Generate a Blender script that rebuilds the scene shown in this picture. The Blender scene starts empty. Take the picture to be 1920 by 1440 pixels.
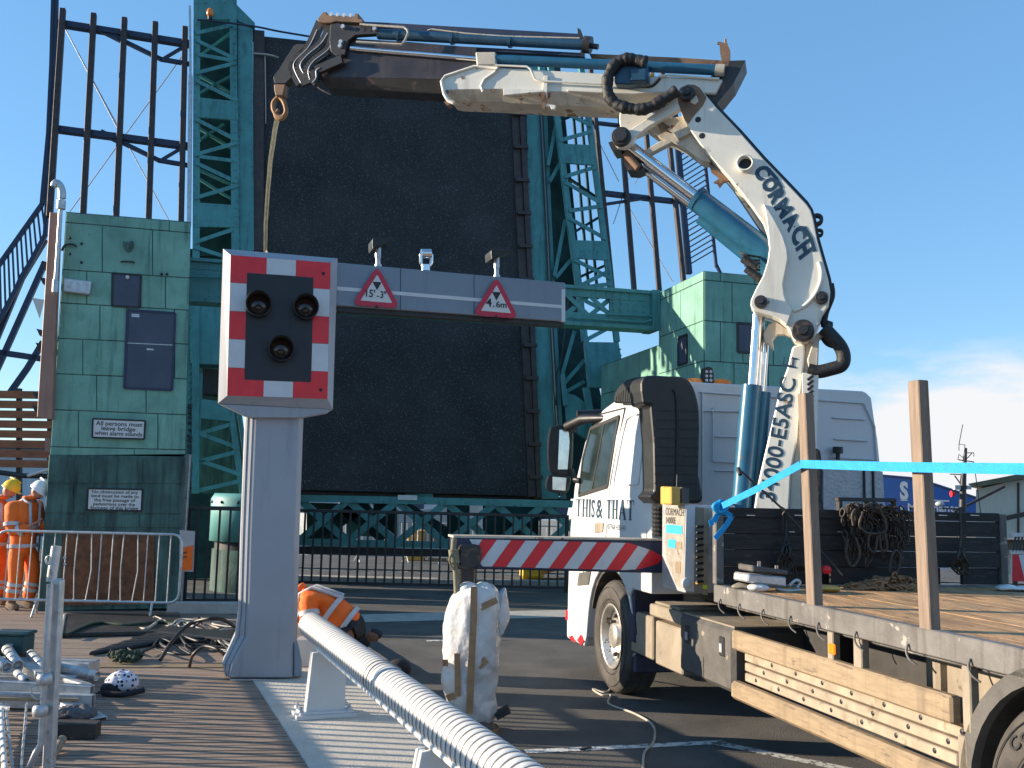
import bpy, bmesh, math, random
from mathutils import Vector as V, Matrix, Quaternion
random.seed(7)
SC = bpy.context.scene
COL = SC.collection
rad = math.radians

# ---------------------------------------------------------------- camera
FPX = 1800.0                       # focal length in pixels of the 1920 px wide photograph
PITCH, ROLL, EYE = rad(6.81), rad(1.3), 1.8
_R0 = V((1, 0, 0)); FW = V((0, math.cos(PITCH), math.sin(PITCH))); _U0 = V((0, -math.sin(PITCH), math.cos(PITCH)))
RT = _R0*math.cos(ROLL) + _U0*math.sin(ROLL)
UP = -_R0*math.sin(ROLL) + _U0*math.cos(ROLL)
CAM = V((0, 0, EYE))
cd = bpy.data.cameras.new('camera'); co = bpy.data.objects.new('camera', cd); COL.objects.link(co)
cd.sensor_width = 36; cd.lens = FPX/1920*36; cd.clip_start = 0.05; cd.clip_end = 3000
m = Matrix((RT, UP, -FW)).transposed().to_4x4(); m.translation = CAM
co.matrix_world = m
SC.camera = co

# ---------------------------------------------------------------- sky, sun, exposure
SUN_EL, SUN_A = rad(15), rad(6)                     # elevation; how far beyond "exactly left" the sun stands
S2 = V((-math.cos(SUN_A)*math.cos(SUN_EL), math.sin(SUN_A)*math.cos(SUN_EL), math.sin(SUN_EL)))
w = bpy.data.worlds.new("World"); SC.world = w; w.use_nodes = True
nt = w.node_tree; nt.nodes.clear()
def wn(t, **k):
    n = nt.nodes.new(t)
    for a, b in k.items(): setattr(n, a, b)
    return n
def wmath(op, a, b=None, clamp=False):
    n = wn('ShaderNodeMath', operation=op, use_clamp=clamp)
    for i, x in enumerate((a, b)):
        if x is None: continue
        if isinstance(x, (int, float)): n.inputs[i].default_value = x
        else: nt.links.new(x, n.inputs[i])
    return n.outputs[0]
sky = wn('ShaderNodeTexSky', sky_type='NISHITA', sun_disc=False, sun_elevation=SUN_EL,
         sun_rotation=math.atan2(S2.x, S2.y), altitude=0, air_density=1.0, dust_density=0.05, ozone_density=2.6)
tc = wn('ShaderNodeTexCoord'); sep = wn('ShaderNodeSeparateXYZ'); nt.links.new(tc.outputs['Generated'], sep.inputs[0])
mp = wn('ShaderNodeMapping'); mp.inputs['Scale'].default_value = (3.2, 3.2, 11); nt.links.new(tc.outputs['Generated'], mp.inputs[0])
nz = wn('ShaderNodeTexNoise'); nz.inputs['Scale'].default_value = 1.5; nz.inputs['Detail'].default_value = 7; nz.inputs['Roughness'].default_value = .55
nt.links.new(mp.outputs[0], nz.inputs['Vector'])
el = wmath('SUBTRACT', 0.166, sep.outputs[2]); el = wmath('MULTIPLY', el, 11.0, True)         # low banks only
az = wmath('SUBTRACT', sep.outputs[0], 0.20); az = wmath('MULTIPLY', az, 5.0, True)             # to the right of the road
cl = wmath('ADD', nz.outputs[0], wmath('MULTIPLY', wmath('MULTIPLY', el, az), 0.42)); cl = wmath('SUBTRACT', cl, 0.575); cl = wmath('MULTIPLY', cl, 6.0, True)
cl = wmath('MULTIPLY', cl, wmath('MULTIPLY', wmath('MULTIPLY', el, az), 2.5, True))
mx = wn('ShaderNodeMix', data_type='RGBA'); nt.links.new(cl, mx.inputs['Factor'])
hs = wn('ShaderNodeHueSaturation'); hs.inputs['Saturation'].default_value = 1.08; hs.inputs['Value'].default_value = 1.0; nt.links.new(sky.outputs[0], hs.inputs['Color'])
fl = wn('ShaderNodeMix', data_type='RGBA'); fl.inputs['Factor'].default_value = .55; nt.links.new(hs.outputs[0], fl.inputs['A']); fl.inputs['B'].default_value = (.55, 1.40, 2.55, 1)   # evens the sky out towards clear mid blue
nt.links.new(fl.outputs['Result'], mx.inputs['A']); mx.inputs['B'].default_value = (3.1, 3.12, 3.2, 1)
bg = wn('ShaderNodeBackground'); bg.inputs[1].default_value = 0.15; nt.links.new(mx.outputs['Result'], bg.inputs[0])
wo = wn('ShaderNodeOutputWorld'); nt.links.new(bg.outputs[0], wo.inputs[0])
ld = bpy.data.lights.new('sun', 'SUN'); ld.energy = 5.0; ld.angle = rad(0.5); ld.color = (1.0, .84, .64)
lo = bpy.data.objects.new('sun', ld); COL.objects.link(lo); lo.rotation_euler = S2.to_track_quat('Z', 'Y').to_euler()
SC.view_settings.view_transform = 'Standard'; SC.view_settings.look = 'None'
SC.view_settings.exposure = 1.0; SC.view_settings.gamma = 1.0; SC.view_settings.use_curve_mapping = False

# ---------------------------------------------------------------- helpers: rays and planes
def ray(x, y): return FW + RT*((x-960)/FPX) + UP*((720-y)/FPX)
def PY(x, y, Y):                                   # point of the view ray at depth Y
    d = ray(x, y); return CAM + d*(Y/d.y)
def G(x, y, z=0.0):                                # point of the view ray at height z
    d = ray(x, y); return CAM + d*((z-EYE)/d.z)
class Plane:
    def __init__(s, p, n): s.p = V(p); s.n = V(n).normalized()
    def __call__(s, x, y, off=0.0):
        p = s.p + s.n*off; d = ray(x, y); return CAM + d*((p-CAM).dot(s.n)/d.dot(s.n))
def yawplane(p, deg):                               # upright plane through p; its right side recedes by deg
    a = rad(deg); return Plane(p, (math.sin(a), -math.cos(a), 0))

# ---------------------------------------------------------------- helpers: materials
MATS = {}
def M(name, col, rough=.55, metal=0.0, var=.12, scale=6.0, bump=0.0, bscale=None, wear=None, streak=None, spec=.5, speck=None, stretch=(1, 1, 1), coat=0.0):
    """procedural material: base colour with mottling, optional worn patches (colour, amount, scale), vertical dirt streaks (colour, amount), specks"""
    mt = bpy.data.materials.new(name); mt.use_nodes = True
    t = mt.node_tree; nd = t.nodes; b = nd['Principled BSDF']
    b.inputs['Roughness'].default_value = rough; b.inputs['Metallic'].default_value = metal
    b.inputs['Specular IOR Level'].default_value = spec; b.inputs['Coat Weight'].default_value = coat
    tcn = nd.new('ShaderNodeTexCoord'); mpn = nd.new('ShaderNodeMapping'); mpn.inputs['Scale'].default_value = stretch
    t.links.new(tcn.outputs['Object'], mpn.inputs[0])
    def noise(s, det=5, vec=None, r=.55):
        n = nd.new('ShaderNodeTexNoise'); n.inputs['Scale'].default_value = s; n.inputs['Detail'].default_value = det; n.inputs['Roughness'].default_value = r
        t.links.new(vec or mpn.outputs[0], n.inputs['Vector']); return n.outputs[0]
    def ramp(f, a, bb):
        n = nd.new('ShaderNodeMapRange'); n.inputs['From Min'].default_value = a; n.inputs['From Max'].default_value = bb; t.links.new(f, n.inputs[0]); return n.outputs[0]
    def mix(f, A, B):
        n = nd.new('ShaderNodeMix'); n.data_type = 'RGBA'
        t.links.new(f, n.inputs['Factor'])
        for k, c in (('A', A), ('B', B)):
            if isinstance(c, tuple): n.inputs[k].default_value = (*c, 1)
            else: t.links.new(c, n.inputs[k])
        return n.outputs['Result']
    lo_ = tuple(max(0, c*(1-var)) for c in col); hi = tuple(min(1, c*(1+var)) for c in col)
    c = mix(ramp(noise(scale), .3, .7), lo_, hi)
    if speck:
        sc, amt, ss = speck; c = mix(ramp(noise(ss, 2), 1-amt-.04, 1-amt+.04), c, sc)
    if streak:
        sm = nd.new('ShaderNodeMapping'); sm.inputs['Scale'].default_value = (9, 9, .7); t.links.new(tcn.outputs['Object'], sm.inputs[0])
        f = ramp(noise(1.0, 6, sm.outputs[0], .65), .62-streak[1]*.35, .80-streak[1]*.2); c = mix(f, c, streak[0])
    if wear:
        f = ramp(noise(wear[2], 8, None, .68), .74-wear[1]*.5, .77-wear[1]*.5); c = mix(f, c, wear[0])
    t.links.new(c, b.inputs['Base Color'])
    rr = nd.new('ShaderNodeMapRange'); rr.inputs['To Min'].default_value = max(.03, rough-.1); rr.inputs['To Max'].default_value = min(1, rough+.12)
    t.links.new(noise(scale*2.3), rr.inputs[0]); t.links.new(rr.outputs[0], b.inputs['Roughness'])
    if bump:
        bn = nd.new('ShaderNodeBump'); bn.inputs['Strength'].default_value = bump; bn.inputs['Distance'].default_value = .02
        t.links.new(noise(bscale or scale*4, 6), bn.inputs['Height']); t.links.new(bn.outputs[0], b.inputs['Normal'])
    MATS[name] = mt; return mt
RUST = (.16, .065, .03)
M('asphalt', (.115, .110, .105), .9, var=.25, scale=1.6, bump=.9, bscale=90, speck=((.16, .15, .14), .34, 160), spec=.3)
M('asphalt_far', (.06, .06, .062), .9, var=.2, scale=.6, bump=.4, bscale=60, spec=.3)
M('deck_surface', (.036, .036, .038), .85, var=.3, scale=.9, bump=.8, bscale=70, speck=((.13, .13, .14), .36, 38), spec=.35, streak=((.045, .045, .05), .15))
M('road_paint', (.62, .62, .60), .7, var=.12, scale=9, wear=((.12, .12, .12), .42, 16), bump=.3, bscale=90)
M('concrete', (.42, .40, .37), .85, var=.14, scale=5, bump=.5, bscale=80, speck=((.25, .24, .22), .33, 120))
M('concrete_pale', (.58, .53, .46), .8, var=.12, scale=4, bump=.4, bscale=70, speck=((.33, .3, .27), .35, 90))
M('timber_deck', (.27, .20, .155), .7, var=.35, scale=3, bump=.4, bscale=26, stretch=(.6, 8, 8), wear=((.34, .24, .16), .28, 5))
M('timber_fence', (.30, .105, .042), .6, var=.35, scale=2, bump=.3, stretch=(1, 1, 8))
M('verdigris', (.19, .38, .305), .7, var=.22, scale=2.2, bump=.25, bscale=30, streak=((.07, .18, .14), .26), wear=((.17, .36, .28), .34, 3), spec=.3)
M('verdigris_dirty_shaded', (.075, .145, .125), .75, var=.35, scale=2.5, bump=.3, bscale=24, streak=((.03, .045, .045), .55), spec=.3)
M('teal', (.075, .255, .255), .5, var=.16, scale=3, bump=.15, bscale=22, streak=((.035, .12, .12), .3), wear=((.10, .05, .03), .16, 7), spec=.4)
M('teal_pale', (.11, .34, .34), .55, var=.1, scale=4, streak=((.12, .28, .26), .25))
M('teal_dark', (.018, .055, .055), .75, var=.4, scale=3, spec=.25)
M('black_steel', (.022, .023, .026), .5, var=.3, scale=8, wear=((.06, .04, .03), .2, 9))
M('brown_steel', (.045, .032, .03), .6, var=.35, scale=6, wear=((.09, .045, .03), .3, 8))
M('navy_steel', (.02, .03, .07), .45, var=.2, scale=8)
M('grey_paint', (.325, .34, .38), .42, var=.05, scale=3, streak=((.22, .24, .28), .18), bump=.05, bscale=120)
M('beam_grey', (.20, .25, .31), .5, var=.06, scale=3, streak=((.15, .19, .235), .18))
M('white_paint', (.62, .62, .61), .4, var=.05, scale=6)
M('signal_red', (.74, .018, .03), .35, var=.08, scale=10)
M('signal_white', (.60, .61, .63), .4, var=.05, scale=10)
M('signal_face', (.012, .014, .022), .45, var=.2, scale=10)
M('black_plastic', (.013, .014, .016), .45, var=.3, scale=10)
M('lamp_glass', (.03, .012, .01), .12, var=.3, scale=10, spec=.7)
M('lamp_bulb', (.06, .03, .02), .2, var=.3, scale=10)
M('sign_white', (.64, .64, .63), .4, var=.05, scale=10, streak=((.55, .55, .52), .12))
M('sign_border', (.52, .015, .05), .38, var=.08, scale=10)
M('ink', (.012, .012, .018), .5, var=.2)
M('blue_ink', (.02, .055, .095), .4, var=.15)
M('crane_white', (.74, .71, .63), .38, var=.07, scale=3.5, streak=((.5, .46, .38), .2), wear=((.22, .13, .07), .18, 6), bump=.05, bscale=30)
M('crane_dirty', (.55, .49, .40), .5, var=.18, scale=5, wear=((.24, .13, .06), .27, 5), streak=((.3, .24, .17), .3), bump=.1, bscale=30)
M('crane_rust', (.22, .125, .07), .6, var=.3, scale=7, wear=((.10, .045, .025), .36, 9))
M('crane_black', (.028, .026, .028), .45, var=.35, scale=5, wear=((.10, .06, .045), .28, 6))
M('crane_inner', (.042, .034, .040), .38, var=.3, scale=4, wear=((.10, .06, .045), .24, 9), streak=((.08, .06, .05), .2))
M('crane_blue', (.019, .115, .205), .3, var=.15, scale=5, streak=((.012, .06, .11), .25), wear=((.12, .09, .07), .15, 9))
M('crane_blue_dark', (.02, .075, .135), .35, var=.2, scale=5, streak=((.01, .03, .05), .3))
M('chrome', (.72, .72, .74), .13, 1.0, var=.06, scale=8)
M('rubber', (.016, .016, .017), .6, var=.35, scale=18, bump=.4, bscale=40)
M('tyre', (.075, .068, .062), .8, var=.3, scale=9, bump=.2, bscale=50, spec=.3)
M('tyre_mark', (.02, .019, .018), .7, var=.2)
M('rim', (.62, .58, .52), .32, .75, var=.15, scale=8, wear=((.15, .12, .09), .3, 12))
M('truck_white', (.60, .61, .625), .32, var=.03, scale=2, coat=.15, streak=((.62, .62, .6), .1))
M('truck_grey', (.085, .08, .074), .65, var=.3, scale=6, wear=((.30, .25, .19), .22, 7), bump=.2, bscale=30)
M('bed_rail', (.135, .128, .122), .6, var=.3, scale=5, wear=((.33, .30, .27), .25, 9), streak=((.06, .05, .045), .3), bump=.2, bscale=30)
M('chassis', (.03, .028, .027), .7, var=.4, scale=6, wear=((.12, .09, .06), .25, 6))
M('dusty_panel', (.27, .225, .17), .7, var=.2, scale=5, streak=((.22, .18, .14), .35), wear=((.14, .11, .08), .2, 7), bump=.15, bscale=20)
M('guard_timber', (.29, .215, .135), .55, var=.18, scale=6, stretch=(1, 1, 9), streak=((.19, .14, .09), .32), wear=((.15, .11, .075), .28, 5))
M('aluminium', (.40, .33, .25), .5, .35, var=.2, scale=7, wear=((.30, .24, .17), .32, 9))
M('galvanised', (.52, .53, .54), .42, .55, var=.2, scale=14, wear=((.40, .38, .36), .3, 10))
M('bed_timber', (.42, .24, .11), .75, var=.45, scale=2.2, bump=.4, bscale=20, stretch=(6, .8, 6), wear=((.36, .25, .14), .34, 3), streak=((.09, .05, .03), .2))
M('black_timber', (.022, .020, .020), .75, var=.4, scale=4, bump=.35, bscale=24, stretch=(1, 1, 7), wear=((.05, .045, .04), .3, 5))
M('stake_timber', (.22, .16, .12), .7, var=.25, scale=5, bump=.2, stretch=(7, 7, .7), wear=((.16, .10, .07), .22, 5))
M('strap_blue', (.0, .29, .62), .6, var=.12, scale=20, bump=.4, bscale=130)
M('webbing', (.22, .20, .13), .85, var=.25, scale=20, bump=.4, bscale=90)
M('chain_rust', (.30, .16, .08), .65, .3, var=.4, scale=14, wear=((.30, .17, .08), .34, 10))
M('chain_dark', (.055, .042, .033), .6, .3, var=.4, scale=14)
M('orange', (.95, .16, .015), .75, var=.12, scale=9, bump=.7, bscale=11)
M('reflective', (.50, .51, .53), .35, var=.1, scale=12, bump=.3, bscale=14)
M('dark_cloth', (.016, .016, .022), .85, var=.3, scale=9, bump=.6, bscale=13)
M('skin', (.45, .22, .15), .55, var=.1, scale=9)
M('hair', (.05, .035, .025), .8, var=.3, scale=30)
M('helmet_white', (.78, .78, .78), .3, var=.03)
M('helmet_yellow', (.80, .55, .02), .3, var=.04)
M('boot', (.18, .10, .055), .75, var=.3, scale=14)
M('wrap', (.62, .60, .585), .22, var=.10, scale=5, bump=.55, bscale=15, spec=.7)
M('parcel_tape', (.33, .19, .095), .3, var=.2, scale=9, bump=.3, bscale=30)
M('amber', (.85, .22, .01), .25, var=.15, scale=10, spec=.7)
M('yellow_plastic', (.75, .50, .03), .4, var=.1)
M('ochre_box', (.58, .34, .07), .5, var=.1)
M('lime_tape', (.62, .75, .05), .5, var=.1)
M('label_blue', (.03, .40, .72), .5, var=.25, scale=40)
M('teal_crate', (.02, .075, .085), .5, var=.2)
M('slate_door', (.052, .065, .10), .45, var=.15, scale=3, streak=((.085, .10, .14), .15))
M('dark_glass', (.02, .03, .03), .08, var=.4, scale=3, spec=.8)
M('copper_panel', (.34, .185, .135), .55, var=.12, scale=3, streak=((.24, .12, .085), .25))
M('building_blue', (.015, .10, .34), .5, var=.08, scale=2)
M('shed_cream', (.60, .54, .45), .8, var=.12, scale=3, stretch=(10, 10, .5))
M('shed_roof', (.16, .135, .085), .8, var=.2, scale=3)
M('corrugated', (.55, .58, .62), .5, var=.1, scale=2, stretch=(9, 9, .4))
M('seam_shadow_grey', (.10, .10, .105), .6, var=.2)
M('cable', (.018, .018, .02), .5, var=.3)
M('cable_pale', (.42, .38, .32), .6, var=.2)
M('green_net', (.022, .045, .028), .8, var=.4, scale=30)
M('black_sheet', (.022, .024, .026), .45, var=.4, scale=7, bump=.4, bscale=9)
M('cement_bag', (.12, .115, .12), .8, var=.3, scale=10)
M('water', (.03, .06, .07), .1, var=.2, scale=2, bump=.4, bscale=3)
M('quay', (.25, .22, .19), .85, var=.25, scale=2, bump=.3)
M('rust', RUST, .8, var=.4, scale=10)
M('orange_board', (.52, .22, .05), .6, var=.2, scale=4)
M('boat_white', (.42, .45, .46), .4, var=.06)
M('clear_acrylic', (.45, .42, .42), .15, var=.1)
# polka-dot cloth
mt = M('polka', (.62, .62, .68), .8, var=.08, scale=8); t = mt.node_tree
vo = t.nodes.new('ShaderNodeTexVoronoi'); vo.inputs['Scale'].default_value = 26; vo.inputs['Randomness'].default_value = .25
tcn = t.nodes.new('ShaderNodeTexCoord'); t.links.new(tcn.outputs['Object'], vo.inputs['Vector'])
mr = t.nodes.new('ShaderNodeMapRange'); mr.inputs['From Min'].default_value = .30; mr.inputs['From Max'].default_value = .36; t.links.new(vo.outputs['Distance'], mr.inputs[0])
mxn = t.nodes.new('ShaderNodeMix'); mxn.data_type = 'RGBA'; t.links.new(mr.outputs[0], mxn.inputs['Factor'])
mxn.inputs['A'].default_value = (.02, .02, .05, 1); mxn.inputs['B'].default_value = (.62, .62, .70, 1); t.links.new(mxn.outputs['Result'], t.nodes['Principled BSDF'].inputs['Base Color'])
# chequer tread plate: a diamond pattern in the relief
mt = M('tread_plate', (.60, .55, .47), .38, .7, var=.15, scale=9, wear=((.36, .29, .2), .25, 9)); t = mt.node_tree
tcn = t.nodes.new('ShaderNodeTexCoord'); mpn = t.nodes.new('ShaderNodeMapping'); mpn.inputs['Rotation'].default_value = (rad(45), rad(45), rad(45)); t.links.new(tcn.outputs['Object'], mpn.inputs[0])
ck = t.nodes.new('ShaderNodeTexChecker'); ck.inputs['Scale'].default_value = 70; t.links.new(mpn.outputs[0], ck.inputs[0])
bn = t.nodes.new('ShaderNodeBump'); bn.inputs['Strength'].default_value = .5; bn.inputs['Distance'].default_value = .004
t.links.new(ck.outputs['Fac'], bn.inputs['Height']); t.links.new(bn.outputs[0], t.nodes['Principled BSDF'].inputs['Normal'])
# bubble foil on the cab back: hammered relief
mt = M('hammered', (.42, .42, .43), .45, .3, var=.1, scale=9); t = mt.node_tree
vo = t.nodes.new('ShaderNodeTexVoronoi'); vo.inputs['Scale'].default_value = 30; tcn = t.nodes.new('ShaderNodeTexCoord'); t.links.new(tcn.outputs['Object'], vo.inputs['Vector'])
bn = t.nodes.new('ShaderNodeBump'); bn.inputs['Strength'].default_value = .5; bn.inputs['Distance'].default_value = .006
t.links.new(vo.outputs['Distance'], bn.inputs['Height']); t.links.new(bn.outputs[0], t.nodes['Principled BSDF'].inputs['Normal'])

# ---------------------------------------------------------------- helpers: meshes and things
def wloc(o):
    p = V((0, 0, 0))
    while o: p = p + o.location; o = o.parent
    return p
class MB:
    def __init__(s): s.v = []; s.f = []; s.mi = []; s.sm = []
    def add(s, vs, fs, mi=0, smooth=False):
        k = len(s.v); s.v += [V(p) for p in vs]
        for f in fs: s.f.append([i+k for i in f]); s.mi.append(mi); s.sm.append(smooth)
        return s
    def hexa(s, p, mi=0):                           # p: 4 near corners + 4 far corners, same order
        return s.add(p, [(0, 1, 2, 3), (7, 6, 5, 4), (0, 4, 5, 1), (1, 5, 6, 2), (2, 6, 7, 3), (3, 7, 4, 0)], mi)
    def box(s, c, ax, ay, az, mi=0):                # centre and half axes
        c, ax, ay, az = V(c), V(ax), V(ay), V(az)
        return s.hexa([c-ax-ay-az, c+ax-ay-az, c+ax+ay-az, c-ax+ay-az, c-ax-ay+az, c+ax-ay+az, c+ax+ay+az, c-ax+ay+az], mi)
    def prism(s, pts, vec, mi=0, taper=None):      # polygon swept along vec
        n = len(pts); vec = V(vec); a = [V(p) for p in pts]
        b = [p+vec for p in a] if taper is None else taper
        return s.add(a+b, [list(range(n)), list(range(2*n-1, n-1, -1))] + [(i, i+n, (i+1) % n+n, (i+1) % n) for i in range(n)], mi)
    def strut(s, A, B, w, dep, n, mi=0):            # flat bar; n = facing side, dep goes away from it
        A, B, n = V(A), V(B), V(n).normalized(); u = (B-A); u.normalize(); q = n.cross(u).normalized()*(w/2)
        return s.hexa([A-q, B-q, B+q, A+q, A-q-n*dep, B-q-n*dep, B+q-n*dep, A+q-n*dep], mi)
    def angle(s, A, B, w, n, t=.012, dep=None):     # L section: flange facing n plus a leg going back
        A, B, n = V(A), V(B), V(n).normalized(); u = (B-A).normalized(); q = n.cross(u).normalized()
        s.strut(A, B, w, t, n); o = q*(w/2-t/2)-n*t
        return s.strut(A+o, B+o, t, (dep or w), n)
    def tube(s, pts, r, seg=10, mi=0, cap=True, smooth=True):
        pts = [V(p) for p in pts]; n = len(pts); rs = r if isinstance(r, (list, tuple)) else [r]*n
        T = [(pts[min(i+1, n-1)]-pts[max(i-1, 0)]).normalized() for i in range(n)]
        a = T[0].orthogonal().normalized(); vs = []; fs = []
        for i in range(n):
            if i: a = (a - T[i]*a.dot(T[i])); a = a.normalized() if a.length > 1e-6 else T[i].orthogonal().normalized()
            b = T[i].cross(a)
            vs += [pts[i]+(a*math.cos(2*math.pi*k/seg)+b*math.sin(2*math.pi*k/seg))*rs[i] for k in range(seg)]
        for i in range(n-1): fs += [(i*seg+k, i*seg+(k+1) % seg, (i+1)*seg+(k+1) % seg, (i+1)*seg+k) for k in range(seg)]
        s.add(vs, fs, mi, smooth)
        if cap: s.add(vs[:seg], [list(range(seg))[::-1]], mi); s.add(vs[-seg:], [list(range(seg))], mi)
        return s
    def cyl(s, A, B, r, seg=20, mi=0, r2=None): return s.tube([A, B], [r, r if r2 is None else r2], seg, mi)
    def ring(s, c, ax, prof, seg=32, mi=0, closed=False, smooth=True):   # lathe: prof = (along, radius) round axis ax at c
        c, ax = V(c), V(ax).normalized(); a = ax.orthogonal().normalized(); b = ax.cross(a); n = len(prof); vs = []
        for h, r in prof: vs += [c+ax*h+(a*math.cos(2*math.pi*k/seg)+b*math.sin(2*math.pi*k/seg))*r for k in range(seg)]
        fs = []
        for i in range(n-1 + (1 if closed else 0)):
            j = (i+1) % n; fs += [(i*seg+k, i*seg+(k+1) % seg, j*seg+(k+1) % seg, j*seg+k) for k in range(seg)]
        return s.add(vs, fs, mi, smooth)
    def ball(s, c, r, mi=0, seg=8, rings=6, sc=(1, 1, 1)):
        vs = []; fs = []
        for i in range(rings+1):
            th = math.pi*i/rings
            for k in range(seg):
                ph = 2*math.pi*k/seg; vs.append(V(c)+V((math.sin(th)*math.cos(ph)*r*sc[0], math.sin(th)*math.sin(ph)*r*sc[1], math.cos(th)*r*sc[2])))
        for i in range(rings): fs += [(i*seg+k, (i+1)*seg+k, (i+1)*seg+(k+1) % seg, i*seg+(k+1) % seg) for k in range(seg)]
        return s.add(vs, fs, mi, True)
    def rivets(s, A, B, n, step=.14, r=.016, mi=0):
        A, B, n = V(A), V(B), V(n).normalized(); L = (B-A).length; k = max(1, int(L/step)); u = n.orthogonal().normalized(); q = n.cross(u)
        for i in range(k+1):
            c = A.lerp(B, i/k)
            rr = [c+(u*math.cos(j*math.pi/3)+q*math.sin(j*math.pi/3))*r for j in range(6)]
            s.add(rr+[c+n*r*.8], [(j, (j+1) % 6, 6) for j in range(6)], mi, True)
        return s
    def pieces(s):
        """far apart pieces of this mesh: groups of loose islands"""
        n = len(s.v); par = list(range(n))
        def find(i):
            while par[i] != i: par[i] = par[par[i]]; i = par[i]
            return i
        for f in s.f:
            a = find(f[0])
            for j in f[1:]: par[find(j)] = a
        roots = {}
        for i in range(n): roots.setdefault(find(i), []).append(i)
        isl = list(roots.values())
        if not 2 <= len(isl) <= 420: return None
        bx = []
        for q in isl:
            c = [[s.v[i][k] for i in q] for k in range(3)]; lo = [min(x) for x in c]; hi = [max(x) for x in c]; bx.append((lo, hi, max(h-l for h, l in zip(hi, lo))))
        pp = list(range(len(isl)))
        def f2(i):
            while pp[i] != i: pp[i] = pp[pp[i]]; i = pp[i]
            return i
        for i in range(len(isl)):
            for j in range(i):
                g = sum(max(0, bx[i][0][k]-bx[j][1][k], bx[j][0][k]-bx[i][1][k])**2 for k in range(3))**.5
                if g <= max(.02, .5*max(bx[i][2], bx[j][2])): pp[f2(i)] = f2(j)
        grp = {}
        for i, q in enumerate(isl): grp.setdefault(f2(i), []).extend(q)
        return list(grp.values()) if 2 <= len(grp) <= 60 else None
    WHOLE = {'lettering', 'seam_shadow', 'reflective_band', 'sidewall_marking', 'tread', 'scrape', 'print', 'fixings', 'face_detail'}
    def build(s, name, mats, parent=None, **k):
        pc = s.pieces() if parent is not None and name not in s.WHOLE else None
        if not pc: return s.build1(name, mats, parent, **k)
        of = {}; subs = []
        for i, q in enumerate(pc):
            for v_ in q: of[v_] = i
            subs.append(MB())
        remap = {}
        for i, q in enumerate(pc):
            for v_ in sorted(q): remap[v_] = len(subs[i].v); subs[i].v.append(s.v[v_])
        for f, mi, sm in zip(s.f, s.mi, s.sm):
            b_ = subs[of[f[0]]]; b_.f.append([remap[v_] for v_ in f]); b_.mi.append(mi); b_.sm.append(sm)
        return [b_.build1(name, mats, parent, **k) for b_ in subs][0]
    def build1(s, name, mats, parent=None, bev=0, loc=None, seg=1, label=None, sub=0):
        me = bpy.data.meshes.new(name); o = bpy.data.objects.new(name, me); COL.objects.link(o)
        if parent is not None:
            base = wloc(parent); o.parent = parent
        else:
            if loc is None:
                xs = [p.x for p in s.v]; ys = [p.y for p in s.v]; loc = V(((min(xs)+max(xs))/2, (min(ys)+max(ys))/2, min(p.z for p in s.v)))
            base = V(loc); o.location = base
        me.from_pydata([p-base for p in s.v], [], s.f)
        for mm in (mats if isinstance(mats, (list, tuple)) else [mats]): me.materials.append(MATS[mm] if isinstance(mm, str) else mm)
        me.polygons.foreach_set('material_index', s.mi); me.polygons.foreach_set('use_smooth', s.sm)
        bm = bmesh.new(); bm.from_mesh(me); bmesh.ops.recalc_face_normals(bm, faces=bm.faces); bm.to_mesh(me); bm.free(); me.update()
        if bev:
            mo = o.modifiers.new('bevel', 'BEVEL'); mo.width = bev; mo.segments = seg; mo.limit_method = 'ANGLE'; mo.angle_limit = rad(40)
        if sub:
            mo = o.modifiers.new('subdivision', 'SUBSURF'); mo.levels = sub; mo.render_levels = sub
        if label: o['label'] = label
        return o
def tag(o, label, cat, group=None):
    o['label'] = label; o['category'] = cat
    if group: o['group'] = group
    return o
def struct(o, kind='structure'):
    o['kind'] = kind; return o
def thing(name, label, cat, loc, group=None):
    o = bpy.data.objects.new(name, None); COL.objects.link(o); o.location = V(loc); o.empty_display_size = .2
    return tag(o, label, cat, group)
def copy_tree(o, parent=None, loc=None):
    c = o.copy(); COL.objects.link(c)
    if parent: c.parent = parent
    if loc is not None: c.location = loc
    for ch in list(o.children): copy_tree(ch, c)
    return c
def smooth_path(pts, n=6):                          # Catmull-Rom through points
    pts = [V(p) for p in pts]; P = [pts[0]]+pts+[pts[-1]]; out = []
    for i in range(1, len(P)-2):
        p0, p1, p2, p3 = P[i-1], P[i], P[i+1], P[i+2]
        for k in range(n):
            t = k/n; out.append(.5*((2*p1)+(p2-p0)*t+(2*p0-5*p1+4*p2-p3)*t*t+(3*p1-p0-3*p2+p3)*t**3))
    return out+[pts[-1]]
def arc2(pts, n=5): return [(p.x, p.y) for p in smooth_path([V((a, b, 0)) for a, b in pts], n)]
_tc = {}
def glyphs(body, bold=0.0, spacing=1.0, align='LEFT'):
    k = (body, bold, spacing, align)
    if k not in _tc:
        cu = bpy.data.curves.new('lettering', 'FONT'); cu.body = body; cu.offset = bold; cu.space_character = spacing; cu.align_x = align; cu.resolution_u = 3
        ob = bpy.data.objects.new('lettering', cu); COL.objects.link(ob)
        dg = bpy.context.evaluated_depsgraph_get(); me = bpy.data.meshes.new_from_object(ob.evaluated_get(dg))
        _tc[k] = ([tuple(v.co) for v in me.vertices], [tuple(p.vertices) for p in me.polygons])
        bpy.data.objects.remove(ob); bpy.data.curves.remove(cu); bpy.data.meshes.remove(me)
    return _tc[k]
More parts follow.
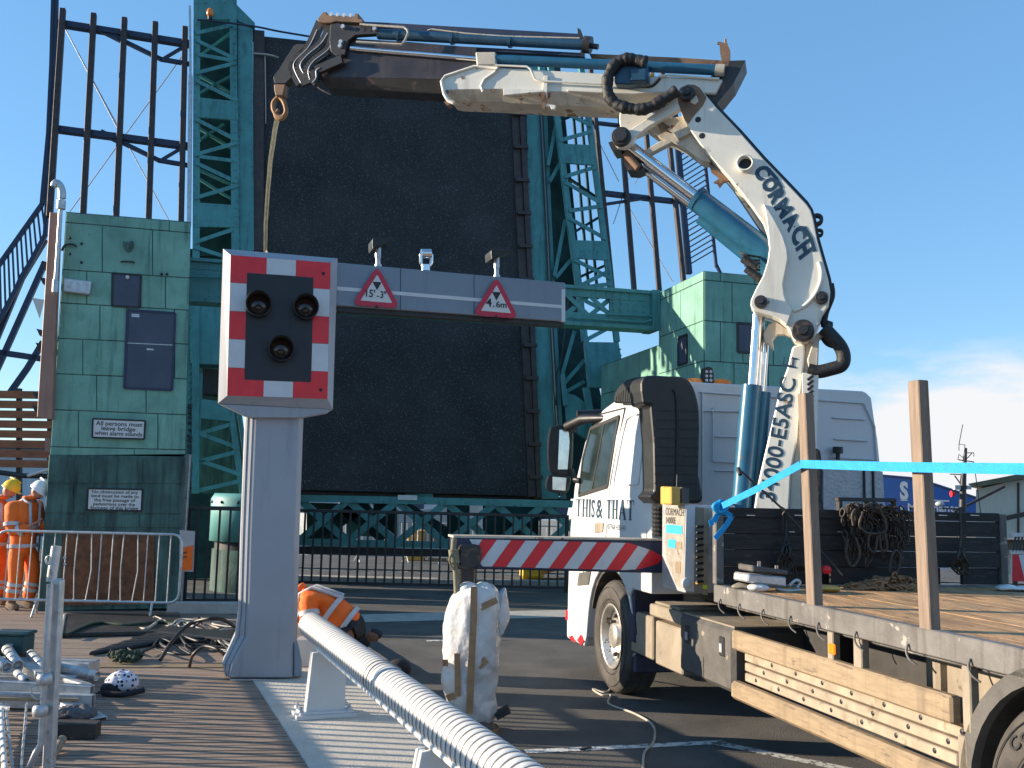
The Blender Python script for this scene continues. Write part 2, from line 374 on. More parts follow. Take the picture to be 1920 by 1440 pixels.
def text(mb, body, P0, P1, h, up, n, off=.003, bold=0.0, fit=True, mi=0, spacing=1.0, shear=0.0):
    """lettering from P0 along the line to P1 (filled exactly when fit), cap height h, lying off in front of the surface facing n"""
    vs, fs = glyphs(body, bold, spacing); x0 = min(p[0] for p in vs); x1 = max(p[0] for p in vs)
    y0, y1 = 0.0, max(p[1] for p in vs)
    P0, P1, up, n = V(P0), V(P1), V(up).normalized(), V(n).normalized(); u = P1-P0; W = u.length; u = u.normalized(); sy = h/y1
    sx = W/(x1-x0) if fit else sy
    if not fit: P0 = P0 + u*((W-(x1-x0)*sx)/2)
    mb.add([P0+u*((p[0]-x0)*sx+shear*p[1]*sy)+up*(p[1]*sy)+n*off for p in vs], fs, mi)
    return mb
def skin(name, joints, edges, mat, parent, root=0, sub=2, label=None):
    """one continuous limb-and-trunk surface grown round a skeleton: joints = [(point, radius or (rx, ry))]"""
    me = bpy.data.meshes.new(name); o = bpy.data.objects.new(name, me); COL.objects.link(o); base = wloc(parent); o.parent = parent
    me.from_pydata([V(j[0])-base for j in joints], edges, [])
    mo = o.modifiers.new('skin', 'SKIN'); mo.use_smooth_shade = True
    if not me.skin_vertices:
        bm = bmesh.new(); bm.from_mesh(me); bm.verts.layers.skin.verify(); bm.to_mesh(me); bm.free()
    for i, j in enumerate(joints):
        r = j[1]; sv = me.skin_vertices[0].data[i]; sv.radius = (r, r) if isinstance(r, (int, float)) else r; sv.use_root = (i == root)
    s2 = o.modifiers.new('subdivision', 'SUBSURF'); s2.levels = sub; s2.render_levels = sub
    me.materials.append(MATS[mat])
    if label: o['label'] = label
    return o
# ================================================================ ground
def sheet(name, pts, mat, kind='structure'):
    b = MB(); b.add(pts, [list(range(len(pts)))]); o = b.build(name, mat, loc=(0, 0, 0)); o['kind'] = kind; return o
def rot(deg): a = rad(deg); return V((math.cos(a), math.sin(a), 0)), V((-math.sin(a), math.cos(a), 0))   # right, away
sheet('ground', [(-900, -300, -.02), (900, -300, -.02), (900, 1400, -.02), (-900, 1400, -.02)], 'asphalt_far')
sheet('road', [(-30, -15, 0), (60, -15, 0), (60, 23.5, 0), (-30, 23.5, 0)], 'asphalt')
sheet('water', [(-300, 23.5, -.012), (300, 23.5, -.012), (300, 46, -.012), (-300, 46, -.012)], 'water')
RR, RA = rot(21.4)                                   # kerb line of the footway runs 21 degrees left of straight on
K0 = G(480, 1285, .12)                               # boundary between boards and the pale strip
def foot(s, t, z=0.0): return V((K0.x, K0.y, 0)) + RA*s + RR*t + V((0, 0, z))
# pale concrete margin with a real kerb step to the road
b = MB(); b.prism([foot(-9, 0, .12), foot(-9, .98, .12), foot(.75, .98, .12), foot(.75, 0, .12)], (0, 0, -.12)); struct(b.build('kerb_margin', 'concrete_pale', bev=.01))
# footway: individual boards lying across it, grooved
b = MB(); DR, DA = rot(7)
s = -7.0
random.seed(3)
while s < 6.6:
    wd = .058 if s < .35 else .145
    gap = .016 if s < .35 else .005
    z = .12 - random.random()*.004
    base = V((K0.x, K0.y, 0)) + DA*s
    def cut(q):                                        # right end of the board on the kerb line
        t = ((q-V((K0.x, K0.y, 0))).dot(RR))/DR.dot(RR); return q - DR*t
    p0, p1 = cut(base), cut(base+DA*wd)
    if s > .75: p0 = p0 + DR*1.5; p1 = p1 + DR*1.5
    b.prism([p0-DR*7.5+V((0, 0, z)), p0+V((0, 0, z)), p1+V((0, 0, z)), p1-DR*7.5+V((0, 0, z))], (0, 0, -.05))
    s += wd+gap
struct(b.build('footway_deck', 'timber_deck'))
b = MB(); o0 = V((K0.x, K0.y, 0)); b.prism([o0-DR*9+RA*-8+V((0, 0, .06)), o0+RA*-8+V((0, 0, .06)), o0+RA*5.6+V((0, 0, .06)), o0-DR*9+RA*8+V((0, 0, .06))], (0, 0, -.06)); struct(b.build('footway_base', 'chassis'))
# road markings: worn line across the lane and the joint by the bridge
def strip(name, A, B, wd, z, mat):
    A, B = V(A), V(B); u = (B-A).normalized(); q = V((-u.y, u.x, 0))*wd/2
    return sheet(name, [A-q+V((0, 0, z)), B-q+V((0, 0, z)), B+q+V((0, 0, z)), A+q+V((0, 0, z))], mat)
strip('road_marking', G(985, 1410), G(1360, 1392), .105, .004, 'road_paint')
strip('road_marking', G(1340, 1393), G(1720, 1470), .12, .004, 'road_paint')
strip('road_joint', G(660, 1160), G(1080, 1150), .9, .004, 'concrete')
strip('road_joint', G(800, 1202), G(905, 1200), .10, .004, 'road_paint')

# ================================================================ bridge leaf (raised, its road surface faces the camera)
rB, aB = rot(15.0)
Ldir = V((-.33, .42, 4.92)).normalized()
_p = PY(1000, 930, 20.6)
nL = Ldir.cross(rB).normalized()
if nL.y > 0: nL = -nL
LP = Plane(_p, nL)
leaf = thing('bridge_leaf', 'raised bascule bridge leaf with dark road surface between green steel trusses', 'bridge', V((-2.5, 19.5, 0)))
PXM = 20.3/1800                                      # metres per pixel out there
def LB(mb, x0, y0, x1, y1, w, dep=.10, off=0, mi=0, plane=LP): mb.strut(plane(x0, y0, off), plane(x1, y1, off), w*PXM, dep, plane.n, mi)
def quad(mb, pts, dep, off=0, mi=0, plane=LP): mb.prism([plane(x, y, off) for x, y in pts], -plane.n*dep, mi)
b = MB(); quad(b, [(494, 68), (985, 120), (1003, 930), (560, 918), (494, 918)], .5); b.build('deck_surface', 'deck_surface', leaf)
b = MB(); quad(b, [(475, 55), (496, 57), (494, 470), (475, 470)], .6, .12); b.build('edge_kerb', 'brown_steel', leaf, bev=.01)
b = MB()
quad(b, [(955, 120), (968, 120), (990, 560), (1005, 930), (991, 930), (975, 560)], .3, .05); quad(b, [(970, 120), (980, 120), (1001, 560), (1016, 932), (1007, 932), (992, 560)], .4, .10)
for y in range(150, 920, 62): LB(b, 958+.047*(y-120), y, 984+.044*(y-120), y+1, 7, .08, .13)
b.build('edge_kerb', 'brown_steel', leaf)
# left truss tower
b = MB(); OF = .25
quad(b, [(363, 0), (444, 0), (444, 36), (363, 36)], .12, OF); quad(b, [(363, -40), (444, -40), (444, 0), (363, 0)], .12, OF)
LB(b, 369, 36, 366, 925, 12, .12, OF); LB(b, 437, 36, 441, 480, 13, .12, OF)
quad(b, [(364, 182), (446, 190), (447, 225), (363, 219)], .05, OF+.012); quad(b, [(363, 379), (447, 385), (448, 425), (362, 425)], .05, OF+.012)
for (x0, y0, x1, y1) in [(366, 62, 436, 46), (366, 74, 443, 111), (372, 102, 438, 113), (366, 137, 443, 117), (366, 150, 445, 188), (365, 222, 446, 263), (365, 290, 446, 267), (373, 293, 436, 301), (365, 304, 446, 342), (365, 371, 446, 347), (363, 455, 436, 430), (363, 462, 425, 482)]:
    b.angle(LP(x0, y0, OF+.03), LP(x1, y1, OF+.03), 7*PXM, nL, .02, .05)
# wide flange beside it
quad(b, [(446, 38), (474, 54), (476, 470), (447, 470)], .10, .16)
for (x, y0, y1) in [(449.5, 45, 465), (471, 58, 465)]: b.rivets(LP(x, y0, .165), LP(x+1, y1, .165), nL, .16, .02)
for (xa, ya, xb, yb) in [(366, 4, 364, 420), (440, 40, 444, 420), (368, 5, 440, 5), (368, 186, 442, 194), (368, 216, 442, 222), (368, 383, 442, 389), (368, 412, 442, 416)]: b.rivets(LP(xa, ya, OF+.02), LP(xb, yb, OF+.02), nL, .17, .02)
quad(b, [(444, 9), (478, 43), (478, 52), (444, 38)], .6, .2)
b.build('truss', 'teal', leaf)
# inside of the left tower: back wall, cross members seen through the front lattice
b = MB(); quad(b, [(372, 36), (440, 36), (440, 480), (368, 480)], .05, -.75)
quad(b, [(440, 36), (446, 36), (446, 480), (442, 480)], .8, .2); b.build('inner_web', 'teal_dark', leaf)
b = MB()
for (x0, y0, x1, y1) in [(372, 175, 436, 140), (372, 140, 436, 175), (374, 240, 438, 280), (374, 262, 420, 232), (374, 335, 438, 375), (374, 318, 432, 345), (380, 100, 434, 60)]: LB(b, x0, y0, x1, y1, 5, .06, -.5)
b.build('cross_member', 'teal', leaf)
# lower left: plates and the lattice below the portal girder
b = MB(); OF = .2
quad(b, [(357, 560), (432, 566), (428, 684), (357, 681)], .08, OF)
quad(b, [(338, 560), (368, 560), (372, 700), (371, 925), (328, 925)], .1, OF-.1)
quad(b, [(376, 748), (432, 754), (440, 790), (374, 784)], .06, OF+.01); LB(b, 375, 700, 367, 925, 9, .1, OF)
LB(b, 432, 760, 455, 925, 10, .1, OF); LB(b, 447, 760, 470, 925, 8, .1, OF-.1)
for (x0, y0, x1, y1) in [(372, 814, 430, 796), (372, 812, 448, 840), (370, 866, 440, 848), (370, 862, 452, 890), (370, 920, 450, 902)]: b.angle(LP(x0, y0, OF+.03), LP(x1, y1, OF+.03), 7*PXM, nL, .02, .05)
b.rivets(LP(360, 570, OF+.01), LP(360, 675, OF+.01), nL, .14, .02); b.rivets(LP(380, 600, OF), LP(425, 640, OF), nL, .2, .02); b.rivets(LP(369, 730, OF+.02), LP(366, 920, OF+.02), nL, .12, .02); b.rivets(LP(356, 700, OF-.08), LP(354, 920, OF-.08), nL, .16, .03)
b.build('truss', 'teal', leaf)
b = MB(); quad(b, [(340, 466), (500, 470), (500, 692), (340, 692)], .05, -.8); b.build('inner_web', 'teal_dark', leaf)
b = MB(); quad(b, [(372, 690), (440, 690), (470, 925), (368, 925)], .05, -.5); b.build('inner_web', 'verdigris_dirty_shaded', leaf)
b = MB(); quad(b, [(380, 690), (440, 696), (440, 742), (380, 738)], .2, -.2)
random.seed(5); y = 760
while y < 925:                                      # ragged edge of packing and nut ends
    LB(b, 350+random.random()*3, y, 358+random.random()*5, y+random.uniform(-3, 3), random.uniform(3, 7), .1, .25); y += random.uniform(7, 13)
b.build('packing_strip', 'black_steel', leaf)
# right side: flange, conduits, recess
b = MB()
quad(b, [(979, 120), (1008, 120), (1021, 400), (1030, 620), (1048, 935), (1016, 935), (1000, 620), (992, 400)], .1, .0)
quad(b, [(1012, 120), (1022, 120), (1034, 400), (1045, 620), (1062, 935), (1056, 935), (1036, 620), (1026, 400)], .3, -.05)
for k in range(26):
    y = 200+k*28; x = 981+.046*(y-120); b.rivets(LP(x+2, y, .005), LP(x+2, y+14, .005), nL, .15, .022); b.rivets(LP(x+25, y, .005), LP(x+25, y+14, .005), nL, .15, .022)
b.build('edge_girder', 'teal', leaf)
b = MB()
for dx in (0, 5): b.tube([LP(1009+dx, 150, .06), LP(1022+dx, 400, .06), LP(1032+dx, 620, .06), LP(1049+dx, 930, .06)], .018, 6)
b.tube([LP(1042, 760, .05), LP(1044, 700, .05), LP(1052, 680, .05), LP(1066, 560, .05)], .016, 6)
b.build('conduit', 'black_steel', leaf)
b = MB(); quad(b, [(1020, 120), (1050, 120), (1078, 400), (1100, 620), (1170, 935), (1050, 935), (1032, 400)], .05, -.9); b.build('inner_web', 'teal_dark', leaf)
# right truss tower
b = MB(); OF = .3
def chord(mb, pts, w, off=OF, dep=.1):
    for (a, c) in zip(pts, pts[1:]): LB(mb, a[0], a[1], c[0], c[1], w, dep, off)
LCH = [(1033, 120), (1044, 205), (1067, 398), (1087, 545), (1098, 640)]; RCH = [(1090, 120), (1103, 205), (1128, 398), (1147, 545), (1158, 640)]
chord(b, LCH, 12); chord(b, RCH, 11)
for q in ([(1049, 269), (1111, 272), (1117, 310), (1055, 305)], [(1071, 450), (1136, 452), (1143, 488), (1076, 484)], [(1036, 165), (1098, 165), (1102, 200), (1042, 200)]): quad(b, q, .05, OF+.012)
for q in ([(1096, 641), (1160, 642), (1175, 728), (1104, 726)],): quad(b, q, .1, OF+.05); b.rivets(LP(1099, 652, OF+.06), LP(1107, 722, OF+.06), nL, .12, .022); b.rivets(LP(1163, 655, OF+.06), LP(1171, 722, OF+.06), nL, .12, .022); b.rivets(LP(1101, 656, OF+.06), LP(1160, 656, OF+.06), nL, .2, .022)
for (x0, y0, x1, y1) in [(1050, 206, 1110, 236), (1050, 263, 1110, 246), (1059, 331, 1120, 312), (1060, 341, 1128, 381), (1067, 395, 1130, 386), (1066, 408, 1137, 448), (1085, 537, 1142, 508), (1076, 486, 1147, 522), (1083, 540, 1147, 532), (1090, 560, 1150, 590), (1094, 640, 1150, 610)]:
    b.angle(LP(x0, y0, OF+.03), LP(x1, y1, OF+.03), 8*PXM, nL, .02, .06)
for (x0, y0, x1, y1) in [(1042, 236, 1028, 310), (1050, 306, 1031, 340), (1060, 412, 1040, 517), (1073, 484, 1043, 520), (1078, 620, 1055, 700), (1096, 675, 1059, 718), (1060, 735, 1096, 715), (1056, 745, 1100, 790)]:
    b.angle(LP(x0, y0, OF-.2), LP(x1, y1, OF-.2), 7*PXM, nL, .02, .06)
LB(b, 1056, 700, 1062, 760, 7, .1, OF-.1); LB(b, 1100, 726, 1112, 800, 12, .1, OF); quad(b, [(1060, 735), (1080, 742), (1110, 765), (1110, 830), (1064, 800)], .1, OF-.15)
b.rivets(LP(1052, 290, OF+.02), LP(1113, 293, OF+.02), nL, .2, .02); b.rivets(LP(1074, 470, OF+.02), LP(1138, 472, OF+.02), nL, .2, .02)
b.build('truss', 'teal', leaf)
b = MB()
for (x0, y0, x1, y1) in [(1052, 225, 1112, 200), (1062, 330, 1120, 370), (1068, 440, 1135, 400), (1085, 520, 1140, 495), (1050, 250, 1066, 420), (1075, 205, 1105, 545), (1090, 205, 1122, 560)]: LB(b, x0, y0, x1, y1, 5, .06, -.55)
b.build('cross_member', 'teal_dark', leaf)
# footway frames carried outside the trusses: bearers, rails, stays
b = MB()
for A, B in [((117, 14), (92, 405)), ((175, 23), (155, 400)), ((233, 31), (217, 408)), ((291, 39), (278, 414)), ((347, 48), (339, 418))]: LB(b, *A, *B, 10, .12, .2)
b.build('footway_bearer', 'brown_steel', leaf, bev=.008)
b = MB()
LB(b, 106, 40, 358, 80, 11, .15, .05); LB(b, 95, 238, 355, 272, 11, .15, .05)
for dy in (0, 190):
    q = dy*.02
    LB(b, 192-q, 56+dy, 232-q, 76+dy, 10, .08, .02); LB(b, 225-q, 72+dy, 303-q, 110+dy, 7, .08, .02); LB(b, 300-q, 109+dy, 358-q, 119+dy, 7, .08, .02); LB(b, 308-q, 108+dy, 345-q, 86+dy, 5, .06, .02)
b.build('footway_bracket', 'navy_steel', leaf)
b = MB()
for A, B in [((120, 50), (320, 420)), ((347, 98), (130, 398)), ((120, 50), (220, 240))]: b.tube([LP(*A, -.05), LP(*B, -.05)], .012, 5)
b.build('stay_wire', 'galvanised', leaf)
b = MB()
for pts in ([(100, -30), (96, 120), (90, 250), (78, 382), (0, 492), (-40, 548), (-250, 842)], [(106, -30), (102, 120), (96, 250), (84, 440), (0, 596), (-40, 670), (-250, 1050)]):
    for a, c in zip(pts, pts[1:]): LB(b, *a, *c, 7, .08, .1)
for k in range(42):
    t = k/15; LB(b, 78-118*t, 384+166*t, 85-125*t, 440+225*t, 3, .03, .08)
for x in (-60, -160): LB(b, x, 690+(-60-x)*1.8, x-4, 1085, 12, .15, -.05)
for pts in ([(84, 448), (40, 520), (-10, 640)], [(84, 490), (10, 655), (-120, 940)], [(80, 640), (50, 690), (18, 735)], [(-160, 640), (0, 660), (35, 665), (80, 672)]):
    for a, c in zip(pts, pts[1:]): LB(b, *a, *c, 9, .1, -.05)
b.build('balustrade', 'navy_steel', leaf)
b = MB(); LB(b, 357, 140, 354, 420, 7, .12, .22); LB(b, 356, 10, 357, 140, 4, .06, .2); b.build('conduit', 'galvanised', leaf)
# right frame, beyond the right truss
OFR = -.3
b = MB()
for A, B in [((1108, 120), (1150, 545)), ((1157, 120), (1191, 545)), ((1203, 120), (1238, 545)), ((1242, 120), (1284, 530))]: LB(b, *A, *B, 9, .12, OFR)
b.build('footway_bearer', 'brown_steel', leaf, bev=.008)
b = MB(); LB(b, 1120, 359, 1275, 377, 10, .12, OFR-.1); LB(b, 1122, 384, 1215, 370, 5, .08, OFR-.1); LB(b, 1095, 212, 1175, 200, 6, .1, OFR-.1); LB(b, 1095, 226, 1300, 250, 6, .1, OFR-.1)
b.build('footway_bracket', 'navy_steel', leaf)
b = MB()
for A, B in [((1125, 270), (1160, 340)), ((1180, 390), (1262, 530)), ((1190, 300), (1150, 420)), ((1245, 250), (1190, 345))]: b.tube([LP(*A, OFR-.2), LP(*B, OFR-.2)], .012, 5)
b.build('stay_wire', 'galvanised', leaf)
b = MB()
LB(b, 1266, 200, 1294, 512, 11, .12, OFR); LB(b, 1312, 200, 1344, 500, 6, .06, OFR); LB(b, 1344, 496, 1352, 512, 6, .06, OFR)
for k in range(30):
    y = 250+k*10.2; xl = 1268+(y-200)*.09; y2 = y-27; xr = 1312+(y2-200)*.107
    if y2 < 470: LB(b, xl, y, xr, y2, 2.6, .03, OFR-.02)
b.build('balustrade', 'navy_steel', leaf)
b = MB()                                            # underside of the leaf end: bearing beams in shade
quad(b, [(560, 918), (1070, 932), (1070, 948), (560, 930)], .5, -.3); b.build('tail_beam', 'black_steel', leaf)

# beacon on the tower and the cable along its top
t = thing('beacon_light', 'small amber beacon on top of the left green truss tower', 'beacon', LP(394, 34, .35))
b = MB(); b.cyl(LP(394, 37, .36), LP(394, 31, .36), .05, 14); b.build('beacon_base', 'black_steel', t)
b = MB(); c = LP(394, 24, .36); b.ball(c, .075, seg=12, rings=8, sc=(1, 1, 1.4)); b.build('lens', 'amber', t)
b = MB(); b.tube(smooth_path([LP(370, 37, .4), LP(420, 42, .4), (LP(480, 50, .4)), LP(530, 60, .3), LP(640, 78, .3)]), .022, 6)
tag(b.build('hanging_cable', 'navy_steel'), 'dark cable strung from the beacon across the top of the bridge leaf', 'cable')
b = MB(); b.tube(smooth_path([LP(476, 100, .18), LP(505, 103, .2), LP(522, 108, .1)]), .02, 5); b.tube([LP(497, 105, .14), LP(498, 200, .06), LP(498, 232, .06)], .014, 5)
tag(b.build('hanging_cable', 'cable_pale'), 'pale frayed cord hanging at the upper left corner of the road surface', 'cord')

# ================================================================ portal girder between the two towers
GP = yawplane(PY(1235, 580, 17.8), 15.8)
gird = thing('portal_girder', 'riveted green lattice girder spanning in front of the raised leaf', 'girder', V((-1.5, 16.8, 0)))
def gq(mb, pts, dep, off=0): mb.prism([GP(x, y, off) for x, y in pts], -GP.n*dep)
gy = lambda x: 483+(x-355)*.0725       # top edge
gb = lambda x: 562+(x-355)*.0625       # bottom edge
fl_ = b = MB()
gq(b, [(352, gy(352)-1), (1238, gy(1238)-1), (1238, gy(1238)+5), (352, gy(352)+5)], .42, .06)
gq(b, [(352, gb(352)-5), (1238, gb(1238)-5), (1238, gb(1238)+2), (352, gb(352)+2)], .42, .06)
gq(b, [(352, gy(352)+5), (1236, gy(1236)+5), (1236, gy(1236)+20), (352, gy(352)+20)], .05, 0)
gq(b, [(352, gb(352)-22), (1236, gb(1236)-22), (1236, gb(1236)-5), (352, gb(352)-5)], .05, 0)
b = MB()
gq(b, [(1143, gy(1143)+20), (1234, gy(1234)+20), (1234, gb(1234)-22), (1143, gb(1143)-22)], .04, -.012)
gq(b, [(352, gy(352)+20), (440, gy(440)+20), (440, gb(440)-22), (352, gb(352)-22)], .04, -.012)
gq(b, [(1224, gy(1224)-3), (1238, gy(1238)-3), (1238, gb(1238)+2), (1224, gb(1224)+2)], .5, .10)
b.build('web_plate', 'teal', gird)
b = MB(); x = 445
while x < 1140:
    for (u0, v0, u1, v1) in ((x, 16, x+44, -16), (x, -16, x+44, 16)):
        ya = gy(u0)+v0 if v0 > 0 else gb(u0)+v0; yb = gy(u1)+v1 if v1 > 0 else gb(u1)+v1
        b.angle(GP(u0, ya, -.01), GP(u1, yb, -.01 if v0 > 0 else -.08), 9/1800*17, GP.n, .015, .05)
    x += 44
b.build('lattice_bar', 'teal', gird)
b = fl_
for (f, o, x0, x1) in ((gy, 9, 356, 1222), (gy, 16, 356, 1222), (gb, -9, 356, 1222), (gb, -18, 356, 1222), (gy, 28, 1150, 1220), (gy, 40, 1150, 1220)): b.rivets(GP(x0, f(x0)+o, .001), GP(x1, f(x1)+o, .001), GP.n, .15, .018)
b.rivets(GP(1228, gy(1228)+6, .1), GP(1228, gb(1228)-4, .1), GP.n, .12, .018); b.build('flange', 'teal', gird)
b = MB(); b.tube([GP(1140, 589, .07), GP(1222, 593, .07)], .018, 6); b.tube([GP(1066, 595, .09), GP(1208, 604, .09), GP(1222, 600, .09)], .02, 6); b.tube([GP(356, 518, .09), GP(440, 521, .09)], .02, 6); b.build('conduit', 'teal', gird)

# ================================================================ control towers (copper clad)
def clad_rows(mb, plane, rows, xl, xr, off=.010, gap=.9, holes=()):
    """rows: (left y top, right y top, left y bottom, right y bottom, splits); xl/xr give edge x at a y"""
    for (a, b_, c, d, sp) in rows:
        xs = [None]+list(sp)+[None]
        for i in range(len(xs)-1):
            def pt(x, ya, yb, left):
                xx = (xl(ya)+gap if left else xr(yb)-gap) if x is None else x+(gap if left else -gap)
                f = (xx-xl(ya))/(xr(yb)-xl(ya)); return xx, ya+(yb-ya)*f
            q = [pt(xs[i], a, b_, True), pt(xs[i+1], a, b_, False), pt(xs[i+1], c, d, False), pt(xs[i], c, d, True)]
            q = [(q[0][0], q[0][1]+gap), (q[1][0], q[1][1]+gap), (q[2][0], q[2][1]-gap), (q[3][0], q[3][1]-gap)]
            mb.prism([plane(x, y, off) for x, y in q], -plane.n*.012)
KZ = lambda x, y: (x/2.4833, 320+y/2.4833)          # enlarged view of the left tower
k0 = V((-6.464, 13.53, .12)); KP = yawplane(k0, 11.07); kR, kA = rot(11.07)
kiosk = thing('control_tower', 'left copper clad bridge control tower with grey door and two notices', 'tower', V((-5.6, 14.2, .1)))
b = MB(); b.prism([KP(*q) for q in ((124, 397), (358, 416), (348, 852), (93, 852))], (-.70, 1.9, 0)); b.build('wall', 'verdigris_dirty_shaded', kiosk)
b = MB(); b.prism([KP(*q, .02) for q in ((92, 852), (347, 856), (335, 1141), (71, 1146))], (-.70, 1.95, 0)); b.build('plinth', 'verdigris_dirty_shaded', kiosk, bev=.01)
kxl = lambda y: 124-(y-397)*.0674; kxr = lambda y: 358.5-(y-416)*.0245
def krow(a, b_, c, d, *sp): return (320+a/2.4833, 320+b_/2.4833, 320+c/2.4833, 320+d/2.4833, [s/2.4833 for s in sp])
b = MB()
clad_rows(b, KP, [krow(193, 240, 240, 290, 788), krow(240, 290, 460, 500, 476, 710), krow(460, 500, 615, 650, 403, 525, 655, 770), krow(615, 650, 780, 808, 465, 590, 812), krow(780, 808, 945, 970, 385, 812), krow(945, 970, 1112, 1137, 450, 680), krow(1112, 1137, 1285, 1300, 365, 735), krow(1285, 1300, 1328, 1322, 625)], kxl, kxr)
b.build('cladding', 'verdigris', kiosk, bev=.004)
b = MB()
clad_rows(b, KP, [(858, 858, 906, 908, [170, 268]), (908, 909, 962, 964, [138, 255]), (964, 965, 989, 990, [165, 262]), (992, 993, 1138, 1136, [118, 290])], lambda y: 92-(y-852)*.0717, lambda y: 347-(y-856)*.042, .031)
b.build('cladding', 'verdigris_dirty_shaded', kiosk, bev=.004)
b = MB(); b.prism([KP(*q, .034) for q in ((118, 998), (290, 1000), (288, 1132), (112, 1136))], -KP.n*.03); b.build('access_panel', 'rust', kiosk)
b = MB(); b.prism([KP(*q, .025) for q in ((213, 513), (263, 517), (260, 574), (211, 572))], -KP.n*.03); w_ = b.build('window', 'slate_door', kiosk)
b = MB()
for q in (((211, 512), (264, 516)), ((264, 516), (261, 576)), ((261, 576), (210, 573)), ((210, 573), (211, 512))): b.strut(KP(*q[0], .032), KP(*q[1], .032), .03, .03, KP.n)
b.build('frame', 'black_steel', w_)
b = MB(); b.ball(KP(239, 520, .05), .03); b.build('lamp', 'white_paint', w_)
b = MB(); b.prism([KP(*q, .025) for q in ((240, 583), (326, 588), (321, 729), (235, 726))], -KP.n*.03); d_ = b.build('door', 'slate_door', kiosk)
b = MB()
for q in (((239, 581), (328, 587)), ((328, 587), (322, 731)), ((322, 731), (233, 727)), ((233, 727), (239, 581))): b.strut(KP(*q[0], .034), KP(*q[1], .034), .035, .03, KP.n)
b.build('frame', 'navy_steel', d_)
b = MB(); b.strut(KP(238, 643, .03), KP(324, 647, .03), .012, .01, KP.n); b.prism([KP(*q, .03) for q in ((275, 653), (288, 654), (288, 657), (275, 656))], -KP.n*.01); b.prism([KP(*q, .028) for q in ((247, 588), (261, 589), (261, 595), (247, 594))], -KP.n*.003); b.build('handle', 'galvanised', d_)
b = MB(); b.prism([KP(*q, .05) for q in arc2([(231, 451), (240, 454), (249, 451), (250, 462), (245, 469), (240, 472), (235, 468), (231, 460), (231, 451)], 3)[:-1]], -KP.n*.04); b.prism([KP(*q, .066) for q in ((236, 456), (244, 456), (244, 464), (240, 468), (236, 463))], -KP.n*.03); b.build('crest', 'verdigris_dirty_shaded', kiosk, bev=.01)
b = MB()
for q in ((153, 457), (153, 492), (131, 446), (131, 476), (303, 514), (313, 514)): b.ball(KP(*q, .015), .022, seg=6, rings=4)
b.tube(smooth_path([KP(116, 470, .03), KP(122, 460, .06), KP(136, 458, .06), KP(143, 462, .03)]), .016, 6); b.tube([KP(227, 491, .03), KP(232, 490, .05), KP(249, 491, .05), KP(252, 493, .03)], .012, 6)
b.build('fixings', 'black_steel', kiosk)
# copper fascia board beside the tower
FP = yawplane(KP.p + KP.n*.15, 11.07)
b = MB(); b.prism([FP(*q) for q in ((93, 397), (112, 399), (97, 786), (69, 782))], kA*.14); b.build('fascia', 'copper_panel', kiosk, bev=.008)
b = MB()
for y in (497, 525, 622, 648, 740, 765): x = 92-(y-397)*.062; b.prism([FP(*q, -.05) for q in ((x-10, y-6), (x+2, y-3), (x+2, y+7), (x-4, y+7))], kA*.2)
b.build('clip', 'black_steel', kiosk)
# service pipe with a swan neck and its junction box
t = thing('service_pipe', 'galvanised conduit with swan neck up the left edge of the copper tower', 'pipe', FP(108, 545, .1))
b = MB(); b.tube(smooth_path([FP(101, 350, .08), FP(104, 343, .08), FP(111, 346, .08), FP(116, 358, .08), FP(116, 372, .08)], 4), .052, 12); b.tube([FP(115, 372, .08), FP(113, 388, .08)], .035, 10); b.tube([FP(115, 376, .08), FP(114, 392, .08)], .062, 10); b.tube([FP(114, 388, .08), FP(110, 450, .08), FP(104, 540, .08)], .030, 10); b.build('pipe', 'galvanised', t)
b = MB(); b.prism([FP(*q, .16) for q in ((98, 522), (109, 524), (107, 549), (97, 548))], kA*.1); b.prism([KP(*q, .12) for q in ((119, 521), (171, 527), (167, 552), (118, 546))], kA*.1); b.build('junction_box', 'galvanised', t, bev=.012)
b = MB(); b.prism([PY(x, y, 14.4) for x, y in ((60, 558), (83, 562), (74, 597))], (0, .01, 0)); tag(b.build('flag', 'sign_white'), 'small pale triangular flag hanging left of the copper fascia', 'flag')
# notices
def notice(name, corners, lines, label, h):
    t = thing(name, label, 'sign', KP(*corners[3], .05))
    b = MB(); b.prism([KP(*q, .05) for q in corners], -KP.n*.02); b.build('plate', 'sign_white', t)
    (x0, y0), (x1, y1), (x2, y2), (x3, y3) = corners
    b = MB()
    for q in ((0, 1), (1, 2), (2, 3), (3, 0)): b.strut(KP(*corners[q[0]], .056), KP(*corners[q[1]], .056), .022, .02, KP.n)
    b.build('border', 'ink', t)
    b = MB()
    for (ln, u0, u1, v) in lines:
        A = KP(x0+(x1-x0)*u0+(x3-x0)*v, y0+(y1-y0)*u0+(y3-y0)*v, .05); B = KP(x0+(x1-x0)*u1+(x3-x0)*v, y0+(y1-y0)*u1+(y3-y0)*v, .05)
        text(b, ln, A, B, h, (0, 0, 1), KP.n, .003, bold=.012)
    b.build('lettering', 'ink', t)
notice('notice_sign', [(174, 785), (272, 789), (270, 823), (173, 820)], [('All persons must', .06, .95, .33), ('leave bridge', .17, .82, .59), ('when alarm sounds', .04, .95, .85)], 'white notice with three lines about leaving the bridge when alarm sounds', .060)
notice('notice_sign', [(165, 916), (267, 918), (265, 958), (163, 956)], [('No obstruction of any', .08, .92, .21), ('kind must be made to', .07, .94, .40), ('the free passage of', .12, .88, .59), ('pedestrians over the', .11, .88, .78), ('footway of this bridge', .06, .94, .96)], 'white five line notice forbidding obstruction of the footway, lower on the tower', .045)

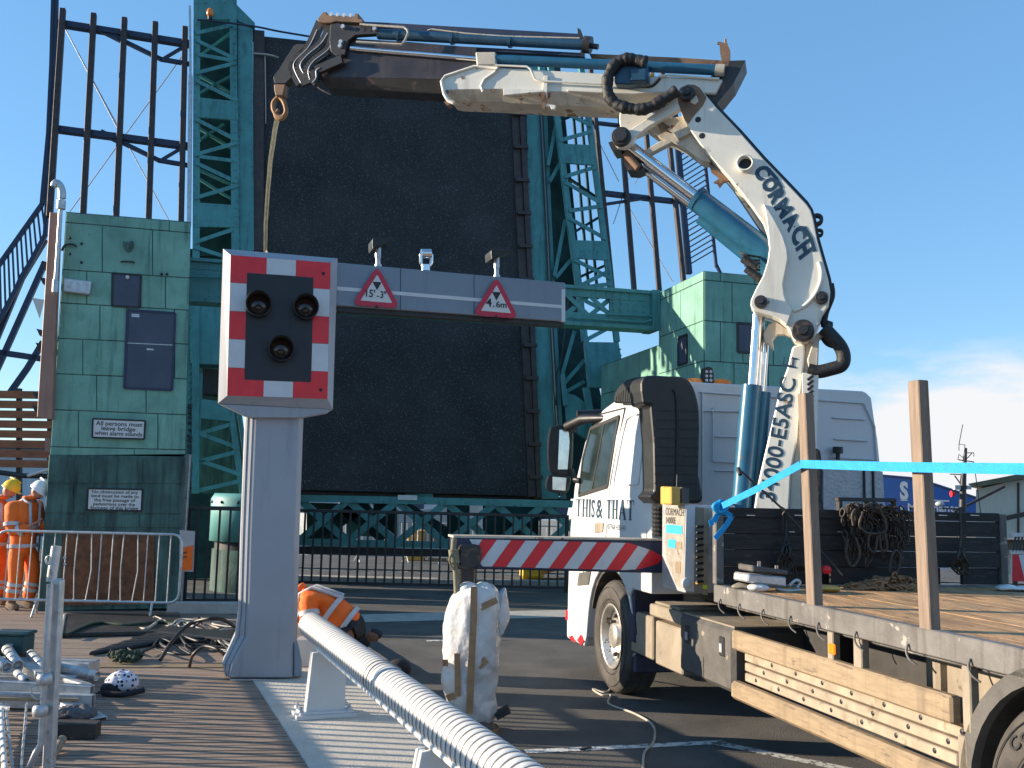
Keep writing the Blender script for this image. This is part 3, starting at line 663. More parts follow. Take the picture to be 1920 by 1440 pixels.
# right tower
C = PY(1320, 508, 16.0); qR, qA = rot(15)
kios2 = thing('control_tower', 'right copper clad bridge control tower with one side in sunshine', 'tower', V((C.x+.8, C.y+1, 0)))
H = C.z
def box_at(mb, p, w, d, z0, z1, R=qR, A=qA, mi=0):
    p = V((p.x, p.y, 0)); mb.prism([p+V((0, 0, z0)), p+R*w+V((0, 0, z0)), p+R*w+A*d+V((0, 0, z0)), p+A*d+V((0, 0, z0))], (0, 0, z1-z0), mi)
b = MB(); box_at(b, C, 1.75, 1.86, 0, H); b.build('wall', 'verdigris_dirty_shaded', kios2)
b = MB(); box_at(b, C+qA*1.862+qR*.05, 1.7, 3.2, 0, 4.75); b.build('wing', 'verdigris_dirty_shaded', kios2)
b = MB()
def plates(mb, p, R, N, W, rows):                      # cladding sheets with open joints on an upright face
    for (z0, z1, sp) in rows:
        xs = [0]+list(sp)+[W]
        for x0, x1 in zip(xs, xs[1:]):
            q = V((p.x, p.y, 0)); mb.prism([q+R*(x0+.008)+V((0, 0, z0+.008))+N*.012, q+R*(x1-.008)+V((0, 0, z0+.008))+N*.012, q+R*(x1-.008)+V((0, 0, z1-.008))+N*.012, q+R*(x0+.008)+V((0, 0, z1-.008))+N*.012], -N*.012)
zs = [H-.14*0, H-.16, H-.86, H-1.55, H-2.25, H-2.95, H-3.65, .5, 0]
plates(b, C, qR, -qA, 1.75, [(zs[i+1], zs[i], [(.3, .95), (.52, 1.2), (.3, .72, 1.3), (.55, 1.2), (.4, 1.1), (.6, 1.3), (.4, 1.1), (.9,)][i]) for i in range(8)])
plates(b, C, qA, -qR, 1.86, [(zs[i+1], zs[i], [(1.1,), (.9, 1.5), (.55, 1.2), (.4, 1.1), (.6, 1.3), (.5, 1.2), (.6,), (.9,)][i]) for i in range(8)])
plates(b, C+qA*1.866+qR*.05, qA, -qR, 3.2, [(0, .9, (.8, 2)), (.9, 1.7, (1.2, 2.2)), (1.7, 2.5, (.7, 1.9)), (2.5, 3.3, (1.1, 2.3)), (3.3, 4.1, (.6, 1.8)), (4.1, 4.74, (1.2, 2.4))])
b.build('cladding', 'verdigris', kios2, bev=.004)
def recess(p, R, N, x0, x1, z0, z1):
    b = MB(); q = V((p.x, p.y, 0)); b.prism([q+R*x0+V((0, 0, z0))+N*.02, q+R*x1+V((0, 0, z0))+N*.02, q+R*x1+V((0, 0, z1))+N*.02, q+R*x0+V((0, 0, z1))+N*.02], -N*.02); o = b.build('window', 'slate_door', kios2)
    b = MB()
    for (a, c, d, e) in ((x0, z0, x1, z0), (x1, z0, x1, z1), (x1, z1, x0, z1), (x0, z1, x0, z0)): b.strut(q+R*a+V((0, 0, c))+N*.03, q+R*d+V((0, 0, e))+N*.03, .04, .03, N)
    b.build('frame', 'black_steel', o)
recess(C, qA, -qR, .62, .98, H-1.5, H-1.0); recess(C, qR, -qA, .62, .95, H-1.36, H-.86); recess(C+qA*1.866+qR*.05, qA, -qR, .7, 1.1, 2.7, 3.3)

# ================================================================ lattice girder and drum seen behind the railing
HP = Plane((0, 19.6, 0), (0, -1, 0))
low = thing('lattice_girder', 'low teal lattice girder with crossed bars behind the black railing', 'girder', V((-1.5, 19.7, 0)))
pm = 19.6/1800
b = MB(); hy = lambda x, y: y+(x-560)*.022
b.strut(HP(455, hy(455, 934)), HP(1085, hy(1085, 934)), 13*pm, .14, HP.n); b.strut(HP(455, hy(455, 1016)), HP(1085, hy(1085, 1016)), 12*pm, .14, HP.n)
b.rivets(HP(460, hy(460, 936), .003), HP(1080, hy(1080, 936), .003), HP.n, .55, .03)
b.build('flange', 'teal', low)
b = MB(); x = 470
while x < 1075:
    b.angle(HP(x, hy(x, 1012), -.02), HP(x+88, hy(x+88, 938), -.02), 13*pm, HP.n, .02); b.angle(HP(x, hy(x, 938), -.07), HP(x+88, hy(x+88, 1012), -.07), 13*pm, HP.n, .02)
    x += 92
b.build('lattice_bar', 'teal', low)
b = MB()
for q in ((560, 905, 690, 930), (760, 915, 812, 935)): b.prism([HP(x, y, -.5) for x, y in ((q[0], q[1]), (q[2], q[1]+3), (q[2], q[3]+3), (q[0], q[3]))], (0, .1, 0))
b.prism([HP(x, y, -1.2) for x, y in ((650, 950), (745, 955), (745, 1008), (650, 1004))], (0, .3, 0)); b.build('machinery_plate', 'teal', low)
b = MB()
for q in ((575, 640), (700, 742), (838, 880), (905, 1010)): b.prism([HP(x, y, -.9) for x, y in ((q[0], 942), (q[1], 944), (q[1], 1012), (q[0], 1010))], (0, .2, 0))
for q in (((600, 1000), (690, 945)), ((760, 950), (850, 1008)), ((640, 950), (720, 1010)), ((930, 1008), (1040, 950))): b.strut(HP(*q[0], -.6), HP(*q[1], -.6), .22, .2, HP.n)
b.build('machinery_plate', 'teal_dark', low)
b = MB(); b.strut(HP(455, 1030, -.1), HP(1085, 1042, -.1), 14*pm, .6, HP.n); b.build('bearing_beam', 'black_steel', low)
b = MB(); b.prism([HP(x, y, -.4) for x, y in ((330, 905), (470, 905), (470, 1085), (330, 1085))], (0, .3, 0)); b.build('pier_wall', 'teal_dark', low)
b = MB(); 
b.prism([HP(x, y, .03) for x, y in ((746, 928), (782, 929), (782, 938), (746, 937))], (0, .02, 0)); b.build('name_plate', 'sign_white', low)
DP = PY(440, 1080, 17.6)
drum = thing('steel_drum', 'rounded pale teal steel casing standing behind the left railing', 'casing', V((DP.x, DP.y, 0)))
b = MB(); c = V((DP.x+.1, DP.y+.75, 0)); zt = PY(418, 925, 16.9).z; zm = PY(418, 1020, 16.9).z
b.ring(c, (0, 0, 1), [(zm, .7), (zm, .80), (zt-.1, .80), (zt, .74), (zt, 0)], 40); b.build('casing', 'teal_pale', drum)
b = MB(); b.ring(c, (0, 0, 1), [(0, .74), (.75, .74), (.75, .6)], 32); b.build('pedestal', 'verdigris_dirty_shaded', drum)  # darker coat puts the pedestal's shade into its colour
b = MB(); b.ring(c, (0, 0, 1), [(.75, .70), (zm, .70)], 32); b.build('collar', 'black_steel', drum)
b = MB()
for k in range(14): a = k*math.tau/14+.1; b.ball(c+V((math.cos(a)*.80, math.sin(a)*.80, zt-.16)), .03, seg=6, rings=4)
b.build('bolts', 'black_steel', drum)

# ================================================================ railings
def railing(name, A, B, h, step, bar, label, z0=0.0, posts=(0, 1), foot_h=.10):
    A, B = V((A[0], A[1], z0)), V((B[0], B[1], z0)); u = (B-A); L = u.length; u.normalize(); n = V((u.y, -u.x, 0)); Z = V((0, 0, 1))
    if n.y > 0: n = -n
    t = thing(name, label, 'railing', A.lerp(B, .5), 'black picket railings before the bridge')
    b = MB(); b.strut(A+Z*h, B+Z*h, .06, .06, n); b.build('top_rail', 'black_steel', t, bev=.006)
    b = MB(); b.strut(A+Z*foot_h, B+Z*foot_h, .05, .05, n); b.build('bottom_rail', 'black_steel', t, bev=.006)
    k = int(L/step); b = MB()
    for i in range(k+1):
        p = A+u*(L*i/k)-n*.02; b.strut(p+Z*(foot_h+.025), p+Z*(h-.03), bar, bar, n)
    b.build('pickets', 'black_steel', t)
    b = MB()
    for f in posts: p = A.lerp(B, f)-n*.1; b.strut(p, p+Z*(h+.02), .07, .07, n)
    b.build('post', 'black_steel', t)
    return t
g0, g1 = G(548, 1101), G(1062, 1112)
railing('picket_railing', g0[:2], g1[:2], 1.48, .172, .036, 'long black picket railing across the road behind the signal post')
l0, l1 = G(341, 1139, .12), G(462, 1139, .12)
t = railing('picket_railing', l0[:2], l1[:2], 1.44, .15, .030, 'short black picket railing between copper tower and signal post', .12, posts=(0,))
b = MB(); p = G(341, 1140, .12); zt = PY(341, 852, p.y).z; b.box((p.x-.03, p.y-.03, (zt+.12)/2), (.035, 0, 0), (0, .035, 0), (0, 0, (zt-.12)/2)); tag(b.build('steel_post', 'galvanised', bev=.006), 'tall square steel post at the right edge of the left copper tower', 'post')
b = MB(); p = G(350, 1150, .12); b.box((p.x+.45, p.y+.05, .20), (.7, .12, 0), (-.02, .08, 0), (0, 0, .08)); tag(b.build('kerb_block', 'concrete', bev=.01), 'low grey concrete block under the short railing', 'kerb block')
# orange notice behind clear acrylic, fixed to the railing
p = PY(350, 1000, 13.7); AP = Plane((0, 13.75, 0), (0, -1, 0))
t = thing('notice_holder', 'clear acrylic holder with an orange notice on the short railing', 'notice', AP(352, 1072))
b = MB(); b.prism([AP(x, y) for x, y in ((337, 994), (365, 996), (362, 1072), (336, 1071))], (0, .02, 0)); b.build('holder', 'clear_acrylic', t)
b = MB(); b.prism([AP(x, y, .012) for x, y in ((339, 1028), (362, 1022), (360, 1068), (338, 1070))], (0, .008, 0)); b.build('paper', 'orange', t)
b = MB(); b.prism([AP(x, y, .018) for x, y in ((342, 1036), (350, 1034), (350, 1037), (342, 1039))], (0, .004, 0)); b.prism([AP(x, y, .018) for x, y in ((341, 1044), (350, 1042), (350, 1045), (341, 1047))], (0, .004, 0)); b.build('print', 'rust', t)
# side railing of the footway, left of the photographer: its pickets throw the striped shadows
a0 = V((-2.72, 3.0, 0)); a1 = V((-5.35, 9.2, 0))
t = railing('picket_railing', a0[:2], a1[:2], 1.42, .165, .034, 'black picket railing along the footway edge left of the steel pile', .12)
b = MB(); b.strut(a0+V((0, 0, .95)), a1+V((0, 0, .95)), .07, .03, V((1, .3, 0))); b.build('mid_rail', 'black_steel', t)
# ================================================================ signal post with chequered panel
sb = G(515, 1274, .12)
SP = yawplane(sb, 15.0); sR, sA = rot(15.0)
sig = thing('signal_post', 'tall grey signal post carrying a red and white chequered panel with three dark lamps', 'traffic signal', V((sb.x, sb.y+.2, .12)))
# levels: y px, left chamfer outer, front left, front right, right chamfer outer, at the front plane
lev = [(770, 459, 481, 561, 570), (1000, 450, 471.5, 552.5, 562), (1150, 446, 467, 549.5, 558.5), (1195, 440, 466, 549, 558), (1248, 416, 436, 548, 557), (1271, 422, 430, 547.5, 556)]
b = MB(); vs = []
for (y, a, c, d, e) in lev:
    A, B_, C_, D_ = SP(a, y), SP(c, y), SP(d, y), SP(e, y)
    vs += [A+sA*.09, B_, C_, D_+sA*.06, D_+sA*.42, A+sA*.42]
n = len(lev); fs = [[i*6+k, i*6+(k+1) % 6, (i+1)*6+(k+1) % 6, (i+1)*6+k] for i in range(n-1) for k in range(6)]
b.add(vs, fs+[list(range(6)), list(range(6*n-1, 6*n-7, -1))]); b.build('post', 'grey_paint', sig, bev=.012, seg=2)
b = MB()                                            # thin cover seams on the lit chamfer
for o in (.30, .72):
    q = [SP(a+(c-a)*o, y)+sA*(.09*(1-o))-sA*.004-sR*.003 for (y, a, c, d, e) in lev]
    b.tube(q, .004, 5)
b.build('seam', 'beam_grey', sig)
b = MB(); q = [SP(x, y, .0) for x, y in ((430, 1273), (547, 1274), (547, 1282), (438, 1282))]; b.prism(q, sA*.4); b.build('base_plate', 'galvanised', sig)
b = MB(); q = [SP(x, y, .02) for x, y in ((552, 1205), (560, 1210), (566, 1240), (566, 1268), (552, 1268))]; b.prism(q, sA*.3); b.build('side_cover', 'beam_grey', sig, bev=.006)
# panel box
PP = Plane(SP.p - sA*.16, SP.n)
inn = [(432.6, 478), (620, 492.6), (614, 748), (426, 741.7)]; out = [(418.2, 466.4), (633, 484.6), (624, 767.5), (408.7, 756)]
I = [PP(*q) for q in inn]; O_ = [PP(*q, -.075) for q in out]; Bk = [p+sA*.16 for p in O_]
b = MB(); b.add(I+O_+Bk, [(i, (i+1) % 4, (i+1) % 4+4, i+4) for i in range(4)] + [(i+4, (i+1) % 4+4, (i+1) % 4+8, i+8) for i in range(4)] + [(0, 1, 2, 3), (8, 9, 10, 11)])
box_ = b.build('panel_box', 'grey_paint', sig)
def uv(u, v, off=0.0):
    (x0, y0), (x1, y1), (x2, y2), (x3, y3) = inn
    x = (x0*(1-u)+x1*u)*(1-v)+(x3*(1-u)+x2*u)*v; y = (y0*(1-u)+y1*u)*(1-v)+(y3*(1-u)+y2*u)*v
    return PP(x, y, off)
bw, bt = .168, .118; vv = [0, .195, .397, .597, .80, 1]; uu = [0, .360, .655, 1]
red, whi = MB(), MB()
def cell(mb, u0, v0, u1, v1): g = .002; mb.prism([uv(u0+g, v0+g, .004), uv(u1-g, v0+g, .004), uv(u1-g, v1-g, .004), uv(u0+g, v1-g, .004)], sA*.003)
for j in range(1, 4):
    for (u0, u1) in ((0, bw), (1-bw, 1)): cell(red if j == 2 else whi, u0, vv[j], u1, vv[j+1])
for (v0, v1, vi0, vi1) in ((0, bt, 0, vv[1]), (1-bt, 1, vv[4], 1)):
    cell(whi, uu[1], v0, uu[2], v1)
    top = v0 == 0
    for (ua, ub, uc) in ((0, bw, uu[1]), (1, 1-bw, uu[2])):
        pts = [(ua, 0), (uc, 0), (uc, bt), (ub, bt), (ub, vv[1]), (ua, vv[1])] if top else [(ua, 1), (uc, 1), (uc, 1-bt), (ub, 1-bt), (ub, vv[4]), (ua, vv[4])]
        red.prism([uv(*p, .004) for p in pts], sA*.003)
red.build('red_chequer', 'signal_red', sig); whi.build('white_chequer', 'signal_white', sig)
b = MB(); b.prism([uv(bw, bt, .006), uv(1-bw, bt, .006), uv(1-bw, 1-bt, .006), uv(bw, 1-bt, .006)], sA*.006); b.build('backboard', 'signal_face', sig)
b = MB()
for (u, v) in ((.93, .083), (.93, .935)): b.ring(uv(u, v, .005), SP.n, [(0, .016), (.004, .014), (.004, 0)], 12)
b.build('bolt', 'ink', sig)
for (u, v) in ((.290, .345), (.760, .345), (.526, .655)):
    c = uv(u, v, .008); r = .118
    b = MB(); b.ring(c, SP.n, [(0, r*.97), (.03, r), (.10, r*.98), (.10, r*.92), (.01, r*.86)], 36)
    # hood: upper half reaches further out
    hv = []; hf = []; K = 26
    for k in range(K+1):
        a = math.pi*(-.12+1.24*k/K); q = sR*math.cos(a)+V((0, 0, 1))*math.sin(a); ln = .10+.05*max(0, math.sin(a))
        hv += [c+q*r*1.0+SP.n*.09, c+q*r*.99+SP.n*ln, c+q*r*.94+SP.n*ln, c+q*r*.94+SP.n*.09]
    for k in range(K): hf += [(4*k+i, 4*k+4+i, 4*k+4+(i+1) % 4, 4*k+(i+1) % 4) for i in range(4)]
    b.add(hv, hf, 0, True); lm = b.build('signal_lamp', 'black_plastic', sig)
    b = MB(); b.ring(c, SP.n, [(.012, r*.88), (.030, r*.6), (.038, 0)], 28); b.build('lens', 'lamp_glass', lm)
    b = MB(); b.ring(c-V((0, 0, .03)), SP.n, [(.035, .035), (.05, .02), (.055, 0)], 14); b.build('bulb', 'lamp_bulb', lm)
# shoulders under the panel
b = MB(); q = [PP(x, y, -.08) for x, y in ((412, 757), (622, 767), (615, 774), (566, 783), (470, 783), (458, 779))]; b.prism(q, sA*.14); b.build('shoulder', 'grey_paint', sig, bev=.006)

# ================================================================ horizontal height beam with its signs
BP = yawplane(PY(632, 530, 9.05), 18.5); bR, bA = rot(18.5)
beam = thing('height_beam', 'long grey horizontal barrier beam with white centre stripe beside the chequered panel', 'beam', BP(840, 590))
q = [(615, 490.5), (1060, 530), (1060, 602), (615, 571)]
b = MB(); b.prism([BP(*p) for p in q], bA*.16); b.build('beam', 'beam_grey', beam, bev=.006)
b = MB(); b.prism([BP(x, y, .004) for x, y in ((632, 537), (1053, 572), (1053, 578), (632, 544))], bA*.004); b.build('stripe', 'signal_white', beam)
b = MB(); b.prism([BP(x, y, .008) for x, y in ((1053, 542), (1060, 542), (1060, 603), (1053, 602))], bA*.18); b.build('end_cap', 'signal_white', beam, bev=.004)
b = MB()
for x in (751, 889): yy = 490.5+(x-615)*.0888; b.strut(BP(x, yy, .002), BP(x, yy+78-(x-750)*.02, .002), .006, .004, BP.n)
b.build('seam', 'ink', beam)
b = MB(); b.prism([BP(x, y, -.05) for x, y in ((632, 573), (1058, 603), (1058, 612), (632, 583))], bA*.10); b.build('under_shadow', 'black_steel', beam)  # black bar stands in for the shadow below the beam
def tri_sign(ap, bl, br, label, words):
    t = thing('height_sign', label, 'road sign', BP((bl[0]+br[0])/2, (bl[1]+br[1])/2, .03), 'height limit signs on the beam')
    A, B_, C_ = BP(*ap, .03), BP(*bl, .03), BP(*br, .03); c = (A+B_+C_)/3
    def rounded(s, r):
        P = [c+(p-c)*s for p in (A, B_, C_)]; out = []
        for i in range(3):
            p = P[i]; a = (P[i-1]-p).normalized(); d = (P[(i+1) % 3]-p).normalized()
            for k in range(5): f = k/4; out.append((p+a*r)*(1-f)**2+p*2*f*(1-f)+(p+d*r)*f**2)
        return out
    b = MB(); b.prism(rounded(1.06, .09), bA*.012); b.build('border', 'sign_border', t)
    b = MB(); b.prism([p+BP.n*.004 for p in rounded(.69, .012)], bA*.004); b.build('face', 'sign_white', t)
    b = MB()
    def at(x, y): return BP(x, y, .037)
    mx = ap[0]; cx, cy = words['c']
    b.prism([at(cx-8.5, cy-25), at(cx+8.5, cy-24), at(cx, cy-9)], bA*.002); b.prism([at(cx-5, cy+24), at(cx+4, cy+25), at(cx-.5, cy+18)], bA*.002)
    for (s, x0, x1, y0, h) in words['t']: text(b, s, at(x0, y0), at(x1, y0+(x1-x0)*.085), h, (0, 0, 1), BP.n, .001, bold=.015)
    b.build('lettering', 'ink', t)
tri_sign((707.6, 500), (662, 570), (748.5, 577), 'left red triangle on the beam reading 15 feet 3 inches', {'c': (707, 553), 't': [("15'", 686, 703, 556, .075), ('-', 706, 711, 558, .018), ('3"', 713, 724, 558.5, .070)]})
tri_sign((931.5, 520), (888.5, 589), (970.5, 596), 'right red triangle on the beam reading 4.6m', {'c': (931, 572), 't': [('4', 911, 922, 574, .085), ('.', 924, 927, 575.3, .014), ('6m', 930, 950, 576, .065)]})
def sign_lamp(x, ys, yp, hx0, hx1, hy0, hy1, label):
    t = thing('sign_lamp', label, 'lamp', BP(x, ys, -.06), 'lamps above the height signs')
    b = MB(); b.cyl(BP(x, ys, -.06), BP(x-.5, yp, -.06), .024, 12); b.cyl(BP(x, ys, -.06), BP(x, ys-5, -.06), .035, 12); b.cyl(BP(x-.3, (ys+yp)/2+2, -.06), BP(x-.5, yp, -.06), .030, 12); b.build('pole', 'galvanised', t)
    b = MB(); b.prism([BP(*p, .05) for p in arc2([(hx0, hy1+4), (hx0-1, hy0+5), (hx0+4, hy0), (hx0+16, hy0+1)], 3) + [(hx1, hy0+2), (hx1, hy0+5), (hx0+12, hy1), (hx0+7, hy1-2), (hx0+4, hy1+3)]], bA*.22); b.build('lamp_head', 'black_plastic', t, bev=.012, seg=2)
sign_lamp(709, 501, 462, 699, 737, 445, 463, 'black flat headed lamp on a short pole above the 15 foot sign')
sign_lamp(931.5, 521, 482, 922, 960, 466, 482, 'black flat headed lamp on a short pole above the 4.6m sign')
t = thing('camera_mount', 'bright steel swivel bracket on top of the beam between the two sign lamps', 'bracket', BP(799, 507, -.06))
b = MB(); b.cyl(BP(798, 508, -.06), BP(798, 497, -.06), .045, 12); b.cyl(BP(790, 476, -.06), BP(808, 476, -.06), .05, 12); b.build('body', 'chrome', t)
for x0, x1 in ((792, 789), (805, 809)):
    b = MB(); b.tube([BP(x0, 499, -.06), BP(x1, 492, -.06), BP(x1, 477, -.06)], .018, 8); b.build('arm', 'chrome', t)

# ================================================================ tubular barrier
tA, tB = PY(583, 1172, 8.45), None
zt = tA.z
tdir = (G(958, 1459, zt) - tA); tdir.z = 0; tdir.normalize()
tub = thing('tube_barrier', 'white ribbed tubular barrier on leaning plate posts beside the road', 'barrier', tA+tdir*2-V((0, 0, zt-.12)))
b = MB(); r = .108; prof = [(0, r*.55), (.0, r*.93), (.012, r)]; s = .012
while s < 7.2: prof += [(s+.052, r), (s+.056, r-.006), (s+.066, r-.006), (s+.070, r)]; s += .070
prof += [(s+.03, r), (s+.03, 0)]
b.ring(tA, tdir, prof, 40); b.build('tube', 'white_paint', tub)
b = MB(); s = .012  # dark rings: joints and seams, thin ridge shadows painted in
while s < 7.2: b.ring(tA, tdir, [(s+.053, r+.0006), (s+.066, r+.0006)], 40); s += .070
b.ring(tA, tdir, [(2.52, r+.004), (2.535, r+.004)], 40); b.ring(tA, tdir, [(2.60, r+.004), (2.615, r+.004)], 40); b.build('seam_shadow', 'seam_shadow_grey', tub)
b = MB()
q = tdir.cross(V((0, 0, 1))).normalized()
if q.x > 0: q = -q
for s0, s1 in ((.9, 2.56), (2.60, 6.9)): b.tube([tA+tdir*s0+q*r*.86-V((0, 0, r*.55)), tA+tdir*s1+q*r*.86-V((0, 0, r*.55))], .016, 8)
b.build('clamp_strip', 'white_paint', tub)
for k, (bx, by) in enumerate(((602, 1341), (797, 1600))):
    base = G(bx, by, .12); s = (base-tA).dot(tdir); top = tA+tdir*(s-.03)-V((0, 0, .06))
    N = -tdir; base = top + (base-top)*V((1, 1, 0)) if False else base
    L = V((top.x-base.x, top.y-base.y, 0)); ac = q if q.dot(L) > 0 else -q
    w0 = .25
    c0 = V((base.x, base.y, .15)); c1 = V((top.x, top.y, top.z))
    b = MB(); pr = [c0-ac*.13, c0+ac*.17, c1+ac*.12, c1-ac*.03-V((0, 0, .01)), c1-ac*.14+V((0, 0, -.03))]; b.prism(pr, tdir*-.028)
    b.prism([p+tdir*.07 for p in pr], tdir*-.028); b.prism([c0-ac*.13, c1-ac*.13-V((0, 0, .03)), c1-ac*.10-V((0, 0, .03)), c0-ac*.10], tdir*.07)
    b.build('post', 'white_paint', tub, bev=.004)
    b = MB(); b.box(V((base.x, base.y, .135))+ac*.02, ac*.23, tdir*.14, (0, 0, .015)); b.box(V((base.x, base.y, .158))+ac*.02, ac*.20, tdir*.115, (0, 0, .008)); pl = b.build('base_plate', 'white_paint', tub, bev=.004)
    b = MB()
    for e, f in ((-.17, .08), (-.17, -.08), (.2, .08), (.2, -.08)): p = V((base.x, base.y, .166))+ac*e+tdir*f; b.ring(p, (0, 0, 1), [(0, .024), (.022, .024), (.022, .012), (.04, .012), (.04, 0)], 6)
    b.build('bolt', 'galvanised', pl)
    b = MB()
    for e, f in ((.0, -.07), (.07, -.11)): p = c1+ac*e+V((0, 0, f))+tdir*.0422; b.ring(p+tdir*.0278, tdir, [(0, .02), (.01, .018), (.01, 0)], 12)
    b.build('bolt', 'chassis', tub)

# ================================================================ wrapped equipment post on the road
wp = G(886, 1372)
wr = thing('wrapped_post', 'equipment post wrapped in white bubble plastic and brown tape on the road', 'wrapped post', V((wp.x, wp.y, 0)))
WP = Plane((0, wp.y, 0), (0, -1, 0))
lv = [(1352, 862, 922), (1340, 848, 930), (1322, 838, 932), (1290, 828, 930), (1262, 825, 933), (1252, 834, 934), (1235, 832, 937), (1180, 833, 942), (1140, 838, 944), (1118, 846, 941), (1104, 858, 934), (1096, 872, 922)]
random.seed(11); b = MB(); vs = []; SEG = 28
for i, (y, x0, x1) in enumerate(lv):
    L_, R_ = WP(x0, y), WP(x1, y); c = (L_+R_)/2; rx = (R_-L_).length/2
    for k in range(SEG):
        a = math.tau*k/SEG; rr = 1+.05*math.sin(3*a+i*.7)+.035*math.sin(7*a+i*1.9)+random.uniform(-.03, .03)
        vs.append(c+V((math.cos(a)*rx*rr, math.sin(a)*min(rx, .2)*rr, .012*math.sin(5*a+i))))
fs = [[i*SEG+k, i*SEG+(k+1) % SEG, (i+1)*SEG+(k+1) % SEG, (i+1)*SEG+k] for i in range(len(lv)-1) for k in range(SEG)]
b.add(vs, fs+[list(range((len(lv)-1)*SEG, len(lv)*SEG))], 0, True)
wrp = b.build('wrapping', 'wrap', wr, sub=2)
tx = bpy.data.textures.new('crumple', 'CLOUDS'); tx.noise_scale = .16; tx.noise_depth = 3
tx2 = bpy.data.textures.new('fine_crumple', 'CLOUDS'); tx2.noise_scale = .035; tx2.noise_depth = 4
mo = wrp.modifiers.new('crumple', 'DISPLACE'); mo.texture = tx; mo.strength = .06; mo.mid_level = .5; mo.texture_coords = 'GLOBAL'
b = MB()                                            # loose flap of wrapping at the upper right and the twin lobes on top
random.seed(4); fl = [(926, 1130), (934, 1110), (950, 1098), (950, 1118), (958, 1150), (956, 1168), (944, 1186), (936, 1200)]
cc = WP(938, 1150, .02)
pts = [WP(x, y, .02+random.uniform(-.05, .05)) for x, y in fl]
b.add([cc-V((0, .06, 0))]+pts+[p+V((0, .07, 0)) for p in pts], [(0, i+1, i+2) for i in range(len(pts)-1)]+[(i+1, i+1+len(pts), i+2+len(pts), i+2) for i in range(len(pts)-1)], 0, True)
for x, y, r in ((876, 1104, .075), (906, 1104, .07)): b.ball(WP(x, y, .03), r, seg=14, rings=10, sc=(1, 1, .8))
o = b.build('flap', 'wrap', wr, sub=2); mo = o.modifiers.new('crumple', 'DISPLACE'); mo.texture = tx; mo.strength = .05; mo.texture_coords = 'GLOBAL'
b = MB()
def tape(pts, w, bulge):
    p = [WP(x, y, bulge) for x, y in pts]
    for a, c in zip(p, p[1:]): b.strut(a, c, w, .006, (0, -1, 0))
tape([(889, 1100), (888, 1160), (884, 1240), (882, 1300), (880, 1338)], .052, .225)
tape([(857, 1225), (858, 1262), (858, 1306)], .045, .218)
tape([(896, 1250), (912, 1236)], .055, .20); tape([(838, 1310), (852, 1304)], .05, .19); tape([(900, 1140), (932, 1125)], .05, .2); tape([(830, 1243), (840, 1243)], .05, .17)
b.build('tape', 'parcel_tape', wr)
b = MB(); c = WP(892, 1372); c.y += .12
b.ring(V((c.x, wp.y+.0, 0)), (0, 0, 1), [(0, .15), (.04, .16), (.06, .135), (.14, .135)], 20); b.build('pedestal', 'truck_grey', wr)
b = MB(); c = V((WP(890, 1350).x, wp.y, 0)); b.ring(c, (0, 0, 1), [(WP(0, 1362).z, .165), (WP(0, 1352).z, .19), (WP(0, 1341).z, .19)], 20); b.build('tape_band', 'parcel_tape', wr)
b = MB(); b.strut(WP(930, 1345, .1), WP(955, 1332, .1), .05, .12, (0, -1, 0)); b.build('bracket', 'chassis', wr)
# ================================================================ flatbed truck
TO = V((.975, 9.374, 0)); tR, tD = rot(13.35)
def T(x, y, z): return TO + tD*x + tR*y + V((0, 0, z))      # x forward from the front axle, y right from the left side, z up
SIDE = Plane(TO, -tR)
def tside(y): return Plane(TO+tR*y, -tR)
def tback(x): return Plane(T(x, 0, 0), -tD)
def tb(mb, x0, x1, y0, y1, z0, z1, mi=0): mb.hexa([T(x0, y0, z0), T(x1, y0, z0), T(x1, y1, z0), T(x0, y1, z0), T(x0, y0, z1), T(x1, y0, z1), T(x1, y1, z1), T(x0, y1, z1)], mi)
def tprof(mb, prof, y0, y1, mi=0): mb.prism([T(x, y0, z) for x, z in prof], tR*(y1-y0), mi)
Zu = V((0, 0, 1))
truck = thing('flatbed_truck', 'white flatbed truck with timber bed parked beside the wrapped post', 'truck', T(-3, 1.2, 0))
# cab shell: side profile with wheel arch, swept across
arch = [(math.cos(a)*.66, .52+math.sin(a)*.66) for a in [rad(x) for x in range(0, 181, 12)]]
prof = [(1.39, .40), (1.40, .75), (1.37, 1.15), (1.34, 1.5), (1.296, 1.7), (1.24, 1.95), (.98, 2.42), (.78, 2.66), (.55, 2.78), (.2, 2.84), (-1.08, 2.86), (-1.08, 2.66), (-1.08, 2.42), (-1.08, 1.95), (-1.08, 1.7), (-1.08, 1.02), (-.40, 1.02)]
prof = prof[:-1] + [(-.62, 1.02)] + [(x, z) for x, z in arch[::-1] if z > 1.0][:0] + [(-.55, .95)] + [(x, z) for x, z in arch if True][::-1][2:-1] + [(.70, .40)]
CW = 2.27
b = MB(); ys = [0, .05, .16, CW-.16, CW-.05, CW]; ins = [.0, 0, 0, 0, 0, 0]
n = len(prof); vs = []
for j, y in enumerate(ys):
    k = (.045, .012, 0, 0, .012, .045)[j]
    for (x, z) in prof:
        zz = z - (k*1.3 if z > 2.5 else 0); xx = x - (k if x > 1.2 else 0); yy = y + ((.10*max(0, (z-1.7)/1.1)**1.5) if j < 3 else -(.10*max(0, (z-1.7)/1.1)**1.5))*(1 if j in (0, 1, 4, 5) else .3)
        vs.append(T(xx, yy, zz))
fs = [[j*n+i, j*n+(i+1) % n, (j+1)*n+(i+1) % n, (j+1)*n+i] for j in range(len(ys)-1) for i in range(n)]
cap = [list(range(5))+list(range(14, n)), [4, 5, 13, 14], [5, 6, 12, 13], [6, 7, 11, 12], [7, 8, 9, 10, 11]]; e_ = (len(ys)-1)*n
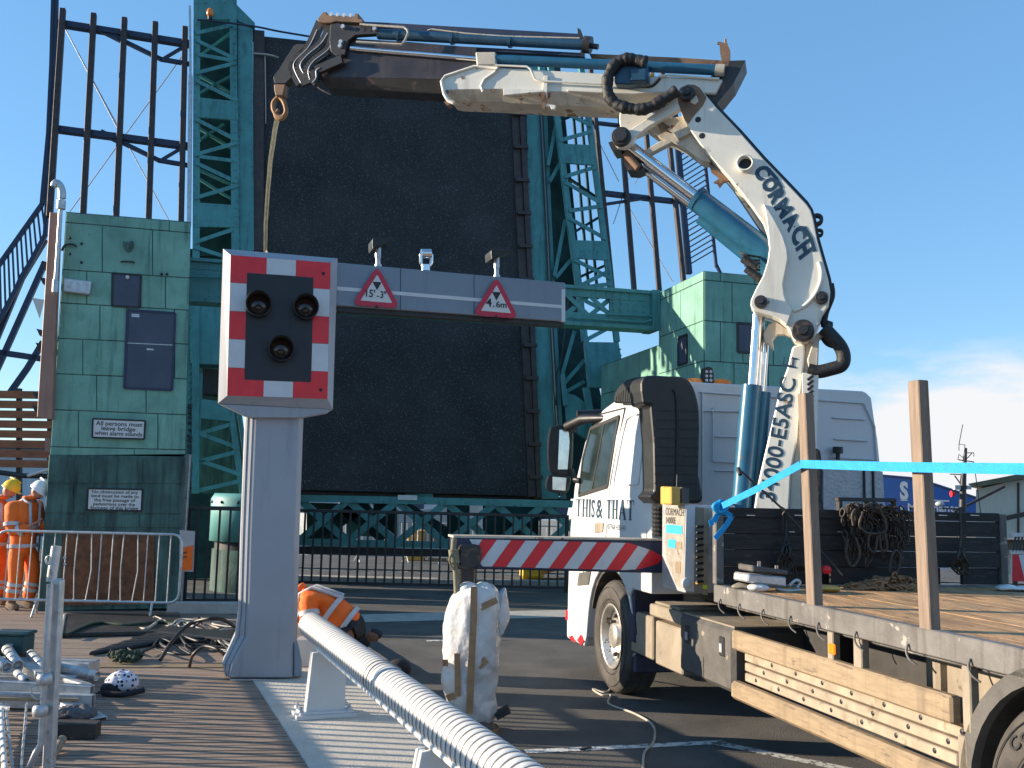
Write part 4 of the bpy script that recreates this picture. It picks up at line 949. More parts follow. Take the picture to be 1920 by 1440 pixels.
b.add(vs, fs+cap+[[i+e_ for i in c] for c in cap])
cab = b.build('cab', 'truck_white', truck, bev=.05, seg=3)
for f in cab.data.polygons: f.use_smooth = False
S0 = tside(-.004)
def sidep(mb, pts, y=-.004, dep=.004): mb.prism([tside(y)(*p) for p in pts], tR*dep)
# side window and door lines (the cab leans in a little above the waist)
def lean(p): z = p.z; k = .10*max(0, (z-1.7)/1.1)**1.5+.0; return p + tR*k
def sl(mb, pts, off, dep): mb.prism([lean(SIDE(*p))-tR*off for p in pts], tR*dep)
b = MB(); sl(b, [(1099, 806), (1145, 784), (1136, 909), (1087, 925), (1090, 860)], .008, .02); win = b.build('side_window', 'dark_glass', truck)
b = MB()
wp_ = [(1097, 803), (1147, 781), (1138, 912), (1085, 929), (1088, 860)]
for a, c in zip(wp_, wp_[1:]+wp_[:1]): b.strut(lean(SIDE(*a))-tR*.012, lean(SIDE(*c))-tR*.012, .035, .03, -tR)
b.strut(lean(SIDE(1122, 796))-tR*.014, lean(SIDE(1110, 918))-tR*.014, .02, .02, -tR)
b.build('window_seal', 'rubber', win)
b = MB()
for pts in ([(1156, 764), (1143, 900), (1136, 1012)], [(1156, 764), (1110, 776), (1097, 800)], [(1215, 760), (1213, 1010)], [(1082, 1010), (1095, 1075)]):
    for a, c in zip(pts, pts[1:]): b.strut(lean(SIDE(*a))-tR*.005, lean(SIDE(*c))-tR*.005, .010, .01, -tR)
b.build('panel_gap', 'ink', truck)
b = MB()
rp = arc2([(1162, 786), (1172, 778), (1194, 778), (1198, 790), (1196, 895), (1190, 908), (1154, 908), (1150, 895), (1162, 786)], 3)[:-1]
for a, c in zip(rp, rp[1:]+rp[:1]): b.tube([lean(SIDE(*a))-tR*.004, lean(SIDE(*c))-tR*.004], .010, 6)
b.strut(lean(SIDE(1203, 770))-tR*.004, lean(SIDE(1203, 1005))-tR*.004, .03, .02, -tR)
b.build('side_panel_rib', 'truck_white', truck)
b = MB(); sl(b, [(1117, 981), (1133, 980), (1131, 998), (1116, 999)], .01, .02); b.build('door_handle', 'dusty_panel', truck, bev=.004)
# lettering on the door
b = MB()
def serif(mb, ch, x, h, w, base, u, th=.046):
    """roman capitals from stems, hairlines and serifs"""
    P = lambda a, c: base+u*(x+a*w)+Zu*(c*h)-tR*.0022
    def bar(p, q, t): mb.strut(P(*p), P(*q), t, .001, -tR)
    sf = .0085
    if ch == 'T': bar((.5, 0), (.5, 1), th); bar((0, .975), (1, .975), sf); bar((.02, .99), (.02, .78), sf); bar((.98, .99), (.98, .78), sf); bar((.28, .012), (.72, .012), sf)
    if ch == 'H': bar((.2, 0), (.2, 1), th); bar((.8, 0), (.8, 1), th); bar((.2, .5), (.8, .5), sf*1.2); [bar((a, z), (c, z), sf) for a, c in ((.02, .38), (.62, .98)) for z in (.012, .988)]
    if ch == 'I': bar((.5, 0), (.5, 1), th); [bar((.1, z), (.9, z), sf) for z in (.012, .988)]
    if ch == 'A': bar((.12, 0), (.5, 1), .026); bar((.48, 1), (.86, 0), th); bar((.25, .34), (.74, .34), sf); bar((0, .012), (.28, .012), sf); bar((.66, .012), (1.04, .012), sf)
    if ch in 'S&': text(mb, ch, P(0, 0), P(1, 0), h, Zu, -tR, .0, bold=.01)
A, B_ = SIDE(1080, 979), SIDE(1190, 962); A.z = B_.z = (A.z+B_.z)/2; u = (B_-A).normalized()
for c, f0, f1 in (('T', 0, .088), ('H', .104, .205), ('I', .216, .252), ('S', .262, .318), ('&', .345, .455), ('T', .522, .602), ('H', .617, .712), ('A', .725, .855), ('T', .868, .985)):
    x0, x1 = ((SIDE(1080+110*f, 970)-A).dot(u) for f in (f0, f1)); serif(b, c, x0, .180, x1-x0, A, u)
    if c == '&': b.build('lettering', 'blue_ink', truck); b = MB()
b.build('lettering', 'blue_ink', truck); b = MB()
A, B_ = SIDE(1139, 996), SIDE(1173, 991); A.z = B_.z = (A.z+B_.z)/2; text(b, '07768 435141', A, B_, .050, Zu, -tR, .002, bold=.0)
b.build('lettering', 'blue_ink', truck)
# bumper corner, lower marker panel, step, mud guard
b = MB(); tprof(b, [(1.42, .30), (1.43, .62), (1.30, .66), (.86, .66), (.74, .40), (.80, .30)], .01, CW-.01); b.build('bumper', 'truck_white', truck, bev=.03, seg=2)
b = MB(); tprof(b, [(1.43, .50), (1.43, .60), (1.36, .60), (1.36, .50)], 0, .012); tprof(b, [(1.30, .33), (1.18, .36), (1.06, .31), (1.18, .305)], 0, .012); tprof(b, [(1.0, .34), (.86, .42), (.78, .36), (.86, .305)], 0, .012); b.build('marker_stripe', 'signal_red', truck)
b = MB(); sidep(b, [(1085, 1075), (1107, 1070), (1103, 1096), (1082, 1098)], -.01); b.build('number_panel', 'truck_grey', truck)
b = MB()
oa = [rad(a) for a in range(18, 176, 9)]
for r0, r1, y0, y1 in ((.62, .66, .03, .5),):
    for a, c in zip(oa, oa[1:]): b.hexa([T(math.cos(a)*r0, y0, .52+math.sin(a)*r0), T(math.cos(c)*r0, y0, .52+math.sin(c)*r0), T(math.cos(c)*r1, y0, .52+math.sin(c)*r1), T(math.cos(a)*r1, y0, .52+math.sin(a)*r1), T(math.cos(a)*r0, y1, .52+math.sin(a)*r0), T(math.cos(c)*r0, y1, .52+math.sin(c)*r0), T(math.cos(c)*r1, y1, .52+math.sin(c)*r1), T(math.cos(a)*r1, y1, .52+math.sin(a)*r1)])
b.build('mudguard', 'chassis', truck)
b = MB(); tb(b, -.62, -.50, .02, .5, .55, 1.02); tb(b, -.60, -.52, .05, .55, .28, .55); b.build('mud_flap', 'navy_steel', truck, bev=.01)
# roof visor, mirrors
b = MB(); b.tube([SIDE(1080, 800)-tR*.10, SIDE(1096, 786)-tR*.02, lean(SIDE(1118, 783))+tR*.05], [.05, .055, .03], 10); b.build('mirror_arm', 'black_plastic', truck)
b = MB(); b.tube([T(1.05, -.02, 2.72), T(.95, 1.1, 2.80), T(1.05, CW+.02, 2.72)], .05, 8); b.build('sun_visor', 'black_plastic', truck)
MP = yawplane(T(1.28, -.22, 2), 2)
for nm, shell, glass in (('mirror', [(1031, 800), (1048, 796), (1070, 798), (1073, 830), (1068, 886), (1040, 888), (1028, 880), (1026, 830)], [(1049, 806), (1066, 805), (1068, 830), (1064, 880), (1046, 880)]), ('mirror', [(1027, 890), (1042, 888), (1066, 892), (1068, 906), (1060, 924), (1030, 922), (1022, 910)], [(1036, 894), (1062, 896), (1060, 920), (1036, 918)])):
    b = MB(); b.prism([MP(*p) for p in arc2(shell+[shell[0]], 3)[:-1]], V((.02, .13, 0))); mr_ = b.build(nm, 'black_plastic', truck, bev=.02, seg=2)
    b = MB(); b.prism([MP(*p, .004) for p in glass], V((0, .004, 0))); b.build('glass', 'chrome', mr_)
b = MB(); b.tube([MP(1070, 880), MP(1078, 900), lean(SIDE(1088, 902))], .035, 8); b.tube([MP(1066, 810), MP(1080, 801)], .035, 8); b.build('mirror_bracket', 'black_plastic', truck)
# rear wall of the cab: ribs, hammered lower panel, work lamp socket
RW = tback(-1.095)
b = MB()
for pts in ([(1318, 770), (1405, 772)], [(1337, 765), (1337, 865)], [(1337, 865), (1392, 868)], [(1340, 770), (1400, 772)], [(1340, 818), (1400, 820)], [(1340, 882), (1395, 884)], [(1562, 783), (1622, 787)], [(1564, 823), (1626, 827)], [(1555, 858), (1640, 862)], [(1312, 735), (1620, 756)], [(1620, 756), (1640, 800), (1650, 955)], [(1317, 735), (1317, 950)]):
    for a, c in zip(pts, pts[1:]): b.tube([RW(*a), RW(*c)], .008, 6)
b.build('rear_rib', 'truck_white', truck)
b = MB(); b.prism([RW(x, y, .01) for x, y in ((1544, 880), (1655, 884), (1660, 962), (1544, 958))], tD*.01); b.build('insulation_panel', 'hammered', truck)
b = MB()
for x in (1620, 1637): b.tube([RW(x, 866, .02), RW(x+2, 962, .02)], .010, 6)
b.cyl(RW(1571, 862, .05), RW(1571, 850, .05), .02, 8); b.cyl(RW(1571, 850, .05), RW(1571, 838, .05), .045, 12); b.build('rear_fitting', 'black_plastic', truck)
# air intake: rounded black duct at the rear corner of the cab
b = MB(); IN = tback(-1.12)
rp = arc2([(1206, 758), (1206, 708), (1255, 705), (1285, 708), (1301, 725), (1311, 760), (1313, 800)], 4)+[(1311, 890), (1320, 935), (1314, 944), (1230, 944), (1216, 932), (1228, 922), (1226, 830), (1220, 760)]
b.prism([IN(*p, .22) for p in rp], tD*.30); inn_ = b.build('air_intake', 'black_plastic', truck, bev=.03, seg=2)
b = MB(); sp = arc2([(1148, 756), (1151, 735), (1165, 716), (1185, 708), (1208, 705)], 4)+[(1208, 757)]
b.prism([SIDE(*p)+tR*.01 for p in sp], tR*.42); b.build('intake_hood', 'black_plastic', inn_, bev=.02)
b = MB()
for k in range(13): x = 1153+k*4.3; t = (x-1150)/55; b.strut(SIDE(x, 752)+tR*.004, SIDE(x+2, 752-38*math.sqrt(max(.02, min(1, t*1.3)))*.9)+tR*.004, .008, .02, -tR)
b.build('grille_bar', 'rubber', inn_)
b = MB()
for k in range(9): y = 770+k*17; b.strut(IN(1228, y, .224), IN(1308, y+1, .224), .012, .01, -tD)
b.tube(smooth_path([IN(1262, 730, .225), IN(1268, 745, .225), IN(1270, 800, .225), IN(1268, 920, .225)]), .012, 6); b.build('duct_rib', 'rubber', inn_)
b = MB(); nv = [IN(1237, y, .1) for y in range(950, 1010, 4)]; b.tube(nv, [.07 if i % 2 else .055 for i in range(len(nv))], 12, smooth=False); b.build('bellows', 'rubber', inn_)
# roof beacon bar and work lamp
t = thing('light_bar', 'orange beacon bar with a square work lamp on the cab roof', 'light bar', T(-.95, .9, 2.87))
for x0, x1, ys in ((1287, 1320, 709), (1338, 1372, 711)):
    b = MB(); pp = arc2([(x0, ys+8), (x0+4, ys+1), (x0+16, ys-1), (x1-4, ys+2), (x1, ys+10)], 3); b.prism([tback(-.98)(*p) for p in pp], tD*.2); b.build('beacon_lens', 'amber', t, bev=.015, seg=2)
b = MB(); b.prism([tback(-.98)(*p, .03) for p in arc2([(1320, 716), (1321, 690), (1337, 690), (1338, 718), (1320, 717)], 2)[:-1]], tD*.08); wl = b.build('work_lamp', 'black_plastic', t, bev=.008)
b = MB()
for i in range(2):
    for j in range(3): p = tback(-.98)(1325+i*8, 697+j*8, .031); b.ring(p, -tD, [(0, .014), (.006, .012), (.006, 0)], 10)
b.build('lens', 'signal_white', wl)
# chassis
b = MB(); tb(b, -7.6, .9, .75, .85, .62, .92); tb(b, -7.6, .9, 1.55, 1.65, .62, .92); tb(b, -2.9, -1.2, .55, 1.75, .70, 1.15); tb(b, -.35, .35, .3, 2.0, .42, .62); b.build('chassis_frame', 'chassis', truck)
# wheels
def tyre_text(mb, word, c, r0, r1, a0, a1, y):
    gs = [(ch, glyphs(ch, .02)) for ch in word]; k = len(word)
    for i, (ch, (vs, fs)) in enumerate(gs):
        am = a0+(a1-a0)*(i+.5)/k; h = max(p[1] for p in vs); xa = min(p[0] for p in vs); xb = max(p[0] for p in vs); wd = abs(a1-a0)/k*r0*.86; sgn = 1
        hh = min(1, h/.70) if ch.islower() is False else min(1.0, h/.72)
        pts = []
        for p in vs:
            rr = r0+(r1-r0)*(p[1]/.72); aa = am+ (p[0]-(xa+xb)/2)/max(.2, xb-xa)*wd/r0; pts.append(c(aa, rr, y))
        mb.add(pts, fs)
def wheel(x, label_text, rimmat, dark):
    cx = T(x, 0, .52); R = .52
    b = MB(); b.ring(cx+tR*.03, tR, [(.02, .30), (-.005, .33), (-.02, .40), (-.015, .47), (.012, .505), (.03, .518), (.27, .518), (.29, .50), (.30, .33)], 56); w_ = b.build('wheel', 'tyre', truck)
    b = MB()
    for k in range(60):
        a = k*math.tau/60; u = tD*math.cos(a)+Zu*math.sin(a); v_ = -tD*math.sin(a)+Zu*math.cos(a)
        for yo in (.06, .17): b.box(cx+tR*(yo+.06)+u*.519, tR*.045, u*.005, v_*.019)
    b.build('tread', 'tyre', w_)
    b = MB(); b.ring(cx+tR*.03, tR, [(-.004, .305), (-.012, .295), (.0, .28), (.06, .262), (.085, .235), (.10, .15), (.075, .13), (.02, .12), (.01, .11), (.01, 0)], 44); rm = b.build('rim', rimmat, w_)
    b = MB()
    for k in range(10):
        a = k*math.tau/10; u = tD*math.cos(a)+Zu*math.sin(a); b.ring(cx+tR*.12+u*.19, -tR, [(0, .022), (.045, .020), (.05, .014), (.05, 0)], 6)
    b.build('wheel_nut', 'black_steel', rm)
    b = MB()
    for k in range(10):
        a = (k+.5)*math.tau/10; u = tD*math.cos(a)+Zu*math.sin(a); b.ring(cx+tR*.107+u*.215, -tR, [(0, .018), (.006, .0)], 10)
    b.build('hand_hole', 'ink', rm)
    b = MB()
    for r in (.345, .455): b.ring(cx+tR*.008, tR, [(0, r), (-.004, r+.003), (0, r+.006)], 56)
    if label_text: tyre_text(b, label_text, lambda a, r, y: cx + tD*math.cos(a)*r + Zu*math.sin(a)*r + tR*.0045, .392, .445, rad(38), rad(150), 0)
    b.build('sidewall_marking', 'tyre_mark', w_)
    return w_
wheel(0, None, 'rim', True); wheel(-5.55, 'Continental', 'rim', False)
b = MB()
for x in (0, -5.55): b.ring(T(x, 1.97, .52), tR, [(0, .3), (0, .5), (.28, .5), (.28, .3)], 40)
b.build('wheel', 'tyre', truck)
# rear wheel arch
b = MB(); oa = [rad(a) for a in range(-4, 185, 9)]
for a, c in zip(oa, oa[1:]): b.hexa([T(-5.55+math.cos(q)*r, y, .52+math.sin(q)*r) for y in (0, .05) for q, r in ((a, .585), (c, .585), (c, .655), (a, .655))]); b.hexa([T(-5.55+math.cos(q)*r, y, .52+math.sin(q)*r) for y in (.05, .45) for q, r in ((a, .625), (c, .625), (c, .65), (a, .65))])
b.build('wheel_arch', 'truck_grey', truck)
# lockers and tanks along the left side
b = MB(); tb(b, -1.02, -.50, .04, .42, .46, .82); b.build('locker', 'dusty_panel', truck, bev=.012)
b = MB(); tb(b, -1.62, -1.06, .05, .45, .44, .80); b.build('locker', 'dusty_panel', truck, bev=.012)
b = MB(); tb(b, -1.70, -1.04, .00, .6, .84, .94); tb(b, -1.62, -1.1, .02, .58, .94, .965); b.build('battery_cover', 'dusty_panel', truck, bev=.025)
b = MB(); tb(b, -2.60, -1.68, .0, .95, .49, .93); tl = b.build('tool_locker', 'truck_grey', truck, bev=.03)
b = MB(); tb(b, -2.57, -1.71, .03, .92, .932, .944); b.build('lid', 'dusty_panel', tl)
for x in (-1.84, -2.44):
    b = MB(); tb(b, x-.045, x+.045, -.008, .01, .72, .86); b.build('latch', 'black_steel', tl, bev=.01)
    b = MB(); tb(b, x-.02, x+.02, -.016, 0, .75, .81); b.build('latch', 'galvanised', tl)
# side guard: timber rails with aluminium bars stowed behind them
b = MB(); tb(b, -4.88, -2.62, -.02, .04, .80, .93); b.build('guard_rail', 'guard_timber', truck, bev=.012)
b = MB(); tb(b, -4.88, -2.62, -.03, .05, .47, .59); b.build('guard_rail', 'guard_timber', truck, bev=.02)
for k in range(3):
    z0 = .605+k*.062; b = MB(); y = .02+.015*k; tb(b, -4.86, -2.74+.03*k, y, y+.06, z0, z0+.056); al = b.build('aluminium_bar', 'aluminium', truck, bev=.006)
    b = MB()
    for j in range(7): b.ring(T(-2.9-.3*j-.08*k, y-.001, z0+.034), -tR, [(0, .014), (.002, .012), (.002, 0)], 12)
    b.build('bolt_hole', 'ink', al)
for x0, x1, z0, z1 in ((-4.99, -4.93, .78, 1.08), (-4.96, -4.89, .40, .76), (-3.86, -3.80, .92, 1.08), (-4.14, -4.06, .92, 1.08)):
    b = MB(); tb(b, x0, x1, 0.0, .05, z0, z1); b.build('guard_bracket', 'dusty_panel', truck, bev=.006)
b = MB(); tb(b, -4.85, -4.35, .35, .75, .62, 1.06); tb(b, -4.32, -4.18, .35, .75, .70, 1.06); b.build('tank', 'dusty_panel', truck, bev=.04, seg=2)
b = MB(); tb(b, -5.4, -5.05, .3, .7, .70, 1.08); b.build('tank', 'dusty_panel', truck, bev=.03)
b = MB(); tb(b, -3.90, -3.83, -.015, .0, .96, 1.02); b.build('marker_lamp', 'amber', truck, bev=.008)
b = MB(); random.seed(9)
for x in (-2.42, -2.72, -3.05, -3.4, -3.72, -4.1, -4.55, -5.0): b.tube(smooth_path([T(x, -.004, 1.12), T(x-.01, -.022, 1.085), T(x-.03, -.02, 1.05), T(x-.06, .0, 1.025)], 4), .006, 6)
b.build('rope_hook', 'bed_rail', truck)
# bed
b = MB(); tb(b, -7.6, -2.30, .0, .06, 1.085, 1.212); tb(b, -7.6, -2.30, 2.44, 2.5, 1.085, 1.212); tb(b, -2.37, -2.30, .061, 2.439, 1.085, 1.212); tb(b, -7.6, -2.372, .061, 2.439, 1.06, 1.16); b.build('bed_frame', 'bed_rail', truck, bev=.006)
b = MB(); random.seed(2); y = .064
while y < 2.43:
    wd = .152; z = 1.200+random.uniform(-.001, .001); tb(b, -7.6, -2.375, y, min(y+wd-.006, 2.436), 1.164, z); y += wd
b.build('bed_floor', 'bed_timber', truck)
# headboard
hb = MB(); HBx = -2.34
tb(hb, HBx, HBx+.06, .0, .065, 1.214, 1.775); tb(hb, HBx, HBx+.06, 2.435, 2.5, 1.214, 1.765); hb.build('headboard_post', 'bed_rail', truck, bev=.006)
hb = MB()
for z0, z1 in ((1.345, 1.462), (1.468, 1.578), (1.584, 1.70)): tb(hb, HBx+.01, HBx+.05, .067, 2.433, z0, z1)
tb(hb, HBx+.002, HBx+.058, .067, 2.433, 1.705, 1.772); b = hb.build('headboard', 'black_timber', truck, bev=.004)
hb = MB(); tb(hb, HBx+.03, HBx+.06, .067, .45, 1.214, 1.34); tb(hb, HBx+.03, HBx+.06, .95, 1.9, 1.214, 1.34); tb(hb, HBx+.03, HBx+.06, 2.1, 2.433, 1.214, 1.34); hb.build('headboard_foot', 'black_timber', truck)
HB = tback(HBx)
b = MB()
for a, c in (((1572, 936), (1682, 938)), ((1577, 936), (1577, 958)), ((1629, 938), (1629, 1000)), ((1678, 938), (1678, 958))): b.strut(HB(*a, .05), HB(*c, .05), .03, .05, -tD)
b.build('lashing_bar', 'black_steel', truck, bev=.004)
b = MB()
for x in (1400, 1490, 1760, 1820): b.strut(HB(x, 966, .001), HB(x+16, 966.5, .001), .007, .004, -tD)
for x in (1480, 1570, 1607): b.strut(HB(x, 997, -.009), HB(x+10, 997.5, -.009), .006, .004, -tD)
b.build('scrape', 'galvanised', truck)
# ---- stakes standing in the bed rail
def stake(bx, by, tx, ty, label):
    A = SIDE(bx, by); A = T(( A-TO).dot(tD), .035, 1.10); B = tside(.035)(tx, ty)
    b = MB(); w = .044
    b.hexa([A-tD*w-tR*w*.7, A+tD*w-tR*w*.7, A+tD*w+tR*w*.7, A-tD*w+tR*w*.7, B-tD*w-tR*w*.7, B+tD*w-tR*w*.7, B+tD*w+tR*w*.7, B-tD*w+tR*w*.7])
    o = b.build('bed_stake', 'stake_timber', bev=.005, loc=A); tag(o, label, 'stake', 'timber stakes in the truck bed'); return A, B
s1a, s1b = stake(1519, 1133, 1510, 738, 'timber stake with blue strap turning round it, nearer the control panel')
s2a, s2b = stake(1733, 1178, 1721, 714, 'tallest timber stake, right one, crossed by the level blue strap')
# ---- blue strap
sp_ = tside(-.035)
b = MB()
def ribbon(mb, pts, w, n, t=.004):
    pts = [V(p) for p in pts]; n = V(n)
    for a, c in zip(pts, pts[1:]): mb.strut(a, c, w, t, n)
A = sp_(1500, 870); B = sp_(1960, 880)
ribbon(b, [A, A.lerp(B, .5)-V((0, 0, .004)), B, B+tD*-1.4], .050, -tR)
kn = SIDE(1352, 950) - tD*.03 - tR*.02
ribbon(b, [kn, kn.lerp(A, .5)-V((0, 0, .012)), A-V((0, 0, .005))], .046, -tR*.8-tD*.6)
b.tube(smooth_path([kn+V((0, 0, .03)), kn-tR*.05+V((0, 0, .0)), kn-V((0, 0, .04)), kn+tR*.05, kn+V((0, 0, .035)), kn-tR*.03-V((0, 0, .02))], 5), .020, 8)
pA = HB(1352, 955, .08); ribbon(b, [pA, HB(1338, 978, .12), HB(1330, 982, .14)], .042, -tD); ribbon(b, [pA, HB(1372, 968, .1), HB(1362, 985, .13), HB(1341, 1010, .16)], .038, -tD)
tag(b.build('ratchet_strap', 'strap_blue'), 'bright blue webbing strap knotted at the headboard and running past both stakes', 'strap')
# ---- chains, ropes and gear at the headboard
def link(mb, c, u, v, L=.040, W=.022, r=.0075, seg=5):
    c = V(c); pts = [c+u*(L*math.cos(a))*1.0+v*(W*math.sin(a)) for a in [math.tau*k/10 for k in range(11)]]; mb.tube(pts, r, seg, cap=False)
def chain(mb, pts, step=.055, **k):
    pts = smooth_path(pts, 8); acc = 0; flip = 0; last = pts[0]
    for p in pts[1:]:
        acc += (p-last).length
        if acc >= step:
            u = (p-last).normalized() if (p-last).length > 1e-5 else V((0, 0, 1)); a = u.orthogonal().normalized(); q = u.cross(a)
            link(mb, p, u, (a if flip else q), **k); flip ^= 1; acc = 0
        last = p
random.seed(21)
def hang(name, label, spec, mat, L=.045):
    b = MB()
    for pts in spec: chain(b, [HB(x, y, o) for x, y, o in pts], .046, L=.034, W=.019, r=.007)
    tag(b.build(name, mat), label, 'chain')
hang('hanging_chain', 'mass of dark chain hung over the lashing bar on the headboard', [[(1575+random.uniform(-8, 100), 945+random.uniform(-6, 10), .08+random.random()*.06), (1580+k*11+random.uniform(-8, 8), 975+random.uniform(-8, 8), .10), (1588+k*10+random.uniform(-6, 10), 1020+random.uniform(-10, 40), .07+random.random()*.06), (1598+k*9.5+random.uniform(-8, 8), 985, .05), (1590+k*9, 950, .07)] for k in range(12)], 'chain_dark')
b = MB()
for pts in ([(1618, 960), (1612, 985), (1628, 1000), (1660, 995), (1655, 965), (1640, 945), (1620, 950)], [(1630, 998), (1628, 1025), (1640, 1035), (1645, 1005)], [(1648, 995), (1652, 1030), (1663, 1028), (1658, 995)], [(1672, 1040), (1668, 1070), (1680, 1078), (1688, 1045), (1680, 1032), (1672, 1042)], [(1590, 1010), (1586, 1040), (1598, 1062), (1612, 1040), (1604, 1008)], [(1600, 985), (1598, 965), (1604, 955)]):
    b.tube(smooth_path([HB(x, y, .16) for x, y in pts], 5), .011, 7)
tag(b.build('lifting_hook', 'chain_dark'), 'heavy hooks and rings hanging among the dark chains on the headboard', 'lifting hooks')
b = MB()                                            # heap on the floor
for k in range(230):
    a = random.uniform(0, math.tau); rr = math.sqrt(random.random()); cx, cy = 1640+rr*math.cos(a)*78, 1.215
    z = 1.215+max(0, (1-rr))*.10*random.random(); p = HB(cx, 1095, 0); p = V((p.x, p.y, z)) - tD*(.10+.22*(1+rr*math.sin(a))*.5)
    u = V((random.gauss(0, 1), random.gauss(0, 1), random.gauss(0, .35))).normalized(); v_ = u.cross(V((random.gauss(0, .4), random.gauss(0, .4), 1))).normalized(); link(b, p, u, v_, .042, .026, .0095)
tag(b.build('chain_heap', 'chain_rust'), 'rust coloured heap of chain lying on the bed floor', 'chain heap')
def rope_tail(cx, cy, h, label, mat):
    b = MB()
    for k in range(13):
        x = cx+random.uniform(-10, 10); b.tube(smooth_path([HB(cx+random.uniform(-3, 3), cy, .05), HB(x, cy+h*.35, .07+random.random()*.05), HB(cx+random.uniform(-18, 18), cy+h*.7, .06), HB(cx+random.uniform(-10, 20), cy+h, .05)], 4), .008, 5)
    b.tube(smooth_path([HB(cx, cy, .06), HB(cx+6, cy+6, .09), HB(cx-4, cy+10, .08), HB(cx, cy-10, .05), HB(cx-1, 955, .02)], 4), .010, 6)
    tag(b.build('rope_hank', mat), label, 'rope')
rope_tail(1474, 1012, 66, 'black rope hank hanging from the left part of the headboard', 'cable')
rope_tail(1801, 1025, 52, 'dark rope hank tied to the right part of the headboard', 'chain_dark')
b = MB(); b.tube([HB(1384, 878, .06), HB(1468, 955, .04), HB(1580, 1078, .3)], .008, 6); b.tube([HB(1384, 878, .06), HB(1388, 890, .1)], .016, 6); b.tube(smooth_path([HB(1462, 950, .05), HB(1474, 958, .07), HB(1468, 965, .05), HB(1467, 1000, .03)], 4), .009, 6)
tag(b.build('tie_rope', 'cable'), 'thin dark rope running slantwise from the blue cylinder to the bed floor', 'rope')
# grey tool chest and small gear on the bed
t = thing('tool_chest', 'low grey metal case lying on the bed floor beside the black rope', 'case', HB(1440, 1098, .25))
b = MB(); q = [HB(x, y, .42) for x, y in ((1403, 1076), (1475, 1082), (1475, 1101), (1401, 1092))]; b.prism(q, tD*.22); b.build('body', 'galvanised', t, bev=.01)
b = MB(); q = [HB(x, y, .42) for x, y in ((1411, 1060), (1478, 1070), (1478, 1078), (1411, 1072))]; b.prism(q, tD*.22); b.build('lid', 'truck_grey', t, bev=.008)
b = MB(); b.cyl(HB(1423, 1062, .3), HB(1423, 1052, .3), .015, 8); b.cyl(HB(1456, 1066, .3), HB(1456, 1060, .3), .015, 8); b.build('knob', 'chrome', t)
def lump(name, label, cat, c, r, mat, sc):
    b = MB(); b.ball(c, r, seg=14, rings=9, sc=sc); o = b.build(name, mat, sub=1); tag(o, label, cat); mo = o.modifiers.new('crumple', 'DISPLACE'); mo.texture = tx; mo.strength = r*.7; mo.texture_coords = 'GLOBAL'; return o
c = HB(1395, 1100, .30); lump('work_glove', 'pale folded work glove at the left front of the bed', 'glove', V((c.x, c.y, 1.225)), .075, 'dusty_panel', (1.3, .8, .25))
c = HB(1422, 1105, .40); lump('plastic_bag', 'crumpled white plastic bag beside the grey metal case', 'bag', V((c.x, c.y, 1.23)), .06, 'wrap', (1.3, .9, .4))
c = HB(1545, 1102, .42); lump('work_glove', 'yellowish pair of work gloves between stake and chain heap', 'glove', V((c.x, c.y, 1.225)), .08, 'ochre_box', (1.5, .8, .25))
c = HB(1905, 1112, .35); lump('work_glove', 'white folded cloth at the right edge of the bed', 'cloth', V((c.x, c.y, 1.22)), .10, 'wrap', (1.6, .9, .2))
c = HB(1547, 1068, .12); b = MB(); b.ring(c, -tD, [(0, .03), (.035, .032), (.045, .02), (.05, 0)], 18); tag(b.build('lamp', 'signal_red'), 'round red lamp low on the headboard behind the gloves', 'lamp')
b = MB(); 
for pts in ([(1480, 1098), (1492, 1088), (1500, 1092), (1494, 1102)], [(1455, 1104), (1475, 1108), (1500, 1106)]): b.tube(smooth_path([HB(x, y, .33) for x, y in pts], 4), .012, 6)
tag(b.build('shackle', 'galvanised'), 'small bright shackles lying right of the grey metal case', 'shackle')

# ================================================================ loader crane behind the cab
CPp = T(-1.85, .92, 0); CN = V((-.29, -.957, 0)).normalized(); CP = Plane(CPp, CN)
crane = thing('loader_crane', 'white and blue folding loader crane reaching left from behind the cab', 'crane', CPp)
Q2 = lambda x, y: (480+x/3, y/3)
Q3 = lambda x, y: (800+x/2.954, 60+y/2.954)
Q4 = lambda x, y: (1100+x/2.571, 120+y/2.571)
Q5 = lambda x, y: (1350+x/2.88, 480+y/2.88)
def cpoly(mb, Q, pts, off, dep): mb.prism([CP(*Q(*p), off) for p in pts], -CN*dep)
def cpt(Q, p, off=0): return CP(*Q(*p), off)
def disc(mb, c, r, h, seg=24): mb.ring(c, CN, [(-.001, r), (h*.8, r), (h, r*.9), (h, 0)], seg, smooth=False)
# main boom
mbm = [(435, 165), (436, 140), (450, 112), (487, 96), (520, 98), (545, 112), (575, 150), (630, 215), (740, 330), (855, 460), (980, 590), (1060, 675), (1080, 705), (1092, 745), (1112, 850), (1140, 950), (1165, 1040), (1175, 1100), (1168, 1160), (1135, 1212), (1122, 1250), (1095, 1310), (1065, 1338), (1035, 1346), (1005, 1335), (985, 1300), (965, 1262), (930, 1232), (895, 1215), (855, 1203), (805, 1190), (790, 1165), (792, 1135), (815, 1085), (850, 1020), (872, 950), (880, 890), (872, 830), (850, 765), (800, 690), (740, 612), (690, 550), (640, 495), (590, 440), (540, 375), (500, 320), (470, 265), (450, 215)]
b = MB(); cpoly(b, Q4, mbm, .15, .30); b.build('main_boom', 'crane_white', crane, bev=.008)
b = MB()
ridge = [(575, 150), (630, 215), (740, 330), (855, 460), (980, 590), (1060, 675), (1082, 710), (1094, 750), (1114, 850), (1142, 950), (1168, 1040), (1178, 1100), (1172, 1150)]
